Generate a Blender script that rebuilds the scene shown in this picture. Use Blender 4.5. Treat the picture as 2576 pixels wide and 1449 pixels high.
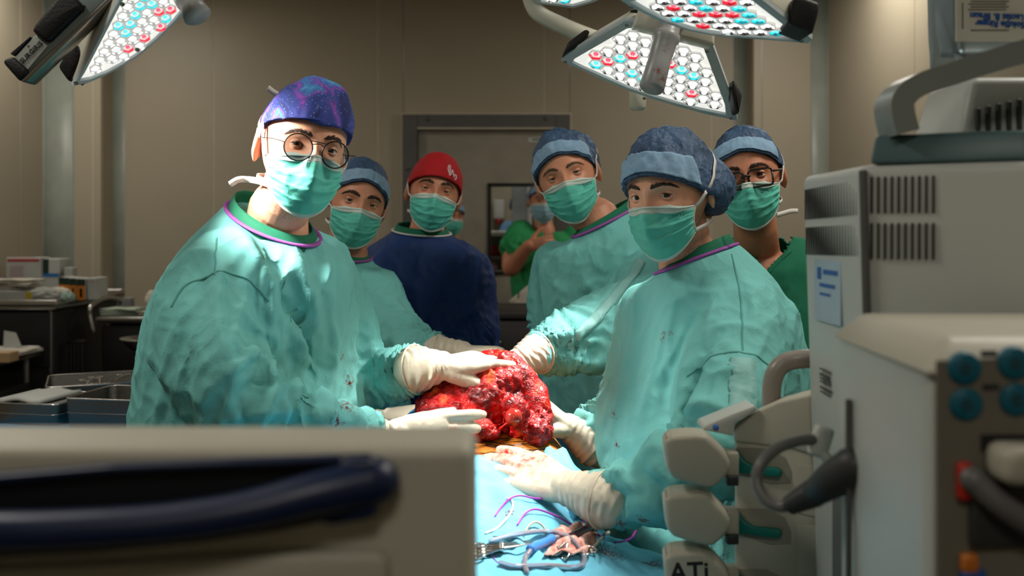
import bpy, bmesh, math, random
import numpy as np
from mathutils import Vector, Matrix, Euler
from mathutils.bvhtree import BVHTree

SC = bpy.context.scene
COL = SC.collection
for _o in list(bpy.data.objects):
    bpy.data.objects.remove(_o)

# ------------------------------------------------------------------ camera, world, light, exposure
FPX, CX, HY, CAMZ = 2400.0, 1288.0, 572.0, 1.5      # focal length and horizon of the photograph in its 2576 x 1449 frame
cam_d = bpy.data.cameras.new('camera')
cam = bpy.data.objects.new('camera', cam_d); COL.objects.link(cam)
cam.location = (0, 0, CAMZ); cam.rotation_euler = (math.pi / 2, 0, 0)
cam_d.sensor_fit = 'HORIZONTAL'; cam_d.sensor_width = 36.0
cam_d.lens = 36.0 * FPX / 2576.0
cam_d.shift_y = -(724.5 - HY) / 2576.0
cam_d.clip_start = 0.02; cam_d.clip_end = 60
cam_d.dof.use_dof = True; cam_d.dof.focus_distance = 1.95; cam_d.dof.aperture_fstop = 3.6
SC.camera = cam

SC.view_settings.view_transform = 'Standard'; SC.view_settings.look = 'None'
SC.view_settings.gamma = 1.0; SC.view_settings.use_curve_mapping = False
SC.view_settings.exposure = 0.22
world = bpy.data.worlds.new('world'); SC.world = world; world.use_nodes = True
world.node_tree.nodes['Background'].inputs[0].default_value = (0.9, 0.92, 1.0, 1)
world.node_tree.nodes['Background'].inputs[1].default_value = 0.04
SC.cycles.max_bounces = 6; SC.cycles.diffuse_bounces = 3; SC.cycles.glossy_bounces = 3
SC.cycles.transmission_bounces = 6; SC.cycles.transparent_max_bounces = 8
SC.cycles.caustics_reflective = False; SC.cycles.caustics_refractive = False
SC.cycles.sample_clamp_indirect = 4.0

# light each added ceiling fill panel (built further down) and each lamp head gives, in watts
CEILING_FILL_W = 15.0
LAMP_W = dict(left=130.0, front=80.0, upper=66.0)

def W(px, py, d):
    """the point d metres in front of the camera seen at a pixel of the photograph"""
    return Vector(((px - CX) / FPX * d, d, CAMZ - (py - HY) / FPX * d))

# ------------------------------------------------------------------ materials
MATS = {}
def srgb(r, g, b):
    f = lambda c: (c / 255 / 12.92) if c / 255 <= 0.04045 else ((c / 255 + 0.055) / 1.055) ** 2.4
    return (f(r), f(g), f(b))

def mat(name, col, rough=0.5, metal=0.0, var=0.08, scale=8.0, bump=0.0, bscale=60.0, emit=None, estr=0.0, trans=0.0, alpha=1.0,
        coat=0.0, sss=0.0, spec=0.5, ior=1.45, col2=None, detail=3.0, crumple=0.0, cscale=25.0, sheen=0.0):
    if name in MATS: return MATS[name]
    m = bpy.data.materials.new(name); m.use_nodes = True
    nt = m.node_tree; N = nt.nodes; L = nt.links
    b = N['Principled BSDF']
    b.inputs['Roughness'].default_value = rough; b.inputs['Metallic'].default_value = metal
    b.inputs['Specular IOR Level'].default_value = spec; b.inputs['IOR'].default_value = ior
    b.inputs['Transmission Weight'].default_value = trans; b.inputs['Alpha'].default_value = alpha
    b.inputs['Coat Weight'].default_value = coat
    if sheen: b.inputs['Sheen Weight'].default_value = sheen
    if sss:
        b.inputs['Subsurface Weight'].default_value = sss
        b.inputs['Subsurface Radius'].default_value = (0.012, 0.005, 0.003)
        b.inputs['Subsurface Scale'].default_value = 1.0
    tc = N.new('ShaderNodeTexCoord')
    nz = N.new('ShaderNodeTexNoise'); nz.inputs['Scale'].default_value = scale; nz.inputs['Detail'].default_value = detail
    L.new(tc.outputs['Object'], nz.inputs['Vector'])
    cr = N.new('ShaderNodeValToRGB')
    c2 = col2 if col2 else tuple(min(1, c * (1 + var)) for c in col)
    c1 = col if col2 else tuple(c * (1 - var) for c in col)
    cr.color_ramp.elements[0].color = (*c1, 1); cr.color_ramp.elements[1].color = (*c2, 1)
    cr.color_ramp.elements[0].position = 0.3; cr.color_ramp.elements[1].position = 0.7
    L.new(nz.outputs['Fac'], cr.inputs['Fac']); L.new(cr.outputs['Color'], b.inputs['Base Color'])
    if emit:
        b.inputs['Emission Color'].default_value = (*emit, 1); b.inputs['Emission Strength'].default_value = estr
    last = None
    if bump:
        n2 = N.new('ShaderNodeTexNoise'); n2.inputs['Scale'].default_value = bscale; n2.inputs['Detail'].default_value = 4
        L.new(tc.outputs['Object'], n2.inputs['Vector'])
        bp = N.new('ShaderNodeBump'); bp.inputs['Strength'].default_value = bump; bp.inputs['Distance'].default_value = 0.004
        L.new(n2.outputs['Fac'], bp.inputs['Height']); last = bp
    if crumple:                                   # creased non-woven cloth: warped cells whose borders stand up
        wv = N.new('ShaderNodeTexNoise'); wv.inputs['Scale'].default_value = cscale * 0.35; wv.inputs['Detail'].default_value = 2
        L.new(tc.outputs['Object'], wv.inputs['Vector'])
        mx = N.new('ShaderNodeVectorMath'); mx.operation = 'MULTIPLY_ADD'
        mx.inputs[1].default_value = (0.10,) * 3; L.new(wv.outputs['Color'], mx.inputs[0]); L.new(tc.outputs['Object'], mx.inputs[2])
        rd = N.new('ShaderNodeTexNoise'); rd.noise_type = 'RIDGED_MULTIFRACTAL'; rd.inputs['Scale'].default_value = cscale * 0.42; rd.inputs['Detail'].default_value = 2.5
        rd.inputs['Lacunarity'].default_value = 2.2; rd.inputs['Offset'].default_value = 0.95; rd.inputs['Gain'].default_value = 2.0; rd.inputs['Roughness'].default_value = 0.55
        ms = N.new('ShaderNodeMapping'); ms.inputs['Scale'].default_value = (1.0, 1.0, 0.55); L.new(mx.outputs[0], ms.inputs['Vector']); L.new(ms.outputs[0], rd.inputs['Vector'])
        mr = N.new('ShaderNodeMapRange'); mr.inputs['From Min'].default_value = 0.2; mr.inputs['From Max'].default_value = 2.2
        L.new(rd.outputs['Fac'], mr.inputs['Value'])
        bp2 = N.new('ShaderNodeBump'); bp2.inputs['Strength'].default_value = crumple; bp2.inputs['Distance'].default_value = 0.02
        L.new(mr.outputs['Result'], bp2.inputs['Height'])
        if last: L.new(last.outputs['Normal'], bp2.inputs['Normal'])
        last = bp2
    if last: L.new(last.outputs['Normal'], b.inputs['Normal'])
    MATS[name] = m
    return m

def stain(m, name, spots, col, scale=60.0, thr=0.5, soft=0.75):
    """copy of a cloth material with dried blood marks of their own shape at object-space spots (point, radius)"""
    n = m.copy(); n.name = name; MATS[name] = n
    nt = n.node_tree; N = nt.nodes; L = nt.links; b = N['Principled BSDF']
    src = b.inputs['Base Color'].links[0].from_socket
    tc = N.new('ShaderNodeTexCoord')
    nz = N.new('ShaderNodeTexNoise'); nz.inputs['Scale'].default_value = scale; nz.inputs['Detail'].default_value = 4
    L.new(tc.outputs['Object'], nz.inputs['Vector'])
    acc = None
    for p, r in spots:
        d = N.new('ShaderNodeVectorMath'); d.operation = 'DISTANCE'; d.inputs[1].default_value = tuple(p)
        L.new(tc.outputs['Object'], d.inputs[0])
        mr = N.new('ShaderNodeMapRange'); mr.inputs['From Min'].default_value = 0; mr.inputs['From Max'].default_value = r
        mr.inputs['To Min'].default_value = 1; mr.inputs['To Max'].default_value = 0
        L.new(d.outputs['Value'], mr.inputs['Value'])
        if acc is None: acc = mr.outputs['Result']
        else:
            mx = N.new('ShaderNodeMath'); mx.operation = 'MAXIMUM'; L.new(acc, mx.inputs[0]); L.new(mr.outputs['Result'], mx.inputs[1]); acc = mx.outputs[0]
    mu = N.new('ShaderNodeMath'); mu.operation = 'MULTIPLY'; L.new(acc, mu.inputs[0]); L.new(nz.outputs['Fac'], mu.inputs[1])
    st = N.new('ShaderNodeMapRange'); st.inputs['From Min'].default_value = thr * 0.55; st.inputs['From Max'].default_value = thr * soft
    L.new(mu.outputs[0], st.inputs['Value'])
    mix = N.new('ShaderNodeMix'); mix.data_type = 'RGBA'
    L.new(st.outputs['Result'], mix.inputs[0]); L.new(src, mix.inputs[6]); mix.inputs[7].default_value = (*col, 1)
    L.new(mix.outputs[2], b.inputs['Base Color'])
    return n

# ------------------------------------------------------------------ numpy noise
_rng = np.random.default_rng(7)
_perm = np.concatenate([_rng.permutation(256)] * 3)
_grad = _rng.normal(size=(256, 3)); _grad /= np.linalg.norm(_grad, axis=1)[:, None]
def perlin(P):
    P = np.asarray(P, float); i = np.floor(P).astype(int); f = P - i; i &= 255
    u = f * f * f * (f * (f * 6 - 15) + 10)
    out = 0
    for dx in (0, 1):
        wx = u[:, 0] if dx else 1 - u[:, 0]
        for dy in (0, 1):
            wy = u[:, 1] if dy else 1 - u[:, 1]
            for dz in (0, 1):
                wz = u[:, 2] if dz else 1 - u[:, 2]
                h = _perm[_perm[_perm[(i[:, 0] + dx) & 255] + ((i[:, 1] + dy) & 255)] + ((i[:, 2] + dz) & 255)]
                g = _grad[h]
                out = out + wx * wy * wz * ((f - np.array([dx, dy, dz])) * g).sum(1)
    return out
def fbm(P, o=3):
    a, s, r = 1.0, 1.0, 0
    for _ in range(o):
        r = r + a * perlin(np.asarray(P) * s + 17.3 * s); a *= 0.5; s *= 2.03
    return r

# ------------------------------------------------------------------ mesh helpers
def tag(o, label=None, cat=None, group=None, kind=None):
    if label: o['label'] = label
    if cat: o['category'] = cat
    if group: o['group'] = group
    if kind: o['kind'] = kind
    return o

def empty(name, loc=(0, 0, 0), label=None, cat=None, group=None, kind=None):
    o = bpy.data.objects.new(name, None); COL.objects.link(o); o.location = loc
    o.empty_display_size = 0.05
    bpy.context.view_layer.update()
    return tag(o, label, cat, group, kind)

def root_of(o):
    v = Vector((0, 0, 0))
    while o is not None:
        v = v + Vector(o.location); o = o.parent
    return v

def obj(name, V, F, m, parent=None, smooth=True, mats=None, midx=None, auto=None):
    """one mesh object from WORLD-space vertices; a child keeps its parent's origin"""
    off = np.array(root_of(parent)) if parent is not None else np.zeros(3)
    V = np.asarray(V, float).reshape(-1, 3)
    if parent is None:
        lo, hi = V.min(0), V.max(0)
        off = np.array([(lo[0] + hi[0]) / 2, (lo[1] + hi[1]) / 2, lo[2]])
    me = bpy.data.meshes.new(name)
    me.from_pydata((V - off).tolist(), [], [list(map(int, f)) for f in F])
    for mm in (mats if mats else [m]): me.materials.append(mm)
    if midx is not None: me.polygons.foreach_set('material_index', np.asarray(midx, dtype=np.int32))
    me.polygons.foreach_set('use_smooth', np.full(len(me.polygons), bool(smooth)))
    me.validate(); me.update()
    if auto is not None:
        try: me.set_sharp_from_angle(angle=math.radians(auto))
        except Exception: pass
    o = bpy.data.objects.new(name, me); COL.objects.link(o)
    if parent is None: o.location = off
    else: o.parent = parent
    return o

def share(src, name, loc=None, parent=None, rot=None, m=None):
    """another object on the same mesh data"""
    o = bpy.data.objects.new(name, src.data); COL.objects.link(o)
    if parent is not None: o.parent = parent
    if loc is not None: o.location = loc
    if rot is not None: o.rotation_euler = rot
    return o

def join(*parts):
    V, F, n = [], [], 0
    for v, f in parts:
        v = np.asarray(v, float).reshape(-1, 3); V.append(v)
        F += [[i + n for i in q] for q in f]; n += len(v)
    return np.vstack(V), F

def catmull(P, n):
    P = np.asarray(P, float); k = len(P)
    if k == 2:
        t = np.linspace(0, 1, n)[:, None]; return P[0] * (1 - t) + P[1] * t
    Q = np.vstack([2 * P[0] - P[1], P, 2 * P[-1] - P[-2]])
    out = []
    for t in np.linspace(0, k - 1, n):
        i = min(int(t), k - 2); u = t - i
        a, b, c, d = Q[i], Q[i + 1], Q[i + 2], Q[i + 3]
        out.append(0.5 * ((2 * b) + (c - a) * u + (2 * a - 5 * b + 4 * c - d) * u * u + (3 * b - a - 3 * c + d) * u ** 3))
    return np.array(out)

def rings_to_mesh(R, closed=True, cap=True):
    R = np.asarray(R); k, n, _ = R.shape
    V = R.reshape(-1, 3); F = []
    m = n if closed else n - 1
    for i in range(k - 1):
        for j in range(m):
            a = i * n + j; b = i * n + (j + 1) % n
            F.append([a, b, b + n, a + n])
    if cap and closed:
        F.append(list(range(n))[::-1]); F.append(list(range((k - 1) * n, k * n)))
    return V, F

def tube(P, r, n=16, res=None, cap='round', flat=1.0, up=None, twist=0.0):
    """tube along a smooth path; r one radius or one per control point; flat < 1 squeezes it along `up`"""
    P = np.asarray([tuple(p) for p in P], float)
    r = np.full(len(P), r, float) if np.isscalar(r) else np.asarray(r, float)
    if res:
        C = catmull(np.hstack([P, r[:, None]]), res); P, r = C[:, :3], np.maximum(C[:, 3], 1e-4)
    T = np.gradient(P, axis=0); T /= np.linalg.norm(T, axis=1)[:, None] + 1e-12
    u = np.array(up if up is not None else ((0, 0, 1) if abs(T[0][2]) < 0.9 else (0, 1, 0)), float)
    u = u - T[0] * (u @ T[0]); u /= np.linalg.norm(u) + 1e-12
    rows = []
    ang = np.linspace(0, 2 * np.pi, n, endpoint=False)
    def ring(c, t, u, rr):
        w = np.cross(t, u)
        return c + rr * (np.cos(ang)[:, None] * w + np.sin(ang)[:, None] * u * flat)
    U = []
    for i in range(len(P)):
        if i:
            u = (np.array(up, float) if up is not None else u)
            u = u - T[i] * (u @ T[i]); u /= np.linalg.norm(u) + 1e-12
        U.append(u.copy())
    if cap == 'round':
        for k in (0.03, 0.35, 0.7): 
            a = k * math.pi / 2; rows.append(ring(P[0] - T[0] * r[0] * math.cos(a), T[0], U[0], r[0] * math.sin(a)))
    for i in range(len(P)): rows.append(ring(P[i], T[i], U[i], r[i]))
    if cap == 'round':
        for k in (0.7, 0.35, 0.03):
            a = k * math.pi / 2; rows.append(ring(P[-1] + T[-1] * r[-1] * math.cos(a), T[-1], U[-1], r[-1] * math.sin(a)))
    return rings_to_mesh(rows, True, cap is not None)

def ribbon(P, w, up, th=0.0012, res=24):
    """flat tape of width w along a path, `up` = direction of its width"""
    return tube(P, w / 2, n=8, res=res, cap='flat', flat=1.0 if th is None else 1.0, up=up) if th is None else _rib(P, w, up, th, res)
def _rib(P, w, up, th, res):
    P = catmull([tuple(p) for p in P], res); T = np.gradient(P, axis=0); T /= np.linalg.norm(T, axis=1)[:, None] + 1e-12
    U = np.array(up, float)
    if U.ndim == 1: U = np.tile(U, (len(P), 1))
    else: U = catmull(U, res)
    U = U - T * (U * T).sum(1)[:, None]; U /= np.linalg.norm(U, axis=1)[:, None] + 1e-12
    B = np.cross(T, U)
    R = np.stack([P + U * w / 2 + B * th / 2, P - U * w / 2 + B * th / 2, P - U * w / 2 - B * th / 2, P + U * w / 2 - B * th / 2], 1)
    return rings_to_mesh(R)

def bm_out(bm):
    bm.verts.index_update()
    V = np.array([v.co[:] for v in bm.verts]); F = [[v.index for v in f.verts] for f in bm.faces]; bm.free(); return V, F

def rbox(c, s, bev=0.0, seg=2, M=None):
    """box of size s about c, bevelled; M = 3x3 matrix turning it"""
    bm = bmesh.new(); bmesh.ops.create_cube(bm, size=1.0)
    for v in bm.verts: v.co = Vector((v.co.x * s[0], v.co.y * s[1], v.co.z * s[2]))
    if bev: bmesh.ops.bevel(bm, geom=list(bm.edges), offset=min(bev, min(s) * 0.49), segments=seg, affect='EDGES', profile=0.5)
    V, F = bm_out(bm)
    if M is not None: V = V @ np.array(M).T
    return V + np.array(c), F

def prism(poly, axis_o, U, Vv, N, depth, bev=0.0, seg=2, taper=1.0):
    """polygon (u,v) in the frame (U,Vv) at axis_o, pushed `depth` along N, bevelled"""
    U, Vv, N, O = (np.array(a, float) for a in (U, Vv, N, axis_o))
    poly = np.asarray(poly, float); c = poly.mean(0)
    bm = bmesh.new()
    a = [bm.verts.new(tuple(O + p[0] * U + p[1] * Vv)) for p in poly]
    q = c + (poly - c) * taper
    b = [bm.verts.new(tuple(O + p[0] * U + p[1] * Vv + N * depth)) for p in q]
    n = len(a)
    bm.faces.new(a); bm.faces.new(b[::-1])
    for i in range(n): bm.faces.new((a[i], b[i], b[(i + 1) % n], a[(i + 1) % n]))
    bmesh.ops.recalc_face_normals(bm, faces=bm.faces)
    if bev: bmesh.ops.bevel(bm, geom=list(bm.edges), offset=bev, segments=seg, affect='EDGES', profile=0.5)
    return bm_out(bm)

def lathe(prof, c, axis=(0, 0, 1), n=24):
    """profile [(radius, height)] turned about an axis through c"""
    ax = Vector(axis).normalized(); u = ax.orthogonal().normalized(); w = ax.cross(u)
    ang = np.linspace(0, 2 * np.pi, n, endpoint=False)
    R = [np.array(c) + np.array(ax) * h + max(r, 1e-4) * (np.cos(ang)[:, None] * np.array(u) + np.sin(ang)[:, None] * np.array(w)) for r, h in prof]
    return rings_to_mesh(R)

def grid_mesh(Pg, flip=False):
    Pg = np.asarray(Pg); a, b, _ = Pg.shape; F = []
    for i in range(a - 1):
        for j in range(b - 1):
            q = [i * b + j, i * b + j + 1, (i + 1) * b + j + 1, (i + 1) * b + j]
            F.append(q[::-1] if flip else q)
    return Pg.reshape(-1, 3), F

def sheet(Pg, th):
    """a grid given thickness th along its normals: closed shell"""
    Pg = np.asarray(Pg, float); a, b, _ = Pg.shape
    du = np.gradient(Pg, axis=0); dv = np.gradient(Pg, axis=1); N = np.cross(du, dv); N /= np.linalg.norm(N, axis=2)[..., None] + 1e-12
    V1, F1 = grid_mesh(Pg + N * th / 2, flip=False); V2, F2 = grid_mesh(Pg - N * th / 2, flip=True)
    n = len(V1); F = F1 + [[i + n for i in q] for q in F2]
    bd = [i for i in range(b)] + [i * b + b - 1 for i in range(1, a)] + [(a - 1) * b + j for j in range(b - 2, -1, -1)] + [i * b for i in range(a - 2, 0, -1)]
    for k in range(len(bd)):
        i, j = bd[k], bd[(k + 1) % len(bd)]; F.append([j, i, i + n, j + n])
    return np.vstack([V1, V2]), F

def from_eval(o):
    dg = bpy.context.evaluated_depsgraph_get(); e = o.evaluated_get(dg); me = e.to_mesh()
    V = np.empty(len(me.vertices) * 3); me.vertices.foreach_get('co', V)
    F = [list(p.vertices) for p in me.polygons]; e.to_mesh_clear()
    return V.reshape(-1, 3), F

def voxel_union(parts, vox, smooth=2, factor=0.5):
    V, F = join(*parts)
    me = bpy.data.meshes.new('tmp'); me.from_pydata(V.tolist(), [], F)
    bm = bmesh.new(); bm.from_mesh(me); bmesh.ops.recalc_face_normals(bm, faces=bm.faces); bm.to_mesh(me); bm.free(); me.update()
    o = bpy.data.objects.new('tmp', me); COL.objects.link(o)
    md = o.modifiers.new('r', 'REMESH'); md.mode = 'VOXEL'; md.voxel_size = vox; md.adaptivity = 0
    if smooth:
        ms = o.modifiers.new('s', 'SMOOTH'); ms.iterations = smooth; ms.factor = factor
    V, F = from_eval(o)
    bpy.data.objects.remove(o); bpy.data.meshes.remove(me)
    return V, F

def vnormals(V, F):
    V = np.asarray(V); Nn = np.zeros_like(V)
    q = np.array([f for f in F if len(f) == 4]); t = np.array([f for f in F if len(f) == 3])
    if len(q):
        n = np.cross(V[q[:, 2]] - V[q[:, 0]], V[q[:, 3]] - V[q[:, 1]])
        for k in range(4): np.add.at(Nn, q[:, k], n)
    if len(t):
        n = np.cross(V[t[:, 1]] - V[t[:, 0]], V[t[:, 2]] - V[t[:, 0]])
        for k in range(3): np.add.at(Nn, t[:, k], n)
    return Nn / (np.linalg.norm(Nn, axis=1)[:, None] + 1e-12)

def relax(V, F, it=1, f=0.5, mask=None):
    V = V.copy(); q = np.array([x for x in F if len(x) == 4])
    E = np.vstack([q[:, [0, 1]], q[:, [1, 2]], q[:, [2, 3]], q[:, [3, 0]]])
    cnt = np.zeros(len(V)); np.add.at(cnt, E[:, 0], 1); np.add.at(cnt, E[:, 1], 1)
    for _ in range(it):
        S = np.zeros_like(V); np.add.at(S, E[:, 0], V[E[:, 1]]); np.add.at(S, E[:, 1], V[E[:, 0]])
        A = S / np.maximum(cnt, 1)[:, None]
        k = f if mask is None else f * mask[:, None]
        V = V + (A - V) * k
    return V

def segdist(V, a, b):
    a, b = np.array(a, float), np.array(b, float); ab = b - a
    t = np.clip(((V - a) @ ab) / (ab @ ab + 1e-12), 0, 1)
    return np.linalg.norm(V - (a + t[:, None] * ab), axis=1), t

def bvh_of(V, F): return BVHTree.FromPolygons([tuple(v) for v in V], F)
def cast(bvh, px, py, lift=0.0):
    """where the view ray through a pixel meets a surface"""
    o = Vector((0, 0, CAMZ)); d = (W(px, py, 1.0) - o).normalized()
    h = bvh.ray_cast(o, d)
    if h[0] is None: return None
    n = h[1] if h[1].dot(d) < 0 else -h[1]
    return h[0] + n * lift

def text_mesh(s, size, M, extrude=0.0004, bold=0.0, align='CENTER'):
    """lettering as a mesh, placed by a 4x4 matrix (text plane xy)"""
    cu = bpy.data.curves.new('t', 'FONT'); cu.body = s; cu.size = size; cu.extrude = extrude; cu.offset = bold
    cu.align_x = align; cu.align_y = 'CENTER'; cu.resolution_u = 3
    o = bpy.data.objects.new('t', cu); COL.objects.link(o)
    V, F = from_eval(o); bpy.data.objects.remove(o); bpy.data.curves.remove(cu)
    M = np.array(M); return V @ M[:3, :3].T + M[:3, 3], F

def frame4(o, x, y):
    x = Vector(x).normalized(); y = Vector(y); y = (y - x * y.dot(x)).normalized(); z = x.cross(y)
    return Matrix(((x.x, y.x, z.x, o[0]), (x.y, y.y, z.y, o[1]), (x.z, y.z, z.z, o[2]), (0, 0, 0, 1)))
# ------------------------------------------------------------------ the room
M_wall = mat('wall_panel', srgb(176, 166, 146), 0.42, var=0.03, scale=2.0, bump=0.03, bscale=300)
M_seal = mat('wall_sealant', srgb(205, 198, 178), 0.6)
M_cove = mat('cove_strip', srgb(150, 156, 146), 0.4)
M_ceil = mat('ceiling_paint', srgb(150, 146, 136), 0.7)
M_floor = mat('floor_vinyl', srgb(44, 46, 46), 0.35, var=0.12, scale=30)
M_frame = mat('door_frame_steel', srgb(96, 94, 92), 0.4, metal=0.2)
M_leaf = mat('door_leaf_laminate', srgb(158, 152, 138), 0.45)
M_black = mat('black_rubber', srgb(20, 20, 21), 0.5)
M_steel = mat('brushed_steel', (0.45, 0.44, 0.42), 0.28, metal=1.0, bump=0.04, bscale=200)
M_dsteel = mat('dull_steel', (0.25, 0.24, 0.23), 0.4, metal=0.8)
M_white = mat('white_plastic', srgb(205, 205, 200), 0.4)
BW, FW = 6.6, 6.36                       # depth of the recessed wall and of the wall sections that stand forward
ZC = 3.15
XL, XR = -3.06, 2.08
bx = lambda px, y: (px - CX) / FPX * y

def panel(parent, x0, x1, y, z0, z1, g=0.003):
    V, F = rbox(((x0 + x1) / 2, y + 0.02, (z0 + z1) / 2), (x1 - x0 - 2 * g, 0.04, z1 - z0 - 2 * g), 0.002, 1)
    return obj('panel', V, F, M_wall, parent, smooth=False)

wb = empty('wall_back', (0, BW, 0), kind='structure')
dx0, dx1, dz = bx(1015, BW), bx(1433, BW), CAMZ + (HY - 290) / FPX * BW
for a, b in ((300, 537), (537, 950), (1433, 1790), (1790, 1872)):
    panel(wb, bx(a, BW) if a > 300 else bx(278, BW), bx(b, BW) if b != 1872 else bx(1880, BW), BW, 0, ZC)
panel(wb, bx(950, BW), dx0, BW, 0, ZC)
panel(wb, dx0, bx(1370, BW), BW, dz, ZC); panel(wb, bx(1370, BW), dx1, BW, dz, ZC)
# sealant behind the joints
for px in (537, 950, 1790):
    V, F = rbox((bx(px, BW), BW + 0.012, ZC / 2), (0.012, 0.02, ZC)); obj('sealant', V, F, M_seal, wb, False)
V, F = rbox((bx(1370, BW), BW + 0.012, (dz + ZC) / 2), (0.012, 0.02, ZC - dz)); obj('sealant', V, F, M_seal, wb, False)

def cove(name, cx, cy, a0, a1, r, m, parent=None):
    """hollow quarter-round corner strip"""
    t = np.linspace(a0, a1, 10)
    P = np.array([[(cx + r * math.cos(a), cy + r * math.sin(a), z) for a in t] for z in (0, ZC)])
    V, F = sheet(P, 0.006)
    return obj(name, V, F, m, parent)

# left forward section, its return and cove; the left wall
wl = empty('wall_corner_left', (-2.8, FW, 0), kind='structure')
xe = bx(255, FW); xj = bx(233, FW); xc = bx(112, FW)
panel(wl, xc, xj, FW, 0, ZC); panel(wl, xj, xe, FW, 0, ZC)
V, F = rbox((xj, FW + 0.012, ZC / 2), (0.012, 0.02, ZC)); obj('sealant', V, F, M_seal, wl, False)
V, F = rbox((xe - 0.02, (FW + BW) / 2 + 0.02, ZC / 2), (0.04, BW - FW, ZC)); obj('return_panel', V, F, M_wall, wl, False)
cove('cove_strip', xe + 0.075, BW - 0.075, math.pi / 2, math.pi, 0.08, M_cove, wl)
w1 = empty('wall_left', (XL, 2, 0), kind='structure')
ys = [-2.5, -0.6, 1.2, 3.0, 4.6, 5.93]
for a, b in zip(ys[:-1], ys[1:]):
    V, F = rbox((XL - 0.02, (a + b) / 2, ZC / 2), (0.04, b - a - 0.006, ZC), 0.002, 1); obj('panel', V, F, M_wall, w1, False)
    V, F = rbox((XL - 0.02, b, ZC / 2), (0.02, 0.012, ZC)); obj('sealant', V, F, M_seal, w1, False)
V, F = rbox((XL - 0.02, 6.15, ZC / 2), (0.04, 0.42, ZC)); obj('panel', V, F, M_wall, w1, False)
cove('cove_strip', XL + 0.14, FW - 0.14, math.pi / 2, math.pi, 0.142, M_cove, w1)

wr = empty('wall_corner_right', (1.8, FW, 0), kind='structure')
xe = bx(1895, FW); xj = bx(1917, FW); xc = bx(2052, FW)
panel(wr, xe, xj, FW, 0, ZC); panel(wr, xj, XR, FW, 0, ZC)
V, F = rbox((xj, FW + 0.012, ZC / 2), (0.012, 0.02, ZC)); obj('sealant', V, F, M_dsteel, wr, False)
V, F = rbox((xe + 0.02, (FW + BW) / 2 + 0.02, ZC / 2), (0.04, BW - FW, ZC)); obj('return_panel', V, F, M_wall, wr, False)
cove('cove_strip', xe - 0.095, BW - 0.095, 0, math.pi / 2, 0.10, M_cove, wr)
w2 = empty('wall_right', (XR, 2, 0), kind='structure')
ys = [-2.5, -0.6, 1.2, 3.1, 4.93, 6.36]
for a, b in zip(ys[:-1], ys[1:]):
    V, F = rbox((XR + 0.02, (a + b) / 2, ZC / 2), (0.04, b - a - 0.006, ZC), 0.002, 1); obj('panel', V, F, M_wall, w2, False)
    V, F = rbox((XR + 0.02, b, ZC / 2), (0.02, 0.012, ZC)); obj('sealant', V, F, M_seal, w2, False)
cove('cove_strip', XR - 0.09, FW - 0.09, 0, math.pi / 2, 0.092, M_cove, w2)
V, F = rbox((-0.5, -2.52, ZC / 2), (5.4, 0.04, ZC)); tag(obj('wall_rear', V, F, M_wall, None, False), kind='structure')
V, F = rbox((-0.5, 3.6, -0.03), (5.6, 12.4, 0.06)); tag(obj('floor', V, F, M_floor, None, False), kind='structure')
V, F = rbox((-0.5, 2.1, ZC + 0.03), (5.6, 9.3, 0.06)); tag(obj('ceiling', V, F, M_ceil, None, False), kind='structure')

# ceiling panels added out of view as fill that washes room and walls
M_lum = mat('unseen_light_diffuser', (0.9, 0.9, 0.88), 0.5, emit=(1.0, 0.93, 0.80), estr=1.6)
for i, (x, y, lab, k) in enumerate(((-2.72, 5.2, 'added unseen ceiling light above the left side carts', 0.9), (1.72, 5.0, 'added unseen ceiling light near the right corner', 0.95),
                                 (-1.6, 1.3, 'added unseen ceiling light above the left instrument table', 1.3), (1.35, 1.6, 'added unseen ceiling light above the monitor cart', 1.5),
                                 (-0.1, -1.2, 'added unseen ceiling light behind the foreground console', 0.9))):
    e = empty('unseen_ceiling_light', (x, y, ZC), lab, 'ceiling light', 'unseen ceiling lights')
    P = [rbox((x + sx * 0.31, y, ZC - 0.01), (0.02, 0.64, 0.02), 0.003) for sx in (-1, 1)] + [rbox((x, y + sy * 0.31, ZC - 0.01), (0.6, 0.02, 0.02), 0.003) for sy in (-1, 1)]
    V, F = join(*P); obj('frame', V, F, M_white, e)
    V, F = rbox((x, y, ZC - 0.008), (0.6, 0.6, 0.008)); obj('diffuser', V, F, M_lum, e, False)
    ld = bpy.data.lights.new('ceiling_fill', 'AREA'); ld.shape = 'SQUARE'; ld.size = 0.58; ld.energy = CEILING_FILL_W * k; ld.color = (1.0, 0.94, 0.84)
    lo = bpy.data.objects.new('ceiling_fill', ld); COL.objects.link(lo); lo.parent = e; lo.location = (0, 0, -0.02)

# ------------------------------------------------------------------ door with its window, and what stands behind it
d1 = empty('door_1', ((dx0 + dx1) / 2, BW, 0), kind='structure')
ix0, ix1, iz = bx(1052, BW), bx(1397, BW), CAMZ + (HY - 324) / FPX * BW
for (a, b, z0, z1) in ((dx0, ix0, 0, dz), (ix1, dx1, 0, dz), (ix0, ix1, iz, dz)):
    V, F = rbox(((a + b) / 2, BW - 0.005, (z0 + z1) / 2), (b - a, 0.11, z1 - z0), 0.003, 1); obj('door_frame', V, F, M_frame, d1, False)
for (a, b, z0, z1) in ((dx0 - 0.012, dx0, 0, dz + 0.012), (dx1, dx1 + 0.012, 0, dz + 0.012), (dx0, dx1, dz, dz + 0.012)):
    V, F = rbox(((a + b) / 2, BW - 0.02, (z0 + z1) / 2), (b - a, 0.04, z1 - z0)); obj('frame_edge', V, F, M_seal, d1, False)
V, F = rbox(((ix0 + ix1) / 2, BW - 0.064, iz - 0.004), (ix1 - ix0, 0.012, 0.012), 0.003); obj('light_strip', V, F, M_seal, d1, False)
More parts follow.
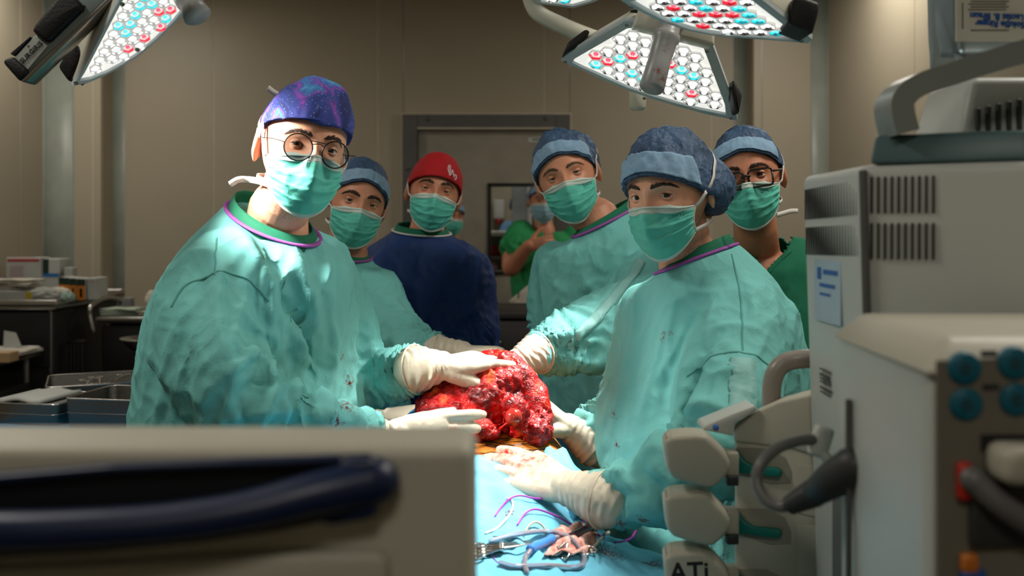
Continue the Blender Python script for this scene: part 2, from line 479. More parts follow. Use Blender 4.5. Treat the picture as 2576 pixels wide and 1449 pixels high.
for px, py in ((1076, 300), (1373, 298), (1026, 424)):
    p = W(px, py, BW - 0.06); V, F = lathe([(0.0, 0.008), (0.012, 0.007), (0.016, 0.0), (0.016, -0.01)], p, (0, -1, 0), 16); obj('cap_plug', V, F, M_frame, d1)
wx0, wx1, wz0, wz1 = bx(1227, BW), bx(1347, BW), CAMZ - (690 - HY) / FPX * BW, CAMZ + (HY - 461) / FPX * BW
g = 0.004
for (a, b, z0, z1) in ((ix0 + g, wx0, 0.01, iz - g), (wx1, ix1 - g, 0.01, iz - g), (wx0, wx1, 0.01, wz0), (wx0, wx1, wz1, iz - g)):
    V, F = rbox(((a + b) / 2, BW + 0.005, (z0 + z1) / 2), (b - a, 0.045, z1 - z0)); obj('door_leaf', V, F, M_leaf, d1, False)
t = 0.024
for (a, b, z0, z1) in ((wx0, wx0 + t, wz0, wz1), (wx1 - t, wx1, wz0, wz1), (wx0, wx1, wz0, wz0 + t), (wx0, wx1, wz1 - t, wz1)):
    V, F = rbox(((a + b) / 2, BW, (z0 + z1) / 2), (b - a, 0.065, z1 - z0), 0.004); obj('window_gasket', V, F, M_black, d1, False)
M_glass = mat('window_glass', (0.9, 0.95, 0.93), 0.02, trans=1.0, ior=1.1, spec=0.3)
V, F = rbox(((wx0 + wx1) / 2, BW + 0.004, (wz0 + wz1) / 2), (wx1 - wx0 - 2 * t, 0.006, wz1 - wz0 - 2 * t)); obj('glass', V, F, M_glass, d1, False)
pl = empty('door_plaque', W(1346, 352, BW - 0.02), 'small pale plaque with a green mark high on the door', 'plaque')
V, F = rbox(W(1346, 352, BW - 0.0195), (0.09, 0.004, 0.03)); obj('plate', V, F, M_white, pl, False)
V, F = rbox(W(1349, 351, BW - 0.022), (0.06, 0.002, 0.010)); obj('mark', V, F, mat('plaque_green', srgb(30, 110, 90), 0.5), pl, False)
V, F = lathe([(0.0, 0.05), (0.012, 0.05), (0.012, 0.0), (0.026, 0.0), (0.026, -0.02)], (ix0 + 0.09, BW - 0.02, 1.02), (0, -1, 0)); h = join((V, F), rbox((ix0 + 0.14, BW - 0.066, 1.02), (0.13, 0.016, 0.02), 0.006)); obj('door_handle', h[0], h[1], M_steel, d1)

# scrub room behind the glass
V, F = rbox((0.2, 9.65, 1.5), (4.0, 0.04, 3.0)); tag(obj('wall_scrub_back', V, F, M_wall, None, False), kind='structure')
V, F = rbox((-1.3, 8.2, 1.5), (0.04, 2.9, 3.0)); tag(obj('wall_scrub_left', V, F, M_wall, None, False), kind='structure')
V, F = rbox((1.7, 8.2, 1.5), (0.04, 2.9, 3.0)); tag(obj('wall_scrub_right', V, F, M_wall, None, False), kind='structure')
V, F = rbox((0.2, 8.25, 3.02), (3.1, 2.9, 0.04)); tag(obj('ceiling_scrub', V, F, M_ceil, None, False), kind='structure')
e = empty('unseen_ceiling_light', (0.1, 8.1, 3.0), 'unseen ceiling light of the scrub room behind the door glass', 'ceiling light', 'unseen ceiling lights')
V, F = rbox((0.1, 8.1, 2.99), (0.6, 0.6, 0.02), 0.004); obj('diffuser', V, F, M_lum, e, False)
ld = bpy.data.lights.new('scrub_glow', 'AREA'); ld.size = 0.58; ld.energy = 14; ld.color = (1, 0.95, 0.86)  # lamp kept out of view that lights the room beyond the glass
lo = bpy.data.objects.new('scrub_glow', ld); COL.objects.link(lo); lo.parent = e; lo.location = (0, 0, -0.03)
M_bluebox = mat('blue_panel', srgb(40, 70, 130), 0.4)
c = W(1303, 560, 8.6); V, F = rbox((c.x + .012, 8.4, 1.5), (0.135, 0.12, 3.0), 0.01); tag(obj('pillar', V, F, mat('grey_pillar', srgb(120, 124, 126), 0.5), None, False), kind='structure')
e = empty('tall_cabinet', (bx(1345, 8.5), 8.55, 0), 'tall white cabinet with a blue panel seen through the door glass', 'cabinet')
V, F = rbox((bx(1352, 8.5), 8.6, 1.1), (0.24, 0.4, 2.2), 0.006); obj('body', V, F, M_white, e, False)
V, F = rbox((*W(1338, 500, 8.395)[:2], W(1338, 500, 8.395).z), (0.10, 0.01, 0.09), 0.004); obj('display', V, F, M_bluebox, e, False)
V, F = rbox((bx(1338, 8.395), 8.39, 1.40), (0.008, 0.02, 0.16), 0.003); obj('door_pull', V, F, M_steel, e)
e = empty('scrub_counter', (bx(1250, 8.2), 8.25, 0), 'grey counter behind the door glass', 'counter')
cz = W(1250, 588, 8.0).z
V, F = rbox((-0.15, 8.3, cz), (0.6, 0.6, 0.04), 0.005); obj('worktop', V, F, M_white, e, False)
V, F = rbox((-0.15, 8.5, cz / 2), (0.58, 0.1, cz - 0.04)); obj('back_panel', V, F, M_dsteel, e, False)
for sx in (-0.43, 0.13):
    V, F = rbox((sx, 8.3, cz / 2), (0.03, 0.56, cz - 0.04)); obj('side_panel', V, F, M_dsteel, e, False)
zs = W(1240, 690, 8.1).z
for z in (W(1240, 638, 8.1).z - 0.03, zs - 0.02):
    V, F = rbox((-0.15, 8.25, z), (0.53, 0.44, 0.02)); obj('shelf', V, F, M_dsteel, e, False)
M_red = mat('red_plastic', srgb(165, 30, 38), 0.4)
zb = W(1240, 638, 8.1).z - 0.02
for px, lab in ((1238, 'red bin on the counter shelf behind the glass, left one'), (1259, 'red bin on the counter shelf behind the glass, right one')):
    c = W(px, 620, 8.1)
    V, F = lathe([(0.0, 0), (0.028, 0), (0.033, 0.09), (0.030, 0.09), (0.026, 0.008), (0, 0.008)], (c.x, 8.1, zb), n=20)
    tag(obj('red_bin', V, F, M_red), lab, 'bin', 'red bins behind the door glass')
c = W(1242, 680, 8.1)
V, F = lathe([(0.0, 0), (0.035, 0), (0.036, 0.08), (0.015, 0.10), (0.015, 0.12), (0, 0.12)], (c.x, 8.1, zs - 0.01), n=20)
tag(obj('clear_jar', V, F, mat('pale_pink', srgb(190, 150, 150), 0.4)), 'pale bottle on the lowest shelf behind the glass', 'bottle')
e = empty('soap_dispenser', W(1255, 527, 9.56), 'white soap dispenser on the wall behind the door glass', 'dispenser')
c = W(1255, 527, 9.56); V, F = rbox(c, (0.11, 0.12, 0.20), 0.02, 3); obj('housing', V, F, M_white, e)
V, F = rbox((c.x, 9.53, c.z - 0.12), (0.05, 0.08, 0.05), 0.01); obj('spout', V, F, M_red, e)
# ------------------------------------------------------------------ people: builders
def ss(a, b, x):
    t = np.clip((x - a) / (b - a), 0, 1); return t * t * (3 - 2 * t)
def gs(x, s): return np.exp(-(x / s) ** 2)

class Head:
    def __init__(self, c, yaw=0, roll=0, pitch=0, s=1.0):
        self.c = np.array(c, float); self.s = s
        r = math.radians
        self.R = np.array(Matrix.Rotation(r(roll), 3, 'Y') @ Matrix.Rotation(r(yaw), 3, 'Z') @ Matrix.Rotation(r(pitch), 3, 'X'))
    def w(self, P): return self.c + (np.asarray(P, float) * self.s) @ self.R.T
    def d(self, v): return self.R @ np.array(v, float)
    def local(self, P): return ((np.asarray(P) - self.c) @ self.R) / self.s

def head_core():
    """skull and face, eyes at z = 0, face towards -y, about 0.236 m from crown to chin"""
    nu, nv = 120, 90
    th = np.linspace(0, 2 * np.pi, nu, endpoint=False); ph = np.linspace(0.02, np.pi - 0.02, nv)
    T, Pp = np.meshgrid(th, ph)
    sx, sy, cz = np.sin(T), -np.cos(T), np.cos(Pp)
    k = np.abs(np.sin(Pp)) ** 0.86
    x, y, z = 0.0765 * k * sx, 0.098 * k * sy, np.where(cz > 0, 0.1145, 0.119) * cz
    low = ss(0.0, -0.119, z)
    x = x * (1 - 0.30 * low ** 1.3); x *= 1 + 0.03 * gs(z - 0.05, 0.04)
    back = ss(-0.01, 0.05, y)
    y = y - back * low * 0.055 + back * gs(z - 0.03, 0.05) * 0.006
    front = ss(0.0, -0.05, y)
    y = y - front * gs(x, 0.034) * ss(-0.03, -0.09, z) * 0.028 * (1 - ss(-0.108, -0.119, z))       # chin comes forward
    y = y + front * ss(0.05, 0.119, z) * 0.004
    for s in (-1, 1):
        y = y + front * 0.012 * gs(x - s * 0.032, 0.019) * gs(z + 0.001, 0.0125)                   # eye socket
        y = y - front * 0.0045 * gs(x - s * 0.030, 0.022) * gs(z - 0.0205, 0.009)                  # brow ridge
        y = y - front * 0.005 * gs(x - s * 0.046, 0.018) * gs(z + 0.030, 0.016)                    # cheekbone
        x = x + front * s * 0.003 * gs(x - s * 0.06, 0.02) * gs(z + 0.028, 0.016)
    nz = np.interp(-z, [-0.022, -0.004, 0.012, 0.034, 0.042, 0.050, 0.056], [0.0, 0.008, 0.013, 0.025, 0.024, 0.008, 0.0])
    wn = np.interp(-z, [-0.02, 0.01, 0.03, 0.045], [0.008, 0.009, 0.011, 0.016])
    y = y - front * nz * np.exp(-(x / wn) ** 2)                                                    # nose
    y = y - front * 0.006 * gs(x, 0.022) * gs(z + 0.074, 0.007) + front * 0.004 * gs(x, 0.02) * gs(z + 0.0665, 0.003)   # lips
    return rings_to_mesh(np.stack([x, y, z], -1))

def ear_mesh(s):
    """shell with helix, bowl and lobe; s = side"""
    nr, na = 9, 28
    prof_r = np.array([0.02, 0.3, 0.55, 0.72, 0.84, 0.94, 1.0, 0.93, 0.70]); prof_h = np.array([-0.001, 0.0, 0.002, 0.0045, 0.0085, 0.010, 0.0065, 0.0, -0.009])
    a = np.linspace(0, 2 * np.pi, na, endpoint=False)
    rows = []
    for r, h in zip(prof_r, prof_h):
        ry = 0.0175 * (1 + 0.10 * np.sin(a)) ; rz = 0.0315 * np.ones_like(a)
        lob = ss(-0.5, -1.0, np.sin(a))
        yy = r * ry * np.cos(a) * (1 - 0.35 * lob); zz = r * rz * np.sin(a)
        hh = h * (1 - 0.6 * lob) * np.where(r > 0.6, 1 - 0.5 * ss(0.3, 1.0, -np.cos(a)), 1)
        rows.append(np.stack([hh, yy, zz], -1))
    V, F = rings_to_mesh(np.array(rows))
    M = Matrix.Rotation(math.radians(36), 3, 'Z') @ Matrix.Rotation(math.radians(-10), 3, 'X')
    V = V @ np.array(M).T
    V = V * 1.08 + np.array([0.0775, 0.016, -0.014])
    if s < 0: V = V * np.array([-1, 1, 1]); F = [f[::-1] for f in F]
    return V, F

def lid(s, up, edge):
    """eyelid shell round the eyeball at side s; edge = elevation of its rim in the middle (degrees)"""
    az = np.radians(np.linspace(-72, 72, 17)); n = 7
    e0 = np.radians(edge) * np.cos(az * 1.15).clip(0, 1) + math.radians(-2) * s * np.sin(az)
    rows = []
    for k in range(n):
        t = k / (n - 1); el = e0 * (1 - t) + (math.radians(84) if up else math.radians(-84)) * t
        r = 0.0133 + 0.0012 * t
        rows.append(np.stack([r * np.sin(az) * np.cos(el), -r * np.cos(az) * np.cos(el), r * np.sin(el)], -1))
    V, F = sheet(np.array(rows), 0.0012)
    return V + np.array([s * 0.032, -0.0722, 0.0]), F

def skin_mat(name, col, beard=(0.05, 0.035, 0.03)):
    m = mat(name, col, 0.48, var=0.10, scale=28, bump=0.10, bscale=260, sss=0.06, col2=tuple(c * k for c, k in zip(col, (1.08, 0.92, 0.88))))
    nt = m.node_tree; N = nt.nodes; L = nt.links; b = N['Principled BSDF']
    if 'beard' in N: return m
    src = b.inputs['Base Color'].links[0].from_socket
    at = N.new('ShaderNodeAttribute'); at.attribute_name = 'beard'; at.name = 'beard'
    tc = N.new('ShaderNodeTexCoord'); nz = N.new('ShaderNodeTexNoise'); nz.inputs['Scale'].default_value = 420; nz.inputs['Detail'].default_value = 2
    L.new(tc.outputs['Object'], nz.inputs['Vector'])
    mr = N.new('ShaderNodeMapRange'); mr.inputs['From Min'].default_value = 0.35; mr.inputs['From Max'].default_value = 0.6; mr.inputs['To Min'].default_value = 0.25
    L.new(nz.outputs['Fac'], mr.inputs['Value'])
    mu = N.new('ShaderNodeMath'); mu.operation = 'MULTIPLY'; L.new(at.outputs['Fac'], mu.inputs[0]); L.new(mr.outputs['Result'], mu.inputs[1])
    mx = N.new('ShaderNodeMix'); mx.data_type = 'RGBA'; L.new(mu.outputs[0], mx.inputs[0]); L.new(src, mx.inputs[6]); mx.inputs[7].default_value = (*beard, 1)
    L.new(mx.outputs[2], b.inputs['Base Color'])
    return m

M_sclera = mat('eye_white', (0.72, 0.69, 0.66), 0.15, var=0.05, scale=120, coat=0.6)
M_pupil = mat('pupil', (0.005, 0.005, 0.005), 0.08, coat=0.8)
M_brown = mat('iris_brown', (0.07, 0.032, 0.014), 0.15, var=0.4, scale=600, coat=0.8)
M_blue = mat('iris_grey_blue', (0.14, 0.22, 0.28), 0.15, var=0.4, scale=600, coat=0.8)
M_hairdk = mat('dark_hair', (0.045, 0.028, 0.020), 0.6, var=0.4, scale=300, bump=0.5, bscale=400)
M_hairlt = mat('light_brown_hair', (0.13, 0.085, 0.05), 0.6, var=0.4, scale=300, bump=0.5, bscale=400)

def build_body(person, H, N, yaw, skin, vox=0.003, eye=M_brown, hair=M_hairdk, beard=0.0, lids=(24, -17), arms=(), gaze=(0, 0, CAMZ), neckr=0.060, chest=(0.09, 0.05, 0.07), brow=1.0, hairline=True):
    """head, neck and chest as one surface (plus bare arms where the photo shows them); eyes and brows are parts"""
    hv, hf = head_core(); hv = H.w(hv)
    N = np.array(N, float)
    n0 = H.w((0, 0.026, -0.045)); n1 = H.w((0, 0.024, -0.095))
    dn = np.array([0, 0, -0.06])
    neck = tube([n0, n1 * 0.55 + N * 0.45, N, N + dn], [0.050 * H.s, 0.055 * H.s, 0.060 * H.s, neckr * H.s], n=28, res=14)
    cy = math.radians(yaw); A = np.array([math.cos(cy), math.sin(cy), 0]); B = np.array([math.sin(cy), -math.cos(cy), 0])
    bm = bmesh.new(); bmesh.ops.create_uvsphere(bm, u_segments=28, v_segments=18, radius=1.0); sv, sf = bm_out(bm)
    yoke = (N + np.array([0, 0, -0.095]) + sv[:, :1] * A * chest[0] + sv[:, 1:2] * B * chest[1] + sv[:, 2:] * np.array([0, 0, chest[2]]), sf)
    V, F = voxel_union([(hv, hf), neck, yoke] + list(arms), vox, 2, 0.4)
    bv = bvh_of(V, F)
    extra = []
    for s in (-1, 1):
        for up, e in ((True, lids[0]), (False, lids[1])):
            v, f = lid(s, up, e); extra.append((H.w(v), f))
        v, f = ear_mesh(s); extra.append((H.w(v), f))
    V2, F2 = join((V, F), *extra)
    o = obj('body', V2, F2, skin, person)
    L = H.local(V2)
    w = beard * ss(-0.025, -0.05, L[:, 2]) * ss(0.035, 0.01, L[:, 1]) * ss(-0.19, -0.13, L[:, 2])
    if hairline: w = np.maximum(w, 0.75 * ss(-0.005, 0.03, L[:, 1]) * ss(-0.085, -0.06, L[:, 2]) * ss(0.075, 0.04, np.abs(L[:, 0])) + 0.8 * gs(np.abs(L[:, 0]) - 0.073, 0.012) * gs(L[:, 1] + 0.012, 0.013) * ss(-0.03, -0.01, L[:, 2]))
    w[len(V):] = 0
    at = o.data.attributes.new('beard', 'FLOAT', 'POINT'); at.data.foreach_set('value', np.clip(w, 0, 1))
    for s in (-1, 1):
        c = H.w((s * 0.032, -0.0722, 0.0)); g = Vector(gaze) - Vector(c)
        fw = Vector(H.d((0, -1, 0)))
        g = (g.normalized() * 0.8 + fw * 0.2).normalized()
        aa = np.radians([0.5, 6, 11, 14, 20, 27, 31, 45, 65, 90, 130, 179.5])
        v, f = lathe([(0.0125 * math.sin(a), 0.0125 * math.cos(a)) for a in aa], c, g, 24)
        idx = [(2 if q < 3 else 1 if q < 6 else 0) for q in range(len(aa) - 1) for _ in range(24)] + [2, 0]
        obj('eye', v, f, None, o, mats=[M_sclera, eye, M_pupil], midx=idx)
        pts = []
        for x, z in ((0.0125, 0.0195), (0.022, 0.0220), (0.033, 0.0238), (0.045, 0.0215), (0.054, 0.0155)):
            p = H.w((s * x, -0.2, z)); h = bv.ray_cast(Vector(p), Vector(H.d((0, 1, 0))))
            pts.append(np.array(h[0]) + H.d((0, -0.0006, 0)) if h[0] is not None else H.w((s * x, -0.09, z)))
        C = catmull(pts, 30); rw = np.interp(np.linspace(0, 1, 30), [0, .25, .6, .85, 1], [.0026, .0034, .0030, .0020, .0006]) * brow
        rnd = random.Random(int(abs(H.c[0]) * 1e4) + s); hs = []
        for q in range(110):                                  # single hairs combed outwards
            i = rnd.randrange(29); b0 = C[i] + H.d((0, 0, 1)) * rw[i] * rnd.uniform(-1, 1); t = C[min(i + 2, 29)] - C[max(i - 1, 0)]; t = t / (np.linalg.norm(t) + 1e-9)
            k = i / 29; dr = t * (.5 + .7 * k) + H.d((0, -.10, .75 * (1 - k) - .25 * k)); dr /= np.linalg.norm(dr); Lh = rnd.uniform(.005, .0085)
            hs.append(tube([b0, b0 + dr * Lh * .5 + H.d((0, -.0007, 0)), b0 + dr * Lh], [.00055, .0005, .00015], n=4, cap='flat'))
        hs.append(tube(C, rw * .75, n=8, flat=.18, up=H.d((0, -1, 0))))
        v, f = join(*hs); obj('eyebrow', v, f, hair, o)
        az = np.radians(np.linspace(-66, 66, 15)); e0 = np.radians(lids[0]) * np.cos(az * 1.15).clip(0, 1) + math.radians(-2) * s * np.sin(az)
        Lp = np.stack([.0140 * np.sin(az) * np.cos(e0), -.0140 * np.cos(az) * np.cos(e0), .0140 * np.sin(e0) - .0003], -1) + np.array([s * .032, -.0722, 0])
        v, f = tube(H.w(Lp), .0006, n=6, res=24); obj('lash_line', v, f, M_hairdk, o)
    return o, bv, V, F

def push_out(P, bv, gap):
    out = np.array(P, float).reshape(-1, 3)
    for i, p in enumerate(out):
        h = bv.find_nearest(Vector(p), 0.08)
        if h[0] is None: continue
        d = (Vector(p) - h[0]).dot(h[1])
        if d < gap: out[i] = np.array(h[0] + h[1] * gap)
    return out.reshape(np.shape(P))

M_tie = mat('white_tape', srgb(225, 222, 216), 0.7, bump=0.2, bscale=500)
M_mask = mat('mask_teal', srgb(92, 196, 178), 0.75, var=0.05, scale=40, bump=0.15, bscale=350)
M_maskw = mat('mask_white_edge', srgb(205, 222, 214), 0.75, bump=0.3, bscale=600)
M_maskb = mat('mask_pale_blue', srgb(140, 180, 200), 0.75, bump=0.15, bscale=350)

UPPER_TIES = {}
def build_mask(person, H, bv, teal=None, seed=0, upper=None, lower=None, logo=None, drop=0.0, nres=(57, 45), ties='over'):
    """pleated surgical mask with a white wired rim, bindings and ties"""
    teal = teal or M_mask
    nu, nv = nres
    u = np.linspace(-1, 1, nu); v = np.linspace(0, 1, nv); U, Vv = np.meshgrid(u, v)
    az = np.radians(64) * U
    top = -0.021 - 0.008 * U ** 2 + 0.008 * gs(U, 0.22) - drop; bot = -0.130 + 0.050 * np.abs(U) ** 1.8
    Z = top * (1 - Vv) + bot * Vv
    wx = 0.0800 - 0.010 * Vv
    dy = 0.094 + 0.018 * np.sin(np.pi * np.clip(Vv * 1.02, 0, 1)) ** 0.8 - 0.004 * Vv
    dy = dy + 0.031 * gs(U, 0.19) * (1 - Vv) ** 1.3 + 0.007 * gs(U, 0.5) * gs(Vv - 0.45, 0.3)
    X = wx * np.sin(az); Y = -dy * np.cos(az) ** 0.72 + 0.012
    P = np.stack([X, Y, Z], -1)
    flat = P.reshape(-1, 3)
    pl = 0
    for c, k in ((0.33, 1.0), (0.54, 1.1), (0.74, 0.8)):                                             # pleats fan out from the sides
        cc = c + 0.05 * (np.abs(U) - 0.5) * (0.5 - c)
        pl = pl + k * (ss(cc + 0.11, cc, Vv) * ss(cc - 0.012, cc + 0.004, Vv))
    amp = 0.0042 * (0.35 + 0.65 * np.abs(U)) * ss(1.0, 0.93, np.abs(U))
    wr = 1 - np.abs(fbm(np.stack([U * 2.2 + seed, Vv * 5 + U * 1.2, 0 * U + seed * 3.1], -1).reshape(-1, 3), 2)).reshape(U.shape) * 2
    disp = pl * amp + 0.0035 * wr * ss(1, 0.9, np.abs(U)) * ss(0, 0.15, Vv) * ss(1, 0.9, Vv)
    nrm = np.stack([np.sin(az), -np.cos(az), 0 * az], -1)
    P = P + nrm * disp[..., None]
    Pw = H.w(P.reshape(-1, 3)).reshape(P.shape)
    Pw = push_out(Pw, bv, 0.0035)
    Vm, Fm = sheet(Pw, 0.0012)
    mid = []
    for i in range(nv - 1):
        for j in range(nu - 1):
            a, b = (i + 0.5) / (nv - 1), abs((j + 0.5) / (nu - 1) * 2 - 1)
            mid.append(1 if (a < 0.115 or a > 0.955 or b > 0.95) else 0)
    mid = mid + mid; mid += [1] * (len(Fm) - len(mid))
    o = obj('mask', Vm, Fm, None, person, mats=[teal, M_maskw], midx=mid)
    bvm = bvh_of(Vm, Fm)
    # stitched rim and side bindings
    for k in (0.03, 0.085):
        r = min(nv - 1, int(round(k * (nv - 1))))
        vv, ff = tube(Pw[r, 1:-1] + H.d((0, -0.0012, 0)), 0.0011, n=6, cap='flat'); obj('rim_stitch', vv, ff, M_maskw, o)
    for j in (0, nu - 1):
        vv, ff = tube(Pw[:, j], 0.0022, n=8, cap='round'); obj('side_binding', vv, ff, M_maskw, o)
    vv, ff = tube(Pw[-1, 1:-1], 0.0018, n=8, cap='round'); obj('lower_binding', vv, ff, M_maskw, o)
    E = np.array([0.083, 0.106, 0.126])
    def wrap(p0, p1, n=9, lift=1.03):
        p0, p1 = np.array(p0), np.array(p1); out = []
        for t in np.linspace(0, 1, n):
            q = p0 * (1 - t) + p1 * t; q = q / np.linalg.norm(q / E) * lift if 0 < t else q
            out.append(q)
        return out
    for s, j in ((-1, 0), (1, nu - 1)):
        a = H.local(Pw[1, j]); b = H.local(Pw[-2, j])
        up = wrap(a, (s * 0.030, 0.085, 0.075) if upper is None else upper, 15)
        UPPER_TIES.setdefault(person.name, []).append((o, H.w(np.array(up)), H))
        lo = [b, (s * 0.072, -0.002, b[2] + 0.004), (s * 0.066, 0.035, -0.072), (s * 0.030, 0.075, -0.074), (0, 0.084, -0.074)]
        pts = H.w(np.array(lo)); pts = np.vstack([pts[:1], push_out(pts[1:], bv, 0.006)])
        vv, ff = _rib(pts, 0.0075, H.d((0, 0.0, 1)), 0.0012, 26); obj('tie', vv, ff, M_tie, o)
    if logo is not None:
        uu, v0, size = logo
        j = int((uu + 1) / 2 * (nu - 1)); i = int(v0 * (nv - 1)); c = Pw[i, j]; tx = Pw[i, j + 2] - Pw[i, j - 2]; ty = Pw[i - 2, j] - Pw[i + 2, j]
        tv, tf = text_mesh('ZARYS', size, frame4(c, tx, ty))
        for q in range(len(tv)):
            h = bvm.find_nearest(Vector(tv[q]))
            nn = h[1] if h[1].dot(Vector(H.d((0, -1, 0)))) > 0 else -h[1]
            tv[q] = np.array(h[0] + nn * 0.0012)
        obj('printed_name', tv, tf, mat('mask_print', srgb(60, 130, 125), 0.7), o, smooth=False)
    return o

def build_cap(person, H, bv, m, front=0.045, back=-0.045, puff=0.0, seed=0, band=None, wr=0.0025, knot=None, side=0.0, size=1.0, bandw=(0.06, 0.34), bulge=()):
    """cloth or bouffant cap: dome, gathers, optional light brow band"""
    nu, nv = 128, 44
    a = np.linspace(0, 2 * np.pi, nu, endpoint=False); t = np.linspace(0, 1, nv)
    A, T = np.meshgrid(a, t)
    E = np.array([0.0825, 0.105, 0.1205]) * size
    k = (1 - np.cos(A)) / 2
    zb = front * (1 - k) + back * k + side * np.abs(np.sin(A))
    phb = np.arccos(np.clip(zb / E[2], -1, 1)); ph = phb * (1 - T) + 0.015 * T
    sk = np.sin(ph) ** 0.9
    X, Y, Z = E[0] * sk * np.sin(A), -E[1] * sk * np.cos(A), E[2] * np.cos(ph)
    D = np.stack([X, Y, Z], -1) / E; D /= np.linalg.norm(D, axis=-1)[..., None]
    q = D.reshape(-1, 3)
    n1 = fbm(q * 3.2 + seed * 5.1, 3).reshape(A.shape); n2 = (1 - 2 * np.abs(fbm(np.stack([A * 0 + np.cos(A) * 5, np.sin(A) * 5, T * 2.0 + seed], -1).reshape(-1, 3), 2))).reshape(A.shape)
    edge = np.exp(-T / 0.25)
    disp = 0.006 * n1 * (0.35 + puff * 40) + wr * n2 * (1.0 * edge + 0.45)
    bk = np.clip(Y / E[1], 0, 1) * ss(0, 0.12, T)
    disp = disp + puff * bk * (0.8 + 0.5 * n1)
    disp = disp + 0.0025 * ss(0, 0.06, T) - 0.001 * gs(T - 0.075, 0.02)
    for (bd, amp, sg) in bulge:
        bd = np.array(bd, float); bd /= np.linalg.norm(bd)
        disp = disp + amp * np.exp(-((D @ bd - 1) / sg) ** 2)
    P = np.stack([X, Y, Z], -1) + D * disp[..., None]
    Pw = H.w(P.reshape(-1, 3)).reshape(P.shape)
    Pw = push_out(Pw, bv, 0.003)
    rows = [Pw[r] for r in range(nv)]
    inner = (H.w((P[0] * 0.985 + np.array([0, 0, 0.004]))))
    V, F = rings_to_mesh([inner] + rows)
    o = obj('cap', V, F, m, person)
    bvcap = bvh_of(V, F)
    for mo_, pts, H_ in UPPER_TIES.pop(person.name, []):      # the mask's upper ties run over the cap
        q = push_out(pts[1:], bv, 0.0025); q = push_out(q, bvcap, 0.0016); q = np.vstack([pts[:1], q])
        vv, ff = _rib(q, 0.0075, np.cross(np.gradient(q, axis=0), q - H_.c), 0.0012, 40); obj('tie', vv, ff, M_tie, mo_)
    if band is not None:
        lo, hi = bandw
        js = [j for j in range(-26, 27)]
        r0, r1 = int(lo * (nv - 1)), int(hi * (nv - 1))
        G = np.array([[Pw[r, j % nu] for j in js] for r in range(r0, r1 + 1)])
        Nn = H.d((0, 0, 0)); ctr = H.w(np.zeros((1, 3)))[0]
        G = G + (G - ctr) / np.linalg.norm(G - ctr, axis=-1)[..., None] * 0.0022
        v, f = sheet(G, 0.001); obj('brow_band', v, f, band, o)
    if knot is not None:
        v, f = _rib([H.w(p) for p in knot], 0.012, H.d((0, 1, 0)), 0.0015, 12); obj('tie_end', v, f, M_tie, o)
    return o

# ---- garments
def loft_rings(keys, n=44, res=40, p=2.3, tilt=(0, 0)):
    """keys (x, y, z, half width, half depth, yaw deg) from hem to neck"""
    K = catmull(np.array(keys, float), res); a = np.linspace(0, 2 * np.pi, n, endpoint=False)
    R = []
    c, s = np.cos(a), np.sin(a); cx = np.sign(c) * np.abs(c) ** (2 / p); sy = np.sign(s) * np.abs(s) ** (2 / p)
    for x, y, z, w, d, yaw in K:
        t = math.radians(yaw); A = np.array([math.cos(t), math.sin(t), 0]); B = np.array([-math.sin(t), math.cos(t), 0])
        k = float(ss(keys[-1][2] - 0.10, keys[-1][2], z))
        R.append(np.array([x, y, z]) + max(w, 0.01) * cx[:, None] * A + max(d, 0.01) * sy[:, None] * B + np.array([0, 0, 1.0]) * (k * (tilt[0] * cx - tilt[1] * sy))[:, None])
    return rings_to_mesh(R)

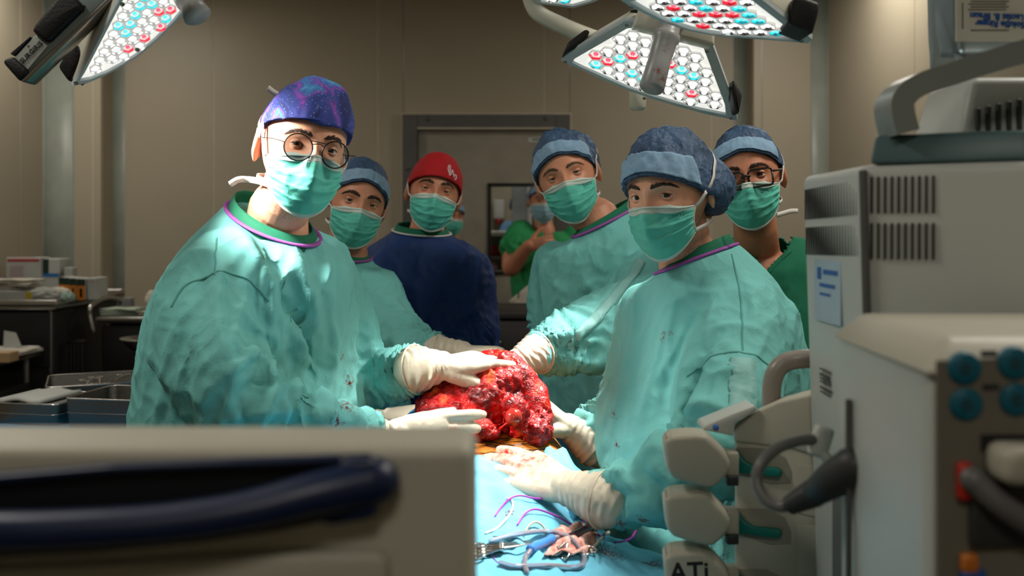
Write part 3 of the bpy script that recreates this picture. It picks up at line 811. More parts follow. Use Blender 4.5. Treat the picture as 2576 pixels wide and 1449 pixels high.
def gown_surface(keys, sleeves, vox=0.007, seed=0, amp=0.006, folds=(), drape=1.0, smooth=3, crease=1.0, tilt=(0, 0)):
    V, F = voxel_union([loft_rings(keys, tilt=tilt)] + [tube(p, r, n=28, res=40) for p, r in sleeves], vox, smooth, 0.5)
    Nn = vnormals(V, F)
    neckz = keys[-1][2]
    soft = ss(neckz + 0.01, neckz - 0.09, V[:, 2])
    S = np.array([6.5, 6.5, 1.6]) * drape
    w = np.stack([V[:, 0] + 0.06 * np.sin(V[:, 2] * 7), V[:, 1] + 0.05 * np.sin(V[:, 2] * 6 + 2), V[:, 2]], -1)
    rg = lambda n, k: np.clip(1 - k * np.abs(n), 0, 1) ** 2
    r1 = rg(fbm(w * S + seed * 7.7, 2), 2.6)                              # long hanging folds
    r3 = rg(fbm(w * S * np.array([1.9, 1.9, 1.6]) + seed * 5.1 + 31, 2), 3.2)
    r2 = rg(fbm(V * 15 + seed * 3.3, 2), 3.5)                             # short creases
    d = soft * amp * (1.25 * (r1 - 0.3) + 0.75 * (r3 - 0.25) + 0.38 * crease * (r2 - 0.25))
    for p, r in sleeves:                                                   # gathers across each sleeve, strongest at the bend and cuff
        P = catmull(np.array([tuple(q) for q in p]), 40)
        dist = np.full(len(V), 9.0); tt = np.zeros(len(V))
        for i in range(39):
            dd, t = segdist(V, P[i], P[i + 1]); m = dd < dist; dist[m] = dd[m]; tt[m] = (i + t[m]) / 39
        near = ss(0.14, 0.06, dist)
        T = P[-1] - P[0]; T /= np.linalg.norm(T)
        ph = fbm(V * 9 + seed, 2)
        bend = gs(tt - 0.55, 0.13) + 1.7 * ss(0.66, 0.95, tt)
        d = d + near * bend * 0.0062 * np.sin(tt * 78 + 11 * ph + 3 * np.sin(V[:, 0] * 30)) * ss(0.2, 0.4, tt)
        d = d + near * 0.010 * fbm(V * 7 + seed * 2.1 + 40, 2) * ss(0.1, 0.3, tt)
    V = V + Nn * d[:, None]
    if folds:
        bv = bvh_of(V, F); Nn = vnormals(V, F)
        D = np.zeros(len(V))
        for (pts, wd, am) in folds:
            H3 = [cast(bv, *p) for p in pts]; H3 = [h for h in H3 if h is not None]
            if len(H3) < 2: continue
            C = catmull([tuple(h) for h in H3], 14); best = np.full(len(V), 9.0); bt = np.zeros(len(V))
            for i in range(13):
                dd, t = segdist(V, C[i], C[i + 1]); m = dd < best; best[m] = dd[m]; bt[m] = (i + t[m]) / 13
            D += 1.25 * am * np.exp(-(best / wd) ** 1.35) * np.sin(np.pi * np.clip(bt, 0.06, 0.94)) ** 0.6
        V = V + Nn * D[:, None]
    return V, F

def surface_line(bv, pts, r, lift=0.0, res=30, n=8, flat=0.5):
    H3 = [cast(bv, *p, lift) for p in pts]; H3 = [h for h in H3 if h is not None]
    if len(H3) < 2: return None
    C = catmull([tuple(h) for h in H3], res); out = []
    for c in C:
        h = bv.find_nearest(Vector(c)); out.append(np.array(h[0]) + np.array(h[1]) * lift)
    up = np.array([h for h in [bv.find_nearest(Vector(C[len(C) // 2]))[1]]][0])
    return tube(out, r, n=n, flat=flat, up=up, cap='round')

def surface_tape(bv, pts, w, lift=0.0028, res=30):
    H3 = [cast(bv, *p) for p in pts]; H3 = [h for h in H3 if h is not None]
    C = catmull([tuple(h) for h in H3], res); rows = []
    T = np.gradient(C, axis=0)
    for c, t in zip(C, T):
        h = bv.find_nearest(Vector(c)); n = h[1]; 
        if n.dot(Vector((0, 0, CAMZ)) - h[0]) < 0: n = -n
        s = n.cross(Vector(t)).normalized(); row = []
        for k in (-1, -0.33, 0.33, 1):
            q = bv.find_nearest(h[0] + s * (w / 2 * k)); nn = q[1] if q[1].dot(n) > 0 else -q[1]
            row.append(np.array(q[0] + nn * lift))
        rows.append(row)
    return sheet(np.array(rows), 0.0008)

def collar(person, bv_body, keys, m, r=0.0055, tilt=(0, 0, 0), parent=None, off=0.0, name='collar_binding', grow=1.0):
    """bias binding round the neck opening, from the last garment ring"""
    x, y, z, w, d, yaw = keys[-1]; t = math.radians(yaw)
    A = np.array([math.cos(t), math.sin(t), 0]); B = np.array([math.sin(t), -math.cos(t), 0])
    a = np.linspace(0, 2 * np.pi, 40)
    P = [np.array([x, y, z + off]) + grow * w * math.cos(q) * A + grow * d * math.sin(q) * B + np.array([0, 0, 1]) * (tilt[0] * math.cos(q) + tilt[1] * math.sin(q)) for q in a]
    v, f = tube(P, r, n=10, cap='flat', flat=0.55, up=None)
    return obj(name, v, f, m, parent or person)

def neck_band(keys, m, parent, tilt=(0, 0), h=0.020):
    """edge of the green scrub top standing a little above the gown collar"""
    x, y, z, w, d, yaw = keys[-1]; t = math.radians(yaw)
    A = np.array([math.cos(t), math.sin(t), 0]); B = np.array([math.sin(t), -math.cos(t), 0]); a = np.linspace(0, 2 * np.pi, 41); rows = []
    for g, dz in ((1.02, -0.012), (0.97, 0.0), (0.90, h * 0.6), (0.84, h)):
        rows.append([np.array([x, y, z + dz]) + g * w * math.cos(q) * A + g * d * math.sin(q) * B + np.array([0, 0, 1.0]) * (tilt[0] * math.cos(q) + tilt[1] * math.sin(q)) for q in a])
    v, f = sheet(np.array(rows), 0.003); return obj('scrub_neckline', v, f, m, parent)

def legs(person, x, y, yaw, m, shoe, top=0.95):
    t = math.radians(yaw); A = np.array([math.cos(t), math.sin(t), 0]); B = np.array([math.sin(t), -math.cos(t), 0]); c = np.array([x, y, 0])
    P = [tube([c + s * A * 0.09 + np.array([0, 0, top]), c + s * A * 0.10 + np.array([0, 0, 0.5]), c + s * A * 0.11 + np.array([0, 0, 0.07])], [0.115, 0.085, 0.075], n=20, res=14) for s in (-1, 1)]
    v, f = voxel_union(P + [tube([c + np.array([0, 0, top - 0.05]), c + np.array([0, 0, top + 0.08])], 0.15, n=24, res=4)], 0.018, 2)
    obj('trousers', v, f, m, person)
    for s in (-1, 1):
        f0 = c + s * A * 0.11
        v, f = tube([f0 - B * 0.06 + np.array([0, 0, 0.045]), f0 + B * 0.04 + np.array([0, 0, 0.045]), f0 + B * 0.17 + np.array([0, 0, 0.035])], [0.042, 0.046, 0.036], n=16, res=10)
        v = np.array(v); v[:, 2] = np.clip(v[:, 2], 0.0, 0.085); obj('shoe', v, f, shoe, person)

# ---- hands
def hand_parts(wrist, f, n, s, curls=(0.3, 0.3, 0.3, 0.3), thumb=(0.55, 0.75, 0.35, 0.25), spread=0.12, k=1.0, fat=1.0, cuff=0.07, cuffdir=None, cr=(0.031, 0.037)):
    """f = towards the fingertips, n = the way the palm faces, s = hint towards the thumb"""
    f = Vector(f).normalized(); n = Vector(n); n = (n - f * n.dot(f)).normalized(); c = f.cross(n)
    s = c if c.dot(Vector(s)) > 0 else -c
    f, n, s, w = (np.array(a) for a in (f, n, s, wrist))
    P = lambda a, b, c_: w + k * (f * a + s * b + n * c_)
    parts = []
    ang = np.linspace(0, 2 * np.pi, 24, endpoint=False); R = []
    for a, hw, ht, off, nb in ((-0.02, 0.026, 0.021, 0, 0), (0.0, 0.027, 0.020, 0, 0), (0.025, 0.034, 0.019, 0.002, 0.003), (0.055, 0.040, 0.017, 0.001, 0.002), (0.082, 0.042, 0.0145, 0, 0), (0.095, 0.038, 0.011, 0, 0)):
        R.append(np.array([P(a, off + hw * math.copysign(abs(math.cos(q)) ** 0.8, math.cos(q)), nb + ht * math.sin(q)) for q in ang]))
    parts.append(rings_to_mesh(R))
    base = ((0.090, 0.0300, 0.0), (0.094, 0.0100, -0.001), (0.090, -0.0105, 0.0), (0.080, -0.0290, 0.002))
    ln = ((0.044, 0.026, 0.021), (0.048, 0.030, 0.022), (0.044, 0.028, 0.021), (0.034, 0.021, 0.019))
    rr = ((0.0096, 0.0088, 0.0074), (0.0098, 0.009, 0.0076), (0.0092, 0.0085, 0.0072), (0.0082, 0.0075, 0.0064))
    for i in range(4):
        sp = spread * (1.5 - i) / 1.5
        th = 0.0; p = P(*base[i]); pts = [P(base[i][0] - 0.03, base[i][1] * 0.95, base[i][2]), p]; rad = [rr[i][0] * 1.02] * 2
        cu = curls[i] if not np.isscalar(curls[i]) else (curls[i] * 0.8, curls[i] * 1.1, curls[i] * 0.7)
        for j in range(3):
            th += cu[j]
            d = f * math.cos(th) * math.cos(sp) + n * math.sin(th) + s * math.sin(sp) * math.cos(th)
            p = p + d * ln[i][j] * k; pts.append(p); rad.append(rr[i][j])
        parts.append(tube(pts, np.array(rad) * k * fat, n=14, res=20))
    a, b, c_, cu = thumb
    d = f * a + s * b + n * c_; d /= np.linalg.norm(d)
    p0 = P(0.012, 0.016, 0.006); p1 = p0 + d * 0.046 * k
    d2 = d * math.cos(cu) + f * math.sin(cu) * 0.8 + n * math.sin(cu) * 0.4; d2 /= np.linalg.norm(d2); p2 = p1 + d2 * 0.034 * k
    d3 = d2 * math.cos(cu) + f * math.sin(cu) * 0.9; d3 /= np.linalg.norm(d3); p3 = p2 + d3 * 0.026 * k
    parts.append(tube([p0, p1, p2, p3], np.array([0.0165, 0.0128, 0.0108, 0.0086]) * k * fat, n=16, res=20))
    if cuff:
        cd = np.array(cuffdir, float) / np.linalg.norm(cuffdir) if cuffdir is not None else -f
        parts.append(tube([w + f * 0.012, w + cd * cuff * 0.5, w + cd * cuff], [0.026 * k, cr[0] * k, cr[1] * k], n=24, res=12))
    return parts

M_glove = mat('latex_glove', srgb(208, 198, 178), 0.42, var=0.03, scale=30, bump=0.25, bscale=90, sss=0.04)
def glove(person, vox=0.0026, m=None, seed=0, name='glove', cuff_at=None, **kw):
    parts = hand_parts(**kw)
    V, F = voxel_union(parts, vox, 2, 0.5)
    Nn = vnormals(V, F); w = np.array(kw['wrist'], float); f = np.array(Vector(kw['f']).normalized())
    t = (V - w) @ f
    r = 1 - 2 * np.abs(fbm(V * np.array([26, 26, 26]) + seed, 2))
    ring = np.sin(t * 420 + 5 * fbm(V * 20 + seed, 2))
    V = V + Nn * (0.0008 * r + 0.0014 * ring * ss(0.03, -0.01, t))[:, None]
    o = obj(name, V, F, m or M_glove, person)
    if kw.get('cuff', 0.07):
        cd = np.array(kw['cuffdir'], float) if kw.get('cuffdir') is not None else -f
        cd = cd / np.linalg.norm(cd); c = w + cd * kw.get('cuff', 0.07) * 1.0; R = (kw.get('cr', (0.031, 0.037))[1] + 0.001) * kw.get('k', 1.0)
        u = Vector(cd).orthogonal().normalized(); v2 = Vector(cd).cross(u)
        a = np.linspace(0, 2 * np.pi, 28)
        P = [c + R * (math.cos(q) * np.array(u) + math.sin(q) * np.array(v2)) for q in a]
        v, fc = tube(P, 0.0024, n=8, cap='flat'); obj('rolled_cuff', v, fc, m or M_glove, o)
    return o
# ------------------------------------------------------------------ people
GOWN = srgb(118, 194, 190)
M_gown = mat('gown_teal', GOWN, 0.82, var=0.05, scale=7, bump=0.22, bscale=420, crumple=0.6, cscale=15, spec=0.3)
M_seam = mat('gown_seam', srgb(88, 160, 152), 0.75, bump=0.2, bscale=300)
M_tape = mat('gown_sleeve_tape', srgb(134, 192, 188), 0.6, bump=0.2, bscale=200)
M_bluegown = mat('gown_navy', srgb(10, 50, 106), 0.7, var=0.1, scale=6, bump=0.25, bscale=300, crumple=0.3, cscale=12)
M_bluedk = mat('gown_navy_bib', srgb(18, 58, 118), 0.7, var=0.1, scale=6, bump=0.25, bscale=300)
M_purple = mat('purple_binding', srgb(160, 82, 172), 0.6, bump=0.4, bscale=500)
M_scrub = mat('scrub_green', srgb(16, 112, 82), 0.8, var=0.08, scale=9, bump=0.3, bscale=600, crumple=0.08, cscale=14)
M_scrub2 = mat('scrub_bright_green', srgb(40, 150, 88), 0.8, var=0.08, scale=9, bump=0.3, bscale=500, crumple=0.1, cscale=14)
M_scrubb = mat('scrub_light_blue', srgb(110, 155, 200), 0.8, var=0.08, scale=9)
M_greytop = mat('grey_top', srgb(128, 118, 116), 0.85, bump=0.3, bscale=300)
M_capblue = mat('bouffant_blue', srgb(62, 88, 120), 0.55, var=0.2, scale=18, bump=0.3, bscale=240, crumple=0.5, cscale=45, spec=0.4)
M_band = mat('cap_brow_band', srgb(134, 170, 200), 0.7, var=0.10, scale=60, bump=0.3, bscale=500)
M_capred = mat('cap_red', srgb(176, 16, 26), 0.8, var=0.06, scale=12, bump=0.3, bscale=500)
M_gold = mat('gold', (0.8, 0.5, 0.12), 0.2, metal=1.0)
M_shoe = mat('white_clog', srgb(190, 190, 188), 0.5)
M_skin1 = skin_mat('skin_light', srgb(226, 172, 142))
M_skin2 = skin_mat('skin_tan', srgb(206, 148, 118))
M_skin3 = skin_mat('skin_warm', srgb(196, 136, 106))

# printed cloth with clouds of blue, violet and pink and small pale specks
def galaxy():
    m = mat('galaxy_print_cloth', (0.1, 0.1, 0.4), 0.75, bump=0.3, bscale=600)
    nt = m.node_tree; N = nt.nodes; L = nt.links; b = N['Principled BSDF']
    tc = N.new('ShaderNodeTexCoord'); nz = N.new('ShaderNodeTexNoise'); nz.inputs['Scale'].default_value = 15; nz.inputs['Detail'].default_value = 7; nz.inputs['Distortion'].default_value = 1.2
    L.new(tc.outputs['Object'], nz.inputs['Vector'])
    cr = N.new('ShaderNodeValToRGB'); E = cr.color_ramp.elements
    E[0].position = 0.28; E[0].color = (*srgb(28, 38, 92), 1); E[1].position = 0.80; E[1].color = (*srgb(150, 215, 235), 1)
    for p, c in ((0.42, (30, 42, 108)), (0.49, (46, 66, 146)), (0.545, (62, 72, 160)), (0.575, (104, 62, 156)), (0.595, (150, 74, 186)), (0.615, (74, 86, 172)), (0.66, (58, 130, 196))):
        e = E.new(p); e.color = (*srgb(*c), 1)
    L.new(nz.outputs['Fac'], cr.inputs['Fac'])
    vo = N.new('ShaderNodeTexVoronoi'); vo.inputs['Scale'].default_value = 170; L.new(tc.outputs['Object'], vo.inputs['Vector'])
    mr = N.new('ShaderNodeMapRange'); mr.inputs['From Min'].default_value = 0.10; mr.inputs['From Max'].default_value = 0.16; mr.inputs['To Min'].default_value = 0.75; mr.inputs['To Max'].default_value = 0
    L.new(vo.outputs['Distance'], mr.inputs['Value'])
    mx = N.new('ShaderNodeMix'); mx.data_type = 'RGBA'; L.new(mr.outputs['Result'], mx.inputs[0]); L.new(cr.outputs['Color'], mx.inputs[6]); mx.inputs[7].default_value = (*srgb(220, 225, 245), 1)
    L.new(mx.outputs[2], b.inputs['Base Color'])
    return m
M_galaxy = galaxy()

def head_at(px, py, d, yaw, roll, pitch, s=1.0):
    H = Head((0, 0, 0), yaw, roll, pitch, s); H.c = np.array(W(px, py, d)) - H.d((0, -0.083 * s, 0)); return H

def gown_obj(person, keys, sleeves, m, name='gown', spots=None, **kw):
    V, F = gown_surface(keys, sleeves, **kw)
    if spots:
        bv = bvh_of(V, F); off = root_of(person); L = []
        for px, py, r in spots:
            h = cast(bv, px, py)
            if h is not None: L.append((h - off, r))
        m = stain(m, m.name + '_blood_marks_%d' % len(MATS), L, srgb(112, 30, 30), 150.0, 0.62, 0.95)
    o = obj(name, V, F, m, person)
    return o, bvh_of(V, F)

def ln(parent, bv, pts, r, m, name='seam', lift=0.0, flat=0.6):
    q = surface_line(bv, pts, r, lift, flat=flat)
    if q: return obj(name, q[0], q[1], m, parent)

# ---- 1. surgeon at the left of the table: galaxy print cap, round wire glasses
k1 = [(-.50, 1.88, .32, .27, .22, 60), (-.50, 1.88, .90, .235, .185, 60), (-.505, 1.875, 1.10, .24, .18, 60), (-.505, 1.87, 1.25, .235, .165, 60),
      (-.495, 1.865, 1.37, .215, .150, 60), (-.482, 1.86, 1.442, .178, .125, 60), (-.468, 1.855, 1.486, .118, .100, 60), (-.462, 1.85, 1.508, .088, .086, 60)]
p1 = empty('person', (-.50, 1.88, 0), 'surgeon in teal gown, galaxy-print cap and round wire glasses, nearest on the left', 'person', 'surgical team')
H1 = head_at(791, 371, 1.685, 27, 11, 1, .965)
b1, bv1, _, _ = build_body(p1, H1, (-.452, 1.845, 1.53), 60, M_skin1, 0.0026, beard=0.55, lids=(19, -14), brow=.9)
s1n = ([W(574, 690, 1.755), W(516, 805, 1.69), W(582, 985, 1.63), W(770, 1058, 1.665), W(880, 1086, 1.695), W(930, 1098, 1.708)], [.086, .090, .082, .058, .052, .032])
s1f = ([W(790, 665, 1.99), W(850, 800, 2.02), W(893, 940, 2.03), W(975, 946, 1.99), W(1020, 934, 1.96), W(1046, 928, 1.94)], [.072, .076, .074, .060, .052, .034])
f1 = [([(700, 690), (745, 780), (795, 860), (800, 930), (770, 1000)], .022, -.030), ([(680, 720), (720, 800), (770, 870), (750, 920)], .018, .016), ([(545, 690), (560, 860), (600, 1000)], .016, .010), ([(690, 690), (720, 780), (740, 900), (770, 1060)], .020, -.016), ([(560, 560), (640, 650), (720, 760)], .020, .012),
      ([(600, 545), (690, 640), (760, 740), (790, 830)], .016, -.010), ([(700, 600), (770, 720), (800, 860), (830, 1040)], .016, .010), ([(740, 610), (820, 740), (850, 900)], .014, -.009),
      ([(555, 960), (620, 900), (690, 865)], .014, .012), ([(600, 1000), (650, 960), (700, 960)], .012, -.010), ([(430, 650), (405, 800), (400, 1000)], .02, .010),
      ([(480, 1070), (470, 950), (450, 820)], .014, -.010), ([(560, 1060), (650, 1040), (760, 1030)], .012, .010), ([(650, 1060), (740, 1070), (860, 1085)], .010, -.008),
      ([(540, 620), (500, 720), (480, 800)], .016, -.008), ([(880, 900), (950, 900), (1040, 910)], .010, .008), ([(920, 980), (980, 930), (1050, 925)], .010, -.008), ([(600, 780), (640, 830), (690, 850)], .012, .010),
      ([(640, 850), (655, 930), (645, 980)], .010, -.010), ([(690, 700), (680, 800), (700, 900)], .012, .009), ([(830, 760), (850, 900), (870, 1040)], .012, .008)]
g1, bg1 = gown_obj(p1, k1, [s1n, s1f], M_gown, tilt=(0.0, -.044), vox=0.0055, seed=1, amp=0.008, folds=f1, spots=[(880, 960, .05), (870, 1020, .06), (850, 1060, .05), (860, 900, .03)])
collar(p1, bv1, k1, M_purple, .0055, (0.0, -.044), g1, .001, grow=1.02)
neck_band(k1, M_scrub, g1, (0.0, -.044))
ln(g1, bg1, [(548, 510), (545, 600), (540, 690)], .0022, M_seam); ln(g1, bg1, [(432, 770), (470, 715), (545, 683), (620, 700), (675, 755)], .0024, M_seam)
build_mask(p1, H1, bv1, seed=1.3)
c1 = build_cap(p1, H1, bv1, M_galaxy, front=.040, back=-.035, seed=2, wr=.0018, size=1.02, side=.016, bulge=(((.2, -.1, 1), .010, .12), ((.75, -.35, .8), .008, .08)))
ln(c1, bvh_of(*[np.array([c1.matrix_world @ v.co + Vector(p1.location) for v in c1.data.vertices]), [list(q.vertices) for q in c1.data.polygons]]), [(672, 318), (720, 296), (790, 300), (840, 320), (866, 345)], .0016, M_galaxy, 'hem_fold', .0008)
v, f = _rib([W(738, 262, 1.80), W(712, 246, 1.81), W(690, 233, 1.81), W(674, 221, 1.80)], .011, (0.35, 0.1, 1), .0015, 14); obj('tie_end', v, f, M_tie, c1)
v, f = _rib([W(690, 470, 1.72), W(660, 458, 1.75), W(628, 452, 1.77), W(600, 452, 1.76), W(578, 464, 1.75)], .0115, (0.1, 0, 1), .0015, 20); obj('loose_tie', v, f, M_tie, c1)
# round wire glasses
M_wire = mat('dark_wire', (0.03, 0.03, 0.028), 0.3, metal=0.8); M_lens = mat('lens_glass', (0.95, 0.97, 0.96), 0.02, trans=1.0, ior=1.04, spec=0.4)
gl = None
a = np.linspace(0, 2 * np.pi, 41)
rimP = lambda s: [H1.w((s * .0345 + .0255 * math.cos(q), -.1085 + .006 * abs(.0345 * s + .0255 * math.cos(q)) / .06, -.006 + .0245 * math.sin(q))) for q in a]
v, f = join(tube(rimP(-1), .0012, 8, cap='flat'), tube(rimP(1), .0012, 8, cap='flat'), tube([H1.w((-.011, -.1088, .004)), H1.w((0, -.114, .007)), H1.w((.011, -.1088, .004))], .0009, 8, res=8), tube([H1.w((-.013, -.1088, .010)), H1.w((.013, -.1088, .010))], .0009, 8))
gl = obj('glasses', v, f, M_wire, p1)
for s in (-1, 1):
    v, f = tube([H1.w((s * .060, -.103, -.002)), H1.w((s * .077, -.09, 0)), H1.w((s * .084, -.03, .0)), H1.w((s * .083, .01, .0)), H1.w((s * .080, .035, -.02))], .0010, 8, res=20); obj('temple', v, f, M_wire, gl)
    c = H1.w((s * .0345, -.1075, -.006)); v, f = lathe([(0, .0006), (.0243, .0006), (.0243, -.0006), (0, -.0006)], c, H1.d((s * .1, -1, 0)), 28); obj('lens', v, f, M_lens, gl)
ln(p1, bv1, [(622, 470), (630, 490), (648, 512)], .0016, M_gold, 'necklace', .001, 1.0)
glove(p1, vox=.0026, seed=3, wrist=W(1098, 922, 1.915), f=(.86, .50, .05), n=(.0, .15, -1), s=(0, -1, 0), curls=(.22, .24, .26, .3), thumb=(.80, .36, .40, .10), spread=.12, k=1.16, cuff=.05, cuffdir=W(1045, 929, 1.94) - W(1098, 922, 1.915), cr=(.036, .042), m=stain(M_glove, 'glove_marked_a', [(W(1225, 970, 1.93) - p1.location, .05), (W(1130, 980, 1.93) - p1.location, .03)], srgb(190, 100, 64), 110, .6, 1.2))
glove(p1, vox=.0026, seed=5, wrist=W(985, 1101, 1.722), f=(.96, .22, .0), n=(0, 1, -.25), s=(0, 0, 1), curls=(.35, .55, .7, .8), thumb=(.95, .25, .30, .1), spread=.05, k=1.08, cuff=.05, cr=(.032, .036), m=stain(M_glove, 'glove_marked_b', [(W(1140, 1080, 1.74) - p1.location, .05), (W(1060, 1060, 1.72) - p1.location, .025)], srgb(190, 90, 74), 110, .6, 1.2))
legs(p1, -.50, 1.88, 60, M_scrub, M_shoe)

# ---- 2. assistant behind him
k2 = [(-.50, 2.72, .32, .26, .22, 35), (-.50, 2.72, .9, .215, .18, 35), (-.505, 2.71, 1.1, .205, .165, 35), (-.505, 2.69, 1.22, .198, .15, 35), (-.495, 2.67, 1.31, .178, .13, 35),
      (-.482, 2.655, 1.365, .14, .11, 35), (-.470, 2.64, 1.40, .092, .085, 35), (-.465, 2.635, 1.418, .074, .074, 35)]
p2 = empty('person', (-.50, 2.72, 0), 'assistant in teal gown and blue cap, head tilted, half hidden behind the surgeon in glasses', 'person', 'surgical team')
H2 = head_at(909, 511, 2.53, 18, 14, 2, .96)
b2, bv2, _, _ = build_body(p2, H2, (-.455, 2.63, 1.425), 35, M_skin2, 0.0032, beard=.35, lids=(19, -13), brow=1.25)
s2 = ([W(945, 735, 2.62), W(985, 840, 2.52), W(1050, 885, 2.38), W(1110, 888, 2.31)], [.072, .074, .058, .034])
g2, bg2 = gown_obj(p2, k2, [s2], M_gown, tilt=(0, -.012), vox=0.0075, seed=4, amp=.007, folds=[([(905, 700), (925, 800), (930, 900)], .016, .008), ([(950, 720), (990, 800), (1000, 860)], .014, .008), ([(880, 700), (890, 850)], .012, -.007), ([(1020, 850), (1070, 870)], .01, .006)])
collar(p2, bv2, k2, M_purple, .0055, (0, -.012), g2, .001, grow=1.02); neck_band(k2, M_scrub, g2, (0, -.012))
build_mask(p2, H2, bv2, seed=4.4)
build_cap(p2, H2, bv2, M_capblue, front=.062, back=-.05, puff=.012, seed=5, band=M_band, side=-.012)
glove(p2, vox=.003, seed=8, wrist=W(1150, 888, 2.26), f=(.95, -.25, .02), n=(0, 0, -1), s=(0, -1, 0), curls=(.5, .5, .5, .6), spread=.15, k=1.12, cuff=.045)
glove(p2, vox=.003, seed=9, wrist=W(945, 1052, 2.14), f=(.97, -.05, .10), n=(0, .2, -1), s=(0, -1, 0), curls=(.4, .5, .5, .5), k=1.05, cuff=.06)
legs(p2, -.50, 2.72, 35, M_scrub, M_shoe)

# ---- 3. man in the navy gown and red cap
k3 = [(-.27, 2.98, .32, .27, .2, 5), (-.27, 2.98, .9, .22, .17, 5), (-.27, 2.98, 1.1, .225, .165, 5), (-.272, 2.975, 1.25, .225, .15, 5), (-.275, 2.97, 1.36, .215, .13, 5),
      (-.278, 2.965, 1.43, .175, .11, 5), (-.28, 2.96, 1.468, .11, .09, 5), (-.28, 2.96, 1.485, .088, .08, 5)]
p3 = empty('person', (-.27, 2.98, 0), 'man in navy gown and red cap standing behind the table', 'person', 'surgical team')
H3 = head_at(1097, 478, 2.86, 8, 11, -3, .97)
b3, bv3, _, _ = build_body(p3, H3, (-.262, 2.955, 1.485), 5, M_skin3, 0.0034, lids=(14, -12), brow=1.15)
s3 = [([W(1165, 700, 2.98), W(1190, 800, 2.95), W(1165, 880, 2.86), W(1060, 900, 2.78)], [.07, .074, .062, .045]), ([W(935, 690, 2.98), W(915, 800, 2.95), W(950, 890, 2.86), W(1040, 895, 2.76)], [.07, .074, .062, .045])]
g3, bg3 = gown_obj(p3, k3, s3, M_bluegown, tilt=(-.006, -.012), vox=0.008, seed=6, amp=.009, crease=1.3, folds=[([(1040, 720), (1060, 800), (1050, 860)], .014, .01), ([(1110, 700), (1130, 800)], .014, -.009), ([(1000, 760), (1020, 850)], .012, .009)])
collar(p3, bv3, k3, M_tie, .005, (-.006, -.012), g3, .001, grow=1.02); neck_band(k3, M_scrub, g3, (-.006, -.012))
build_mask(p3, H3, bv3, seed=6.1)
c3 = build_cap(p3, H3, bv3, M_capred, front=.040, back=-.04, seed=7, wr=.001, size=1.03)
bvc = bvh_of(np.array([Vector(v.co) + Vector(p3.location) for v in c3.data.vertices]), [list(q.vertices) for q in c3.data.polygons])
for pts in ([(1129, 434), (1127, 424), (1129, 417), (1132, 418), (1132, 428), (1130, 440), (1133, 440), (1137, 430), (1138, 429), (1140, 440), (1142, 444)], [(1141, 446), (1143, 440), (1147, 442), (1146, 449), (1143, 452), (1147, 450)]):
    ln(c3, bvc, pts, .0016, mat('cap_lettering', srgb(222, 205, 205), 0.7), 'script_mark', .0012, 1.0)
legs(p3, -.27, 2.98, 5, M_scrub, M_shoe)

# ---- 5. assistant at the right far side, gold necklace
k5 = [(.27, 2.62, .32, .26, .22, -20), (.27, 2.62, .9, .22, .185, -20), (.268, 2.61, 1.1, .215, .175, -20), (.265, 2.60, 1.25, .208, .155, -20), (.262, 2.585, 1.38, .195, .135, -20),
      (.256, 2.575, 1.452, .160, .112, -20), (.250, 2.565, 1.495, .102, .090, -20), (.246, 2.56, 1.515, .082, .08, -20)]
p5 = empty('person', (.27, 2.62, 0), 'assistant in teal gown with gold necklace, head tilted, beyond the wound on the right', 'person', 'surgical team')
H5 = head_at(1420, 442, 2.50, -8, -17, 4)
b5, bv5, _, _ = build_body(p5, H5, (.235, 2.56, 1.515), -20, M_skin2, 0.0032, eye=M_blue, hair=M_hairlt, lids=(12, -11), beard=.15)
s5 = [([W(1650, 690, 2.47), W(1590, 790, 2.33), W(1480, 848, 2.22), W(1410, 866, 2.17), W(1380, 876, 2.15), W(1356, 884, 2.13)], [.085, .098, .088, .062, .052, .034]), ([W(1392, 660, 2.62), W(1385, 800, 2.66), W(1420, 900, 2.6)], [.06, .062, .05])]
g5, bg5 = gown_obj(p5, k5, s5, M_gown, tilt=(.038, -.018), vox=0.0065, seed=9, amp=.007, folds=[([(1430, 620), (1400, 720), (1390, 840)], .014, .009), ([(1500, 620), (1480, 720), (1420, 820)], .014, .009), ([(1370, 700), (1365, 820)], .012, -.008), ([(1560, 620), (1540, 700), (1500, 760)], .012, -.009),
      ([(1330, 860), (1400, 850), (1450, 830)], .010, .010), ([(1400, 920), (1430, 880), (1500, 870)], .012, -.010), ([(1420, 900), (1500, 915), (1560, 880)], .012, .010), ([(1360, 880), (1380, 910)], .008, .008)], spots=[(1375, 850, .03)])
collar(p5, bv5, k5, M_purple, .0055, (.038, -.018), g5, .001, grow=1.02); neck_band(k5, M_scrub, g5, (.038, -.018))
q = surface_tape(bg5, [(1612, 655), (1555, 735), (1500, 800), (1455, 845), (1432, 880)], .026); obj('sleeve_tape', q[0], q[1], M_tape, g5)
build_mask(p5, H5, bv5, seed=8.2, logo=(.62, .2, .011))
build_cap(p5, H5, bv5, M_capblue, front=.058, back=-.06, puff=.022, seed=9, band=M_band, side=-.008, bulge=(((.8, .55, .35), .018, .10),))
ln(p5, bv5, [(1548, 512), (1546, 530), (1540, 545), (1533, 556)], .0022, M_gold, 'necklace', .0015, 1.0)
glove(p5, vox=.003, seed=11, wrist=W(1306, 905, 2.075), f=(-.60, -.30, -.50), n=(.35, .1, -1), s=(-.3, -1, .2), curls=(.8, .8, .85, .9), spread=.12, k=1.02, cuff=.062, cuffdir=W(1352, 888, 2.12) - W(1306, 905, 2.075), cr=(.036, .044))
legs(p5, .27, 2.62, -20, M_scrub, M_shoe)

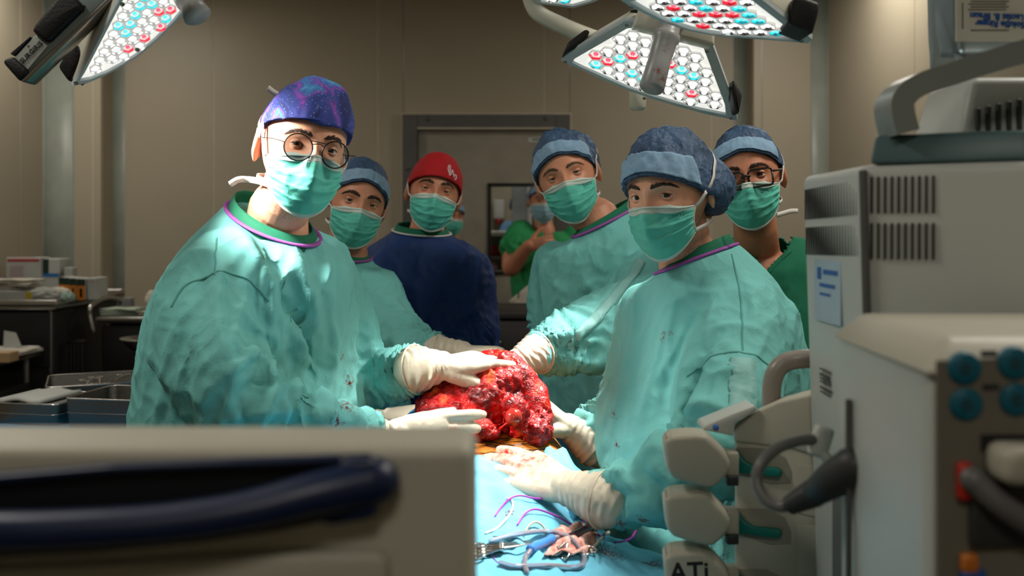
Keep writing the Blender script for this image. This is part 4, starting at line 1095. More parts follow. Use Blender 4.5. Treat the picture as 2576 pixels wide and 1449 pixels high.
# ---- 6. bearded man in green scrubs and dark glasses
k6 = [(.66, 2.42, .80, .21, .16, -8), (.66, 2.42, 1.0, .20, .155, -8), (.66, 2.415, 1.15, .21, .155, -8), (.66, 2.41, 1.28, .22, .145, -8), (.655, 2.40, 1.37, .205, .125, -8), (.648, 2.395, 1.42, .165, .11, -8), (.64, 2.39, 1.46, .10, .09, -8), (.638, 2.39, 1.475, .085, .08, -8)]
p6 = empty('person', (.66, 2.42, 0), 'bearded man in dark green V-neck scrubs and black rectangular glasses, rightmost', 'person', 'surgical team')
H6 = head_at(1877, 444, 2.15, -17, -9, 3, .94)
N6 = (.606, 2.365, 1.445)
s6 = [([(.46, 2.43, 1.37), (.43, 2.45, 1.25), (.43, 2.45, 1.17)], [.075, .078, .075]), ([(.84, 2.40, 1.37), (.88, 2.41, 1.25), (.89, 2.41, 1.15)], [.075, .078, .075])]
arm6 = [tube([(.45, 2.43, 1.33), (.43, 2.45, 1.12), (.44, 2.40, .90)], [.045, .042, .03], n=16, res=14), tube([(.85, 2.40, 1.33), (.89, 2.41, 1.1), (.88, 2.36, .88)], [.045, .042, .03], n=16, res=14)]
arm6 += hand_parts((.44, 2.40, .90), (0, -.1, -1), (1, 0, 0), (0, -1, 0), cuff=0) + hand_parts((.88, 2.36, .88), (0, -.1, -1), (-1, 0, 0), (0, -1, 0), cuff=0)
b6, bv6, _, _ = build_body(p6, H6, N6, -8, M_skin3, 0.0034, beard=1.0, lids=(22, -16), arms=arm6, chest=(.13, .07, .10), neckr=.075)
V6, F6 = gown_surface(k6, s6, vox=.008, seed=12, amp=.005, folds=[([(1990, 600), (1975, 700), (1985, 820)], .012, .008)])
def cut_v(V, F, poly, ymax):
    """open a neckline: drop faces of the front inside a pixel polygon"""
    px = CX + V[:, 0] / V[:, 1] * FPX; py = HY - (V[:, 2] - CAMZ) / V[:, 1] * FPX
    ins = np.zeros(len(V), bool); n = len(poly)
    for i in range(n):
        (x0, y0), (x1, y1) = poly[i], poly[(i + 1) % n]
        c = ((y0 > py) != (y1 > py)) & (px < (x1 - x0) * (py - y0) / (y1 - y0 + 1e-9) + x0); ins ^= c
    ins &= V[:, 1] < ymax
    F = [f for f in F if not all(ins[i] for i in f)]
    used = np.unique(np.concatenate([np.array(f) for f in F])); mp = -np.ones(len(V), int); mp[used] = np.arange(len(used))
    return V[used], [[int(mp[i]) for i in f] for f in F]
V6c, F6c = cut_v(V6, F6, [(1856, 545), (1872, 620), (1926, 694), (1985, 630), (2012, 560), (1940, 480), (1860, 480)], 2.46)
o = obj('scrub_top', V6c, F6c, M_scrub, p6); md = o.modifiers.new('cloth', 'SOLIDIFY'); md.thickness = 0.003; md.offset = 0
bv6g = bvh_of(V6, F6)
for pts in ([(1864, 585), (1874, 622), (1926, 694)], [(1926, 694), (1985, 632), (2010, 575)]): ln(o, bv6g, pts, .006, M_scrub, 'neck_facing', .001, .4)
ln(o, bv6g, [(1990, 690), (1960, 760), (1955, 800)], .0016, M_scrub, 'seam', .0005)
build_mask(p6, H6, bv6, seed=10.7, logo=(.52, .2, .011))
c6 = build_cap(p6, H6, bv6, M_capblue, front=.060, back=-.045, puff=.012, seed=11, band=M_band, side=-.006)
v, f = _rib([W(1955, 541, 2.16), W(1972, 536, 2.22), W(1990, 531, 2.25), W(2007, 531, 2.27)], .0115, (0, 0, 1), .0015, 10); obj('loose_tie', v, f, M_tie, c6)
M_frameblk = mat('black_acetate', (0.012, 0.012, 0.012), 0.25)
def rrect(cx, cz, hw, hh, r, n=6):
    out = []
    for qx, qz, a0 in ((1, 1, 0), (-1, 1, 90), (-1, -1, 180), (1, -1, 270)):
        for i in range(n):
            a = math.radians(a0 + 90 * i / (n - 1)); out.append((cx + qx * (hw - r) + r * math.cos(a), cz + qz * (hh - r) + r * math.sin(a)))
    return out + [out[0]]
P = []
for s in (-1, 1): P.append(tube([H6.w((x, -.107 + .10 * max(0, abs(x) - .01) ** 1.0 * .25, z)) for x, z in rrect(s * .0335, -.007, .0275, .0205, .009)], .0022, 8, cap='flat'))
P.append(tube([H6.w((-.009, -.107, .0)), H6.w((0, -.111, .003)), H6.w((.009, -.107, .0))], .0026, 8, res=8))
v, f = join(*P); gl6 = obj('glasses', v, f, M_frameblk, p6)
for s in (-1, 1):
    v, f = tube([H6.w((s * .0605, -.1055, .004)), H6.w((s * .074, -.098, .004)), H6.w((s * .083, -.03, .002)), H6.w((s * .081, .012, 0)), H6.w((s * .078, .032, -.016))], .0022, 8, res=18); obj('temple', v, f, M_frameblk, gl6)
    P = np.array([H6.w((x, -.1055 + .025 * max(0, abs(x) - .01), z)) for x, z in rrect(s * .0335, -.007, .0262, .0192, .008)][:-1])
    v, f = P, [list(range(len(P)))]; V2 = np.vstack([P, P + H6.d((0, .001, 0))]); n = len(P)
    obj('lens', V2, [list(range(n))[::-1], list(range(n, 2 * n))] + [[i, (i + 1) % n, n + (i + 1) % n, n + i] for i in range(n)], M_lens, gl6, False)
legs(p6, .66, 2.42, -8, M_scrub, M_shoe)

# ---- 4. surgeon at the right of the table
k4 = [(.385, 1.93, .32, .25, .22, -55), (.38, 1.93, .9, .215, .185, -55), (.378, 1.92, 1.08, .220, .175, -55), (.382, 1.905, 1.22, .218, .152, -55), (.380, 1.895, 1.32, .205, .130, -55),
      (.373, 1.885, 1.378, .162, .112, -55), (.365, 1.878, 1.418, .105, .09, -55), (.361, 1.875, 1.437, .078, .076, -55)]
p4 = empty('person', (.385, 1.93, 0), 'surgeon in blood-flecked teal gown and dark blue bouffant cap, nearest on the right', 'person', 'surgical team')
H4 = head_at(1636, 496, 1.755, -37, -4, 10, .945)
b4, bv4, _, _ = build_body(p4, H4, (.345, 1.872, 1.44), -55, M_skin1, 0.0026, beard=.45, lids=(25, -16), brow=1.0)
s4n = ([W(1868, 790, 1.785), W(1838, 960, 1.68), W(1795, 1125, 1.575), W(1650, 1226, 1.58), W(1565, 1242, 1.597), W(1528, 1244, 1.603)], [.082, .092, .080, .060, .054, .034])
s4f = ([W(1650, 820, 2.02), W(1605, 980, 2.06), W(1535, 1050, 2.03), W(1485, 1070, 1.995)], [.068, .068, .052, .034])
f4 = [([(1770, 880), (1725, 940), (1700, 1020), (1705, 1090)], .020, -.026), ([(1690, 760), (1660, 900), (1600, 1080)], .016, .008), ([(1760, 720), (1740, 800), (1700, 900), (1650, 1060)], .018, -.010), ([(1740, 790), (1690, 900), (1660, 1000), (1650, 1120)], .016, .013), ([(1760, 900), (1710, 960), (1690, 1060)], .014, -.016),
      ([(1790, 880), (1720, 930), (1690, 1010)], .012, .010), ([(1780, 830), (1850, 820), (1920, 840)], .010, .006), ([(1700, 1050), (1760, 1020), (1860, 1045)], .014, .010), ([(1720, 1085), (1770, 1060), (1830, 1075)], .010, -.008),
      ([(1490, 1210), (1560, 1190), (1640, 1180)], .010, .008), ([(1500, 1290), (1570, 1250), (1640, 1240)], .010, -.009), ([(1560, 1190), (1600, 1250), (1660, 1310)], .012, .010), ([(1530, 1230), (1560, 1280), (1600, 1320)], .010, -.008),
      ([(1850, 900), (1870, 980), (1880, 1060)], .010, -.006), ([(1580, 860), (1560, 1000), (1530, 1150)], .014, .006), ([(1830, 640), (1890, 740), (1905, 860)], .010, .005), ([(1790, 1000), (1810, 940), (1870, 930)], .008, .006)]
g4, bg4 = gown_obj(p4, k4, [s4n, s4f], M_gown, tilt=(.024, -.018), vox=0.0055, seed=14, amp=.0065, folds=f4, spots=[(1668, 846, .032), (1688, 840, .024), (1540, 1040, .045), (1550, 1120, .03), (1620, 1310, .04), (1560, 1320, .04)])
collar(p4, bv4, k4, M_purple, .0058, (.024, -.018), g4, .001, grow=1.02); neck_band(k4, M_scrub, g4, (.024, -.018))
ln(g4, bg4, [(1840, 640), (1862, 740), (1868, 880)], .002, M_seam); ln(g4, bg4, [(1730, 945), (1785, 900), (1850, 885), (1905, 895), (1950, 930)], .0024, M_seam)
q = surface_tape(bg4, [(1868, 900), (1868, 980), (1858, 1060)], .045); obj('sleeve_tape', q[0], q[1], M_tape, g4)
rows = []
for (xa, ya, da), (xb, yb, db_) in (((1846, 640, 1.93), (1866, 870, 1.96)), ((1868, 650, 1.96), (1888, 875, 1.99)), ((1892, 676, 1.99), (1912, 870, 2.02)), ((1918, 704, 2.03), (1932, 862, 2.04)), ((1940, 728, 2.06), (1946, 846, 2.06))):
    a_, b_ = np.array(W(xa, ya, da)), np.array(W(xb, yb, db_)); rows.append([a_ * (1 - t) + b_ * t + np.array([0, .006 * math.sin(t * 7), 0]) for t in np.linspace(0, 1, 9)])
v, f = sheet(catmull(np.array(rows).reshape(5, -1), 18).reshape(18, 9, 3), .002); obj('back_flap', v, f, M_gown, g4)
v, f = tube([W(1846, 637, 1.928), W(1872, 646, 1.955), W(1900, 656, 1.975)], .0055, 8, res=10, flat=.55); obj('flap_binding', v, f, M_purple, g4)
build_mask(p4, H4, bv4, seed=12.9, logo=(.58, .2, .0105))
build_cap(p4, H4, bv4, M_capblue, front=.044, back=-.075, puff=.020, seed=13, band=M_band, side=-.004, wr=.004, size=1.0, bandw=(.05, .36), bulge=(((.9, .5, -.25), .026, .16),))
glove(p4, vox=.0026, seed=15, wrist=W(1436, 1232, 1.625), f=(-.78, .58, .17), n=(.12, .52, -.85), s=(0, .8, .6), curls=(.14, .16, .18, .22), thumb=(.88, .38, .10, .1), spread=.07, k=1.06, cuff=.066, cuffdir=W(1500, 1244, 1.60) - W(1442, 1228, 1.628), cr=(.036, .045),
      m=stain(M_glove, 'glove_marked_c', [(W(1340, 1180, 1.70) - p4.location, .09), (W(1270, 1155, 1.74) - p4.location, .085), (W(1380, 1230, 1.66) - p4.location, .06)], srgb(176, 44, 32), 90, .30, 1.7))
glove(p4, vox=.0028, seed=17, wrist=W(1440, 1082, 1.975), f=(-.72, .05, .60), n=(-.7, 0, -.7), s=(0, -1, .2), curls=(.35, .35, .4, .4), spread=.1, k=1.05, cuff=.055, cr=(.033, .038))
legs(p4, .385, 1.93, -55, M_scrub, M_shoe)

# ---- 7. man in bright green scrubs by the door, holding a sheet of paper
k7 = [(.21, 5.5, .75, .22, .16, 5), (.21, 5.5, 1.0, .20, .15, 5), (.21, 5.5, 1.2, .215, .15, 5), (.21, 5.5, 1.34, .21, .13, 5), (.205, 5.49, 1.42, .17, .11, 5), (.20, 5.48, 1.46, .11, .09, 5), (.20, 5.48, 1.475, .09, .085, 5)]
p7 = empty('person', (.21, 5.5, 0), 'man in bright green scrubs by the door, one hand raised to his chest', 'person', 'surgical team')
H7 = head_at(1370, 505, 5.40, 4, 4, 4, 1.0)
sh, el, wr_ = np.array([.00, 5.47, 1.33]), np.array(W(1285, 676, 5.30)), np.array(W(1330, 618, 5.14))
sh = np.array(W(1297, 600, 5.45))
arm7 = [tube([sh, (sh + el) / 2 + np.array([-.01, 0, 0]), el, (el + wr_) / 2, wr_], [.052, .05, .047, .042, .031], n=16, res=18)] + hand_parts(wr_, (.95, -.1, .12), (-.1, 1, -.1), (0, 0, 1), curls=(.8, .85, .9, .9), cuff=0, k=1.0)
arm7 += [tube([W(1455, 610, 5.5), W(1462, 690, 5.5), W(1400, 745, 5.3)], [.05, .046, .032], n=16, res=14)] + hand_parts(W(1400, 745, 5.3), (-.9, -.1, -.1), (0, 1, 0), (0, 0, 1), curls=(.8,) * 4, cuff=0)
b7, bv7, _, _ = build_body(p7, H7, (.19, 5.47, 1.47), 5, M_skin3, 0.0045, arms=arm7, chest=(.13, .07, .10), neckr=.075, lids=(20, -15))
s7 = [([sh + np.array([.03, 0, .03]), sh * .55 + el * .45 + np.array([0, 0, .02])], [.078, .074]), ([W(1445, 600, 5.5), W(1460, 660, 5.5)], [.078, .074])]
V7, F7 = gown_surface(k7, s7, vox=.010, seed=16, amp=.006)
V7c, F7c = cut_v(V7, F7, [(1350, 552), (1372, 612), (1398, 585), (1415, 556), (1400, 530), (1352, 530)], 5.5)
o = obj('scrub_top', V7c, F7c, M_scrub2, p7); md = o.modifiers.new('cloth', 'SOLIDIFY'); md.thickness = 0.003; md.offset = 0
build_mask(p7, H7, bv7, teal=M_maskb, seed=15.5, nres=(41, 31))
build_cap(p7, H7, bv7, M_capblue, front=.050, back=-.05, puff=.010, seed=17, band=M_band)
legs(p7, .21, 5.5, 5, M_scrub2, M_shoe)

# ---- 8. woman half hidden behind the man in the red cap
p8 = empty('person', (-.40, 6.1, 0), 'woman in grey top, face half hidden behind the man in the red cap', 'person', 'surgical team')
H8 = head_at(1146, 545, 6.02, 26, 4, 6, .95)
k8 = [(-.38, 6.12, .5, .17, .14, 15), (-.38, 6.12, .95, .17, .14, 15), (-.38, 6.12, 1.2, .165, .125, 15), (-.38, 6.11, 1.31, .15, .105, 15), (-.38, 6.10, 1.37, .09, .08, 15), (-.38, 6.10, 1.385, .075, .072, 15)]
b8, bv8, _, _ = build_body(p8, H8, (-.385, 6.10, 1.39), 15, M_skin3, 0.0045, lids=(18, -14))
gown_obj(p8, k8, [([(-.24, 6.13, 1.28), (-.21, 6.13, 1.1), (-.22, 6.05, .92)], [.06, .055, .045]), ([(-.52, 6.10, 1.28), (-.55, 6.1, 1.1), (-.54, 6.02, .92)], [.06, .055, .045])], M_greytop, name='top', vox=.011, seed=18, amp=.004)
build_mask(p8, H8, bv8, seed=18.5, nres=(41, 31)); build_cap(p8, H8, bv8, M_capblue, front=.04, back=-.05, seed=19, band=M_band)
legs(p8, -.38, 6.12, 15, M_greytop, M_shoe)

# ---- 9. person in light blue behind the door glass
p9 = empty('person', (.03, 8.95, 0), 'person in light blue scrubs seen from behind through the door glass', 'person', 'surgical team')
c9 = W(1296, 540, 8.9)
k9 = [(c9.x, 8.95, .75, .16, .13, 60), (c9.x, 8.95, 1.2, .16, .13, 60), (c9.x, 8.95, 1.42, .15, .12, 60), (c9.x + .01, 8.95, 1.52, .12, .10, 60), (c9.x + .02, 8.95, 1.57, .07, .07, 60)]
H9 = Head((c9.x + .05, 8.94, 1.70), 120, 0, 6)
fa = [tube([(c9.x - .09, 8.88, 1.45), (c9.x - .10, 8.82, 1.34), W(1266, 590, 8.75)], [.04, .04, .03], n=14, res=12)]
b9, bv9, _, _ = build_body(p9, H9, (c9.x + .02, 8.95, 1.58), 60, M_skin2, .006, arms=fa)
gown_obj(p9, k9, [([(c9.x - .07, 8.89, 1.49), (c9.x - .10, 8.84, 1.38)], [.07, .065])], M_scrubb, name='scrub_top', vox=.012, seed=21, amp=.004)
build_cap(p9, H9, bv9, M_capblue, seed=22)
legs(p9, c9.x, 8.95, 60, M_scrubb, M_shoe)
# ------------------------------------------------------------------ operating table, patient, drapes, instruments
M_drape = mat('drape_blue', srgb(110, 196, 226), 0.75, var=0.06, scale=10, bump=0.3, bscale=320, crumple=0.35, cscale=14)
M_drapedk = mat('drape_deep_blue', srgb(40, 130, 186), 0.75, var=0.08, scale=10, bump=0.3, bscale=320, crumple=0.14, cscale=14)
M_tablepad = mat('table_pad', srgb(35, 36, 38), 0.6)
TX = -.055
e = empty('operating_table', (TX, 2.0, 0), 'steel operating table hidden under the blue drapes', 'table')
V, F = rbox((TX, 2.0, .845), (.40, 1.9, .07), .02, 3); obj('mattress', V, F, M_tablepad, e)
V, F = rbox((TX, 2.0, .79), (.38, 1.88, .03), .006); obj('top', V, F, M_steel, e, False)
V, F = rbox((TX, 2.1, .42), (.16, .24, .70), .02, 3); obj('column', V, F, M_steel, e)
V, F = rbox((TX, 2.1, .04), (.36, .9, .08), .02, 3); obj('base', V, F, M_dsteel, e)

def mound(x, y):
    x, y = np.asarray(x, float), np.asarray(y, float)
    top = np.interp(y, [1.0, 1.3, 1.55, 1.74, 1.9, 2.3, 2.9], [.965, .985, 1.025, 1.072, 1.075, 1.05, 1.02])
    side = np.interp(y, [1.0, 1.6, 1.75, 2.9], [.945, .935, .915, .91])
    return side + (top - side) * np.exp(-np.abs((x - TX) / .185) ** 2.6)

# patient: trunk lying along the table, one surface; the opened tissue and its threads are parts
M_iod = mat('iodine_painted_skin', srgb(214, 138, 44), 0.38, var=0.1, scale=30, bump=0.35, bscale=120, col2=srgb(170, 88, 26), detail=6)
pt = empty('patient', (TX, 2.05, .88), 'patient lying on the table, iodine-stained skin around the open wound', 'person')
K = []
for y, a, top in ((1.30, .12, .955), (1.45, .14, .985), (1.62, .155, 1.025), (1.75, .165, 1.063), (1.84, .17, 1.085), (1.95, .175, 1.10), (2.1, .17, 1.085), (2.3, .165, 1.045), (2.6, .15, 1.01), (2.75, .07, .98), (2.84, .07, .97)):
    K.append((y, a, top))
ang = np.linspace(0, 2 * np.pi, 48, endpoint=False); R = []
for y, a, top in catmull(np.array(K), 60):
    zc = (.885 + top) / 2; h = (top - .885) / 2
    R.append(np.stack([TX + a * np.sign(np.cos(ang)) * np.abs(np.cos(ang)) ** .8, 0 * ang + y, zc + h * np.sin(ang)], -1))
V, F = rings_to_mesh(R)
bm = bmesh.new(); bmesh.ops.create_uvsphere(bm, u_segments=24, v_segments=16, radius=1); sv, sf = bm_out(bm)
V, F = voxel_union([(V, F), (np.array([TX, 2.93, .985]) + sv * np.array([.078, .115, .095]), sf)], .008, 3)
obj('body', V, F, M_iod, pt)
bvp = bvh_of(V, F)

def wound_mat():
    m = mat('raw_tissue', (0.55, 0.03, 0.015), 0.30, bump=0.8, bscale=260, coat=0.25, spec=0.4)
    nt = m.node_tree; N = nt.nodes; L = nt.links; b = N['Principled BSDF']
    tc = N.new('ShaderNodeTexCoord'); nz = N.new('ShaderNodeTexNoise'); nz.inputs['Scale'].default_value = 26; nz.inputs['Detail'].default_value = 7; nz.inputs['Distortion'].default_value = 0.8
    L.new(tc.outputs['Object'], nz.inputs['Vector'])
    cr = N.new('ShaderNodeValToRGB'); E = cr.color_ramp.elements
    E[0].position = .30; E[0].color = (*srgb(84, 4, 8), 1); E[1].position = .76; E[1].color = (*srgb(232, 110, 50), 1)
    for p, c in ((.42, (146, 8, 12)), (.52, (190, 14, 16)), (.62, (214, 36, 22))):
        q = E.new(p); q.color = (*srgb(*c), 1)
    L.new(nz.outputs['Fac'], cr.inputs['Fac']); L.new(cr.outputs['Color'], b.inputs['Base Color'])
    return m
M_raw = wound_mat()
def ell(px, py, d, r): return (np.array(W(px, py, d)) + sv * np.array(r), sf)
parts = [ell(1205, 1030, 1.965, (.125, .085, .075)), ell(1245, 985, 1.985, (.095, .07, .075)), ell(1120, 1030, 1.95, (.06, .06, .04)), ell(1150, 1065, 1.90, (.075, .05, .035)), ell(1215, 1082, 1.86, (.045, .03, .022)),
         ell(1290, 1040, 1.885, (.032, .030, .034)), ell(1310, 1070, 1.905, (.05, .04, .03)), ell(1185, 1015, 1.925, (.05, .035, .03)), ell(1245, 965, 1.945, (.055, .045, .035)), ell(1225, 1020, 1.915, (.06, .035, .05)), ell(1345, 1085, 1.89, (.025, .04, .025)),
         tube([W(1170, 985, 2.0), W(1205, 925, 2.0), W(1262, 915, 1.985), W(1320, 960, 1.965), W(1352, 1025, 1.93), W(1362, 1085, 1.90)], [.02, .024, .028, .030, .028, .02], n=20, res=30)]
V, F = voxel_union(parts, .0028, 16, .5)
Nn = vnormals(V, F)
rough = ss(.02, .10, np.linalg.norm(V - np.array(W(1345, 980, 1.95)), axis=1)) * .8 + .2
d = .010 * fbm(V * 20 + 3, 2) + rough * (.0052 * (1 - 2.2 * np.abs(fbm(V * 48 + 9, 3))) + .0052 * fbm(V * 95, 2))
dn = np.linalg.norm(V - np.array(W(1290, 1040, 1.865)), axis=1); d *= 1 - .8 * gs(dn, .03)
dc = np.linalg.norm((V - np.array(W(1262, 1050, 1.87))) / np.array([.02, .05, .035]), axis=1); d -= .018 * np.exp(-dc ** 2)
V = V + Nn * d[:, None]
wo = obj('open_wound', V, F, M_raw, pt); bvw = bvh_of(V, F)
M_knob = mat('pale_tissue', srgb(172, 48, 38), 0.15, coat=.8, var=.3, scale=40)
V, F = lathe([(0, .018), (.008, .016), (.015, .009), (.018, 0), (.015, -.012)], W(1292, 1050, 1.850), (.05, -1, -.15), 28); V = V + .002 * fbm(V * 60, 2)[:, None]; obj('rounded_tissue', V, F, M_knob, wo)
V, F = tube([W(1118, 985, 1.99), W(1135, 967, 1.99), W(1150, 962, 1.99)], [.012, .014, .010], n=12, res=10); obj('fat_lobe', V, F, mat('yellow_fat', srgb(232, 176, 60), .3, coat=.4), wo)
M_thread = mat('dark_suture', (0.02, 0.015, 0.03), 0.4); M_hairs = mat('wet_dark_hair', (0.03, 0.015, 0.008), 0.3)
rnd = random.Random(5)
for pts in ([(1062, 1034), (1090, 1026), (1130, 1027)], [(1066, 1045), (1105, 1036), (1150, 1040)], [(1300, 995), (1330, 1000), (1352, 1000)], [(1320, 1020), (1340, 1008), (1358, 1005)], [(1286, 1065), (1310, 1080), (1335, 1095)]):
    P = [cast(bvw, *p, .002) for p in pts]; P = [p for p in P if p]
    if len(P) > 1:
        v, f = tube(P, .0006, 6, res=12); obj('suture_thread', v, f, M_thread, wo)
for i in range(46):                                        # wet strands combed across the skin below the wound
    x0 = rnd.uniform(1196, 1375); y0 = rnd.uniform(1104, 1150) if x0 < 1340 else rnd.uniform(1105, 1175)
    L = rnd.uniform(25, 80); dy = rnd.uniform(-9, 9)
    P = [cast(bvp, x0 + L * t, y0 + dy * t + rnd.uniform(-3, 3), .0012) for t in (0, .5, 1)]; P = [p for p in P if p]
    if len(P) == 3:
        v, f = tube(P, [.0003, .0007, .0002], 5, res=8); obj('skin_hair', v, f, M_hairs, pt)

# main drape over the legs end, towards the viewer
def drape(name, y0, y1, x0, x1, m, label, seed, ny=90, hang=.5, edge_l=None, edge_r=None, amp=.010, near_hang=True):
    ys = np.linspace(y0, y1, ny); rows = []
    for y in ys:
        a = x0 if edge_l is None else edge_l(y); b = x1 if edge_r is None else edge_r(y)
        xs = np.linspace(a, b, 80); z = mound(xs, y)
        P = np.stack([xs, 0 * xs + y, z], -1)
        zl = np.linspace(mound(a, y), hang, 14)[1:]; zr = np.linspace(mound(b, y), hang, 14)[1:]
        Lh = np.stack([0 * zl + a - .012 - .01 * np.sin(y * 40) * np.linspace(0, 1, 13), 0 * zl + y, zl], -1)[::-1]; Rh = np.stack([0 * zr + b + .012 + .01 * np.sin(y * 37) * np.linspace(0, 1, 13), 0 * zr + y, zr], -1)
        rows.append(np.vstack([Lh, P, Rh]))
    G = np.array(rows)
    if near_hang:
        for z in np.linspace(.02, .45, 14)[::1]:
            r = G[14 if False else 0].copy() if False else None
        first = G[0].copy(); ext = []
        for k in np.linspace(0.03, .42, 12)[::-1]:
            q = first.copy(); q[:, 2] -= k; q[:, 2] = np.maximum(q[:, 2], hang); q[:, 1] -= .012 + .008 * np.sin(q[:, 0] * 40) * k; ext.append(q)
        G = np.vstack([np.array(ext), G])
    fl = G.reshape(-1, 3)
    n1 = 1 - 2 * np.abs(fbm(np.stack([fl[:, 0] * 7 + fl[:, 1] * 6, fl[:, 1] * 4 - fl[:, 0] * 3, fl[:, 2] * 3], -1) + seed, 3)); n2 = fbm(fl * 16 + seed, 2)
    up = ss(hang, hang + .4, fl[:, 2])
    keep = ss(.0, .5, up)
    fl[:, 2] += (amp * (n1 - .4) + amp * .5 * n2) * keep
    fl[:, 0] += .006 * n2
    V, F = sheet(fl.reshape(G.shape), .0022)
    return V, F
er = lambda y: np.interp(y, [1.0, 1.60, 1.70, 1.80, 3.0], [.285, .285, .17, .135, .12])
el_ = lambda y: np.interp(y, [1.0, 1.5, 1.8, 3.0], [-.32, -.30, -.27, -.26])
V, F = drape('d', 1.08, 1.765, 0, 0, M_drape, '', 3.0, edge_l=el_, edge_r=er, amp=.015)
bvd = bvh_of(V, F)
off = np.array([(V[:, 0].min() + V[:, 0].max()) / 2, (V[:, 1].min() + V[:, 1].max()) / 2, V[:, 2].min()])
sp = [(cast(bvd, *p) - Vector(off), r) for p, r in (((1250, 1150), .06), ((1300, 1200), .05), ((1405, 1190), .04), ((1450, 1370), .08), ((1530, 1390), .09), ((1640, 1420), .06), ((1280, 1290), .03)) if cast(bvd, *p)]
M_drapest = stain(M_drape, 'drape_blue_blood_flecked', sp, srgb(88, 40, 48), 230.0, .62)
tag(obj('surgical_drape', V, F, M_drapest), 'light blue drape with blood flecks spread over the table in front of the wound', 'drape')
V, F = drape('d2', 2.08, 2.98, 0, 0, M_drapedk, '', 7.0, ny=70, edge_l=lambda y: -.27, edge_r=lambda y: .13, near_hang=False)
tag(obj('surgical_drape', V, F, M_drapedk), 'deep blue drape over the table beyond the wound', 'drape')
# side drapes tucked along the wound
def strip(px_pts, d, w, m, label, lift=0.0):
    P = np.array([W(x, y, dd) for (x, y), dd in zip(px_pts, d)]); C = catmull(P, 30); T = np.gradient(C, axis=0)
    rows = []
    for c, t in zip(C, T):
        s = np.cross(t, (0, 0, 1)); s /= np.linalg.norm(s); rows.append([c + s * w * k + np.array([0, 0, -.05 * abs(k) ** 2 + .006 * math.sin(9 * k + c[1] * 40)]) for k in np.linspace(-1, 1, 16)])
    V, F = sheet(np.array(rows), .002); return tag(obj('surgical_drape', V, F, m), label, 'drape')
strip([(1395, 1125), (1420, 1160), (1465, 1205), (1500, 1245)], [1.86, 1.80, 1.72, 1.66], .05, M_drape, 'narrow blue drape fold beside the right surgeon\'s gown, above his resting hand')
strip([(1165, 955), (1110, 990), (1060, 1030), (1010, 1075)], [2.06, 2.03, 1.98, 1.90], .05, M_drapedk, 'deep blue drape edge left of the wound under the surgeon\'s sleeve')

# ---- tubing, cords and instruments lying on the drape
M_clear = mat('clear_tubing', srgb(236, 228, 246), 0.10, trans=0.75, ior=1.22, var=.03)
M_cordp = mat('purple_cord', srgb(172, 60, 176), 0.4); M_cordw = mat('beige_cord', srgb(196, 184, 164), 0.5)
M_instr = mat('instrument_steel', (0.55, 0.53, 0.50), 0.22, metal=1.0, bump=.05, bscale=100)
M_gauze = mat('stained_gauze', srgb(236, 206, 194), 0.85, var=.25, scale=70, bump=.6, bscale=300, col2=srgb(206, 96, 78), detail=5)
def on(px, py, lift=0.0):
    h = cast(bvd, px, py)
    return (h + Vector((0, 0, lift))) if h else W(px, py, 1.5)
def lay(name, pts, r, m, label, cat, res=40, n=10, lifts=None, parent=None):
    P = [on(x, y, r + (lifts[i] if lifts else 0)) for i, (x, y) in enumerate(pts)]
    v, f = tube(P, r, n, res=res); o = obj(name, v, f, m, parent)
    return o if parent else tag(o, label, cat)
st = empty('suction_tubing', on(1400, 1400), 'clear suction tube looping on the drape, with blue connector', 'tube')
lay('tube', [(1235, 1368), (1300, 1356), (1370, 1353), (1425, 1368), (1458, 1396), (1470, 1416), (1462, 1432), (1430, 1434), (1380, 1430), (1300, 1432), (1260, 1424)], .0042, M_clear, None, None, 70, 12, [.0, .003, .006, .008, .006, .004, .001, 0, 0, 0, 0], st)
lay('tube', [(1336, 1400), (1322, 1412), (1320, 1430), (1326, 1446)], .0040, M_clear, None, None, 20, 12, [.006, .002, 0, 0], st)
lay('tube', [(1385, 1374), (1402, 1366), (1425, 1360)], .0048, M_clear, None, None, 12, 12, [.006, .004, .002], st)
a, b = on(1333, 1402, .012), on(1388, 1374, .012); v, f = lathe([(0, 0), (.0068, 0), (.0072, .004), (.0062, .006), (.0064, (b - a).length - .006), (.0076, (b - a).length - .004), (.0076, (b - a).length), (0, (b - a).length)], a, b - a, 20)
obj('connector', v, f, mat('blue_connector', srgb(70, 140, 220), .35), st)
lay('cautery_cord', [(1246, 1300), (1262, 1280), (1285, 1262), (1310, 1258), (1345, 1268), (1390, 1278), (1440, 1300), (1466, 1322), (1462, 1332), (1440, 1326), (1400, 1310), (1350, 1296), (1322, 1300), (1302, 1322)], .0017, M_cordp, 'thin purple cord looping twice across the blue drape', 'cord', 80, 8, [0, .002, .004, .006, .008, .012, .014, .008, 0, .002, .006, .008, .004, 0])
lay('purple_lead', [(1494, 1336), (1512, 1352), (1548, 1366), (1584, 1356), (1600, 1336)], .0017, M_cordp, 'short purple lead lying on the drape below the resting sleeve', 'cord', 40, 8)
lay('beige_lead', [(1484, 1392), (1502, 1376), (1520, 1358), (1531, 1340)], .0026, M_cordw, 'short beige lead pointing up beside the stained gauze', 'cord', 24, 8, [0, .003, .006, .010])
lay('white_lead', [(1222, 1344), (1252, 1330), (1280, 1300), (1290, 1276), (1286, 1260), (1276, 1256)], .0018, M_tie, 'thin white lead curving on the bright part of the drape', 'cord', 40, 8)
lay('grey_lead', [(1318, 1352), (1330, 1336), (1348, 1330), (1366, 1336), (1378, 1350)], .0018, M_cordw, 'small grey lead arching above the clear tube', 'cord', 30, 8, [0, .006, .009, .006, 0])
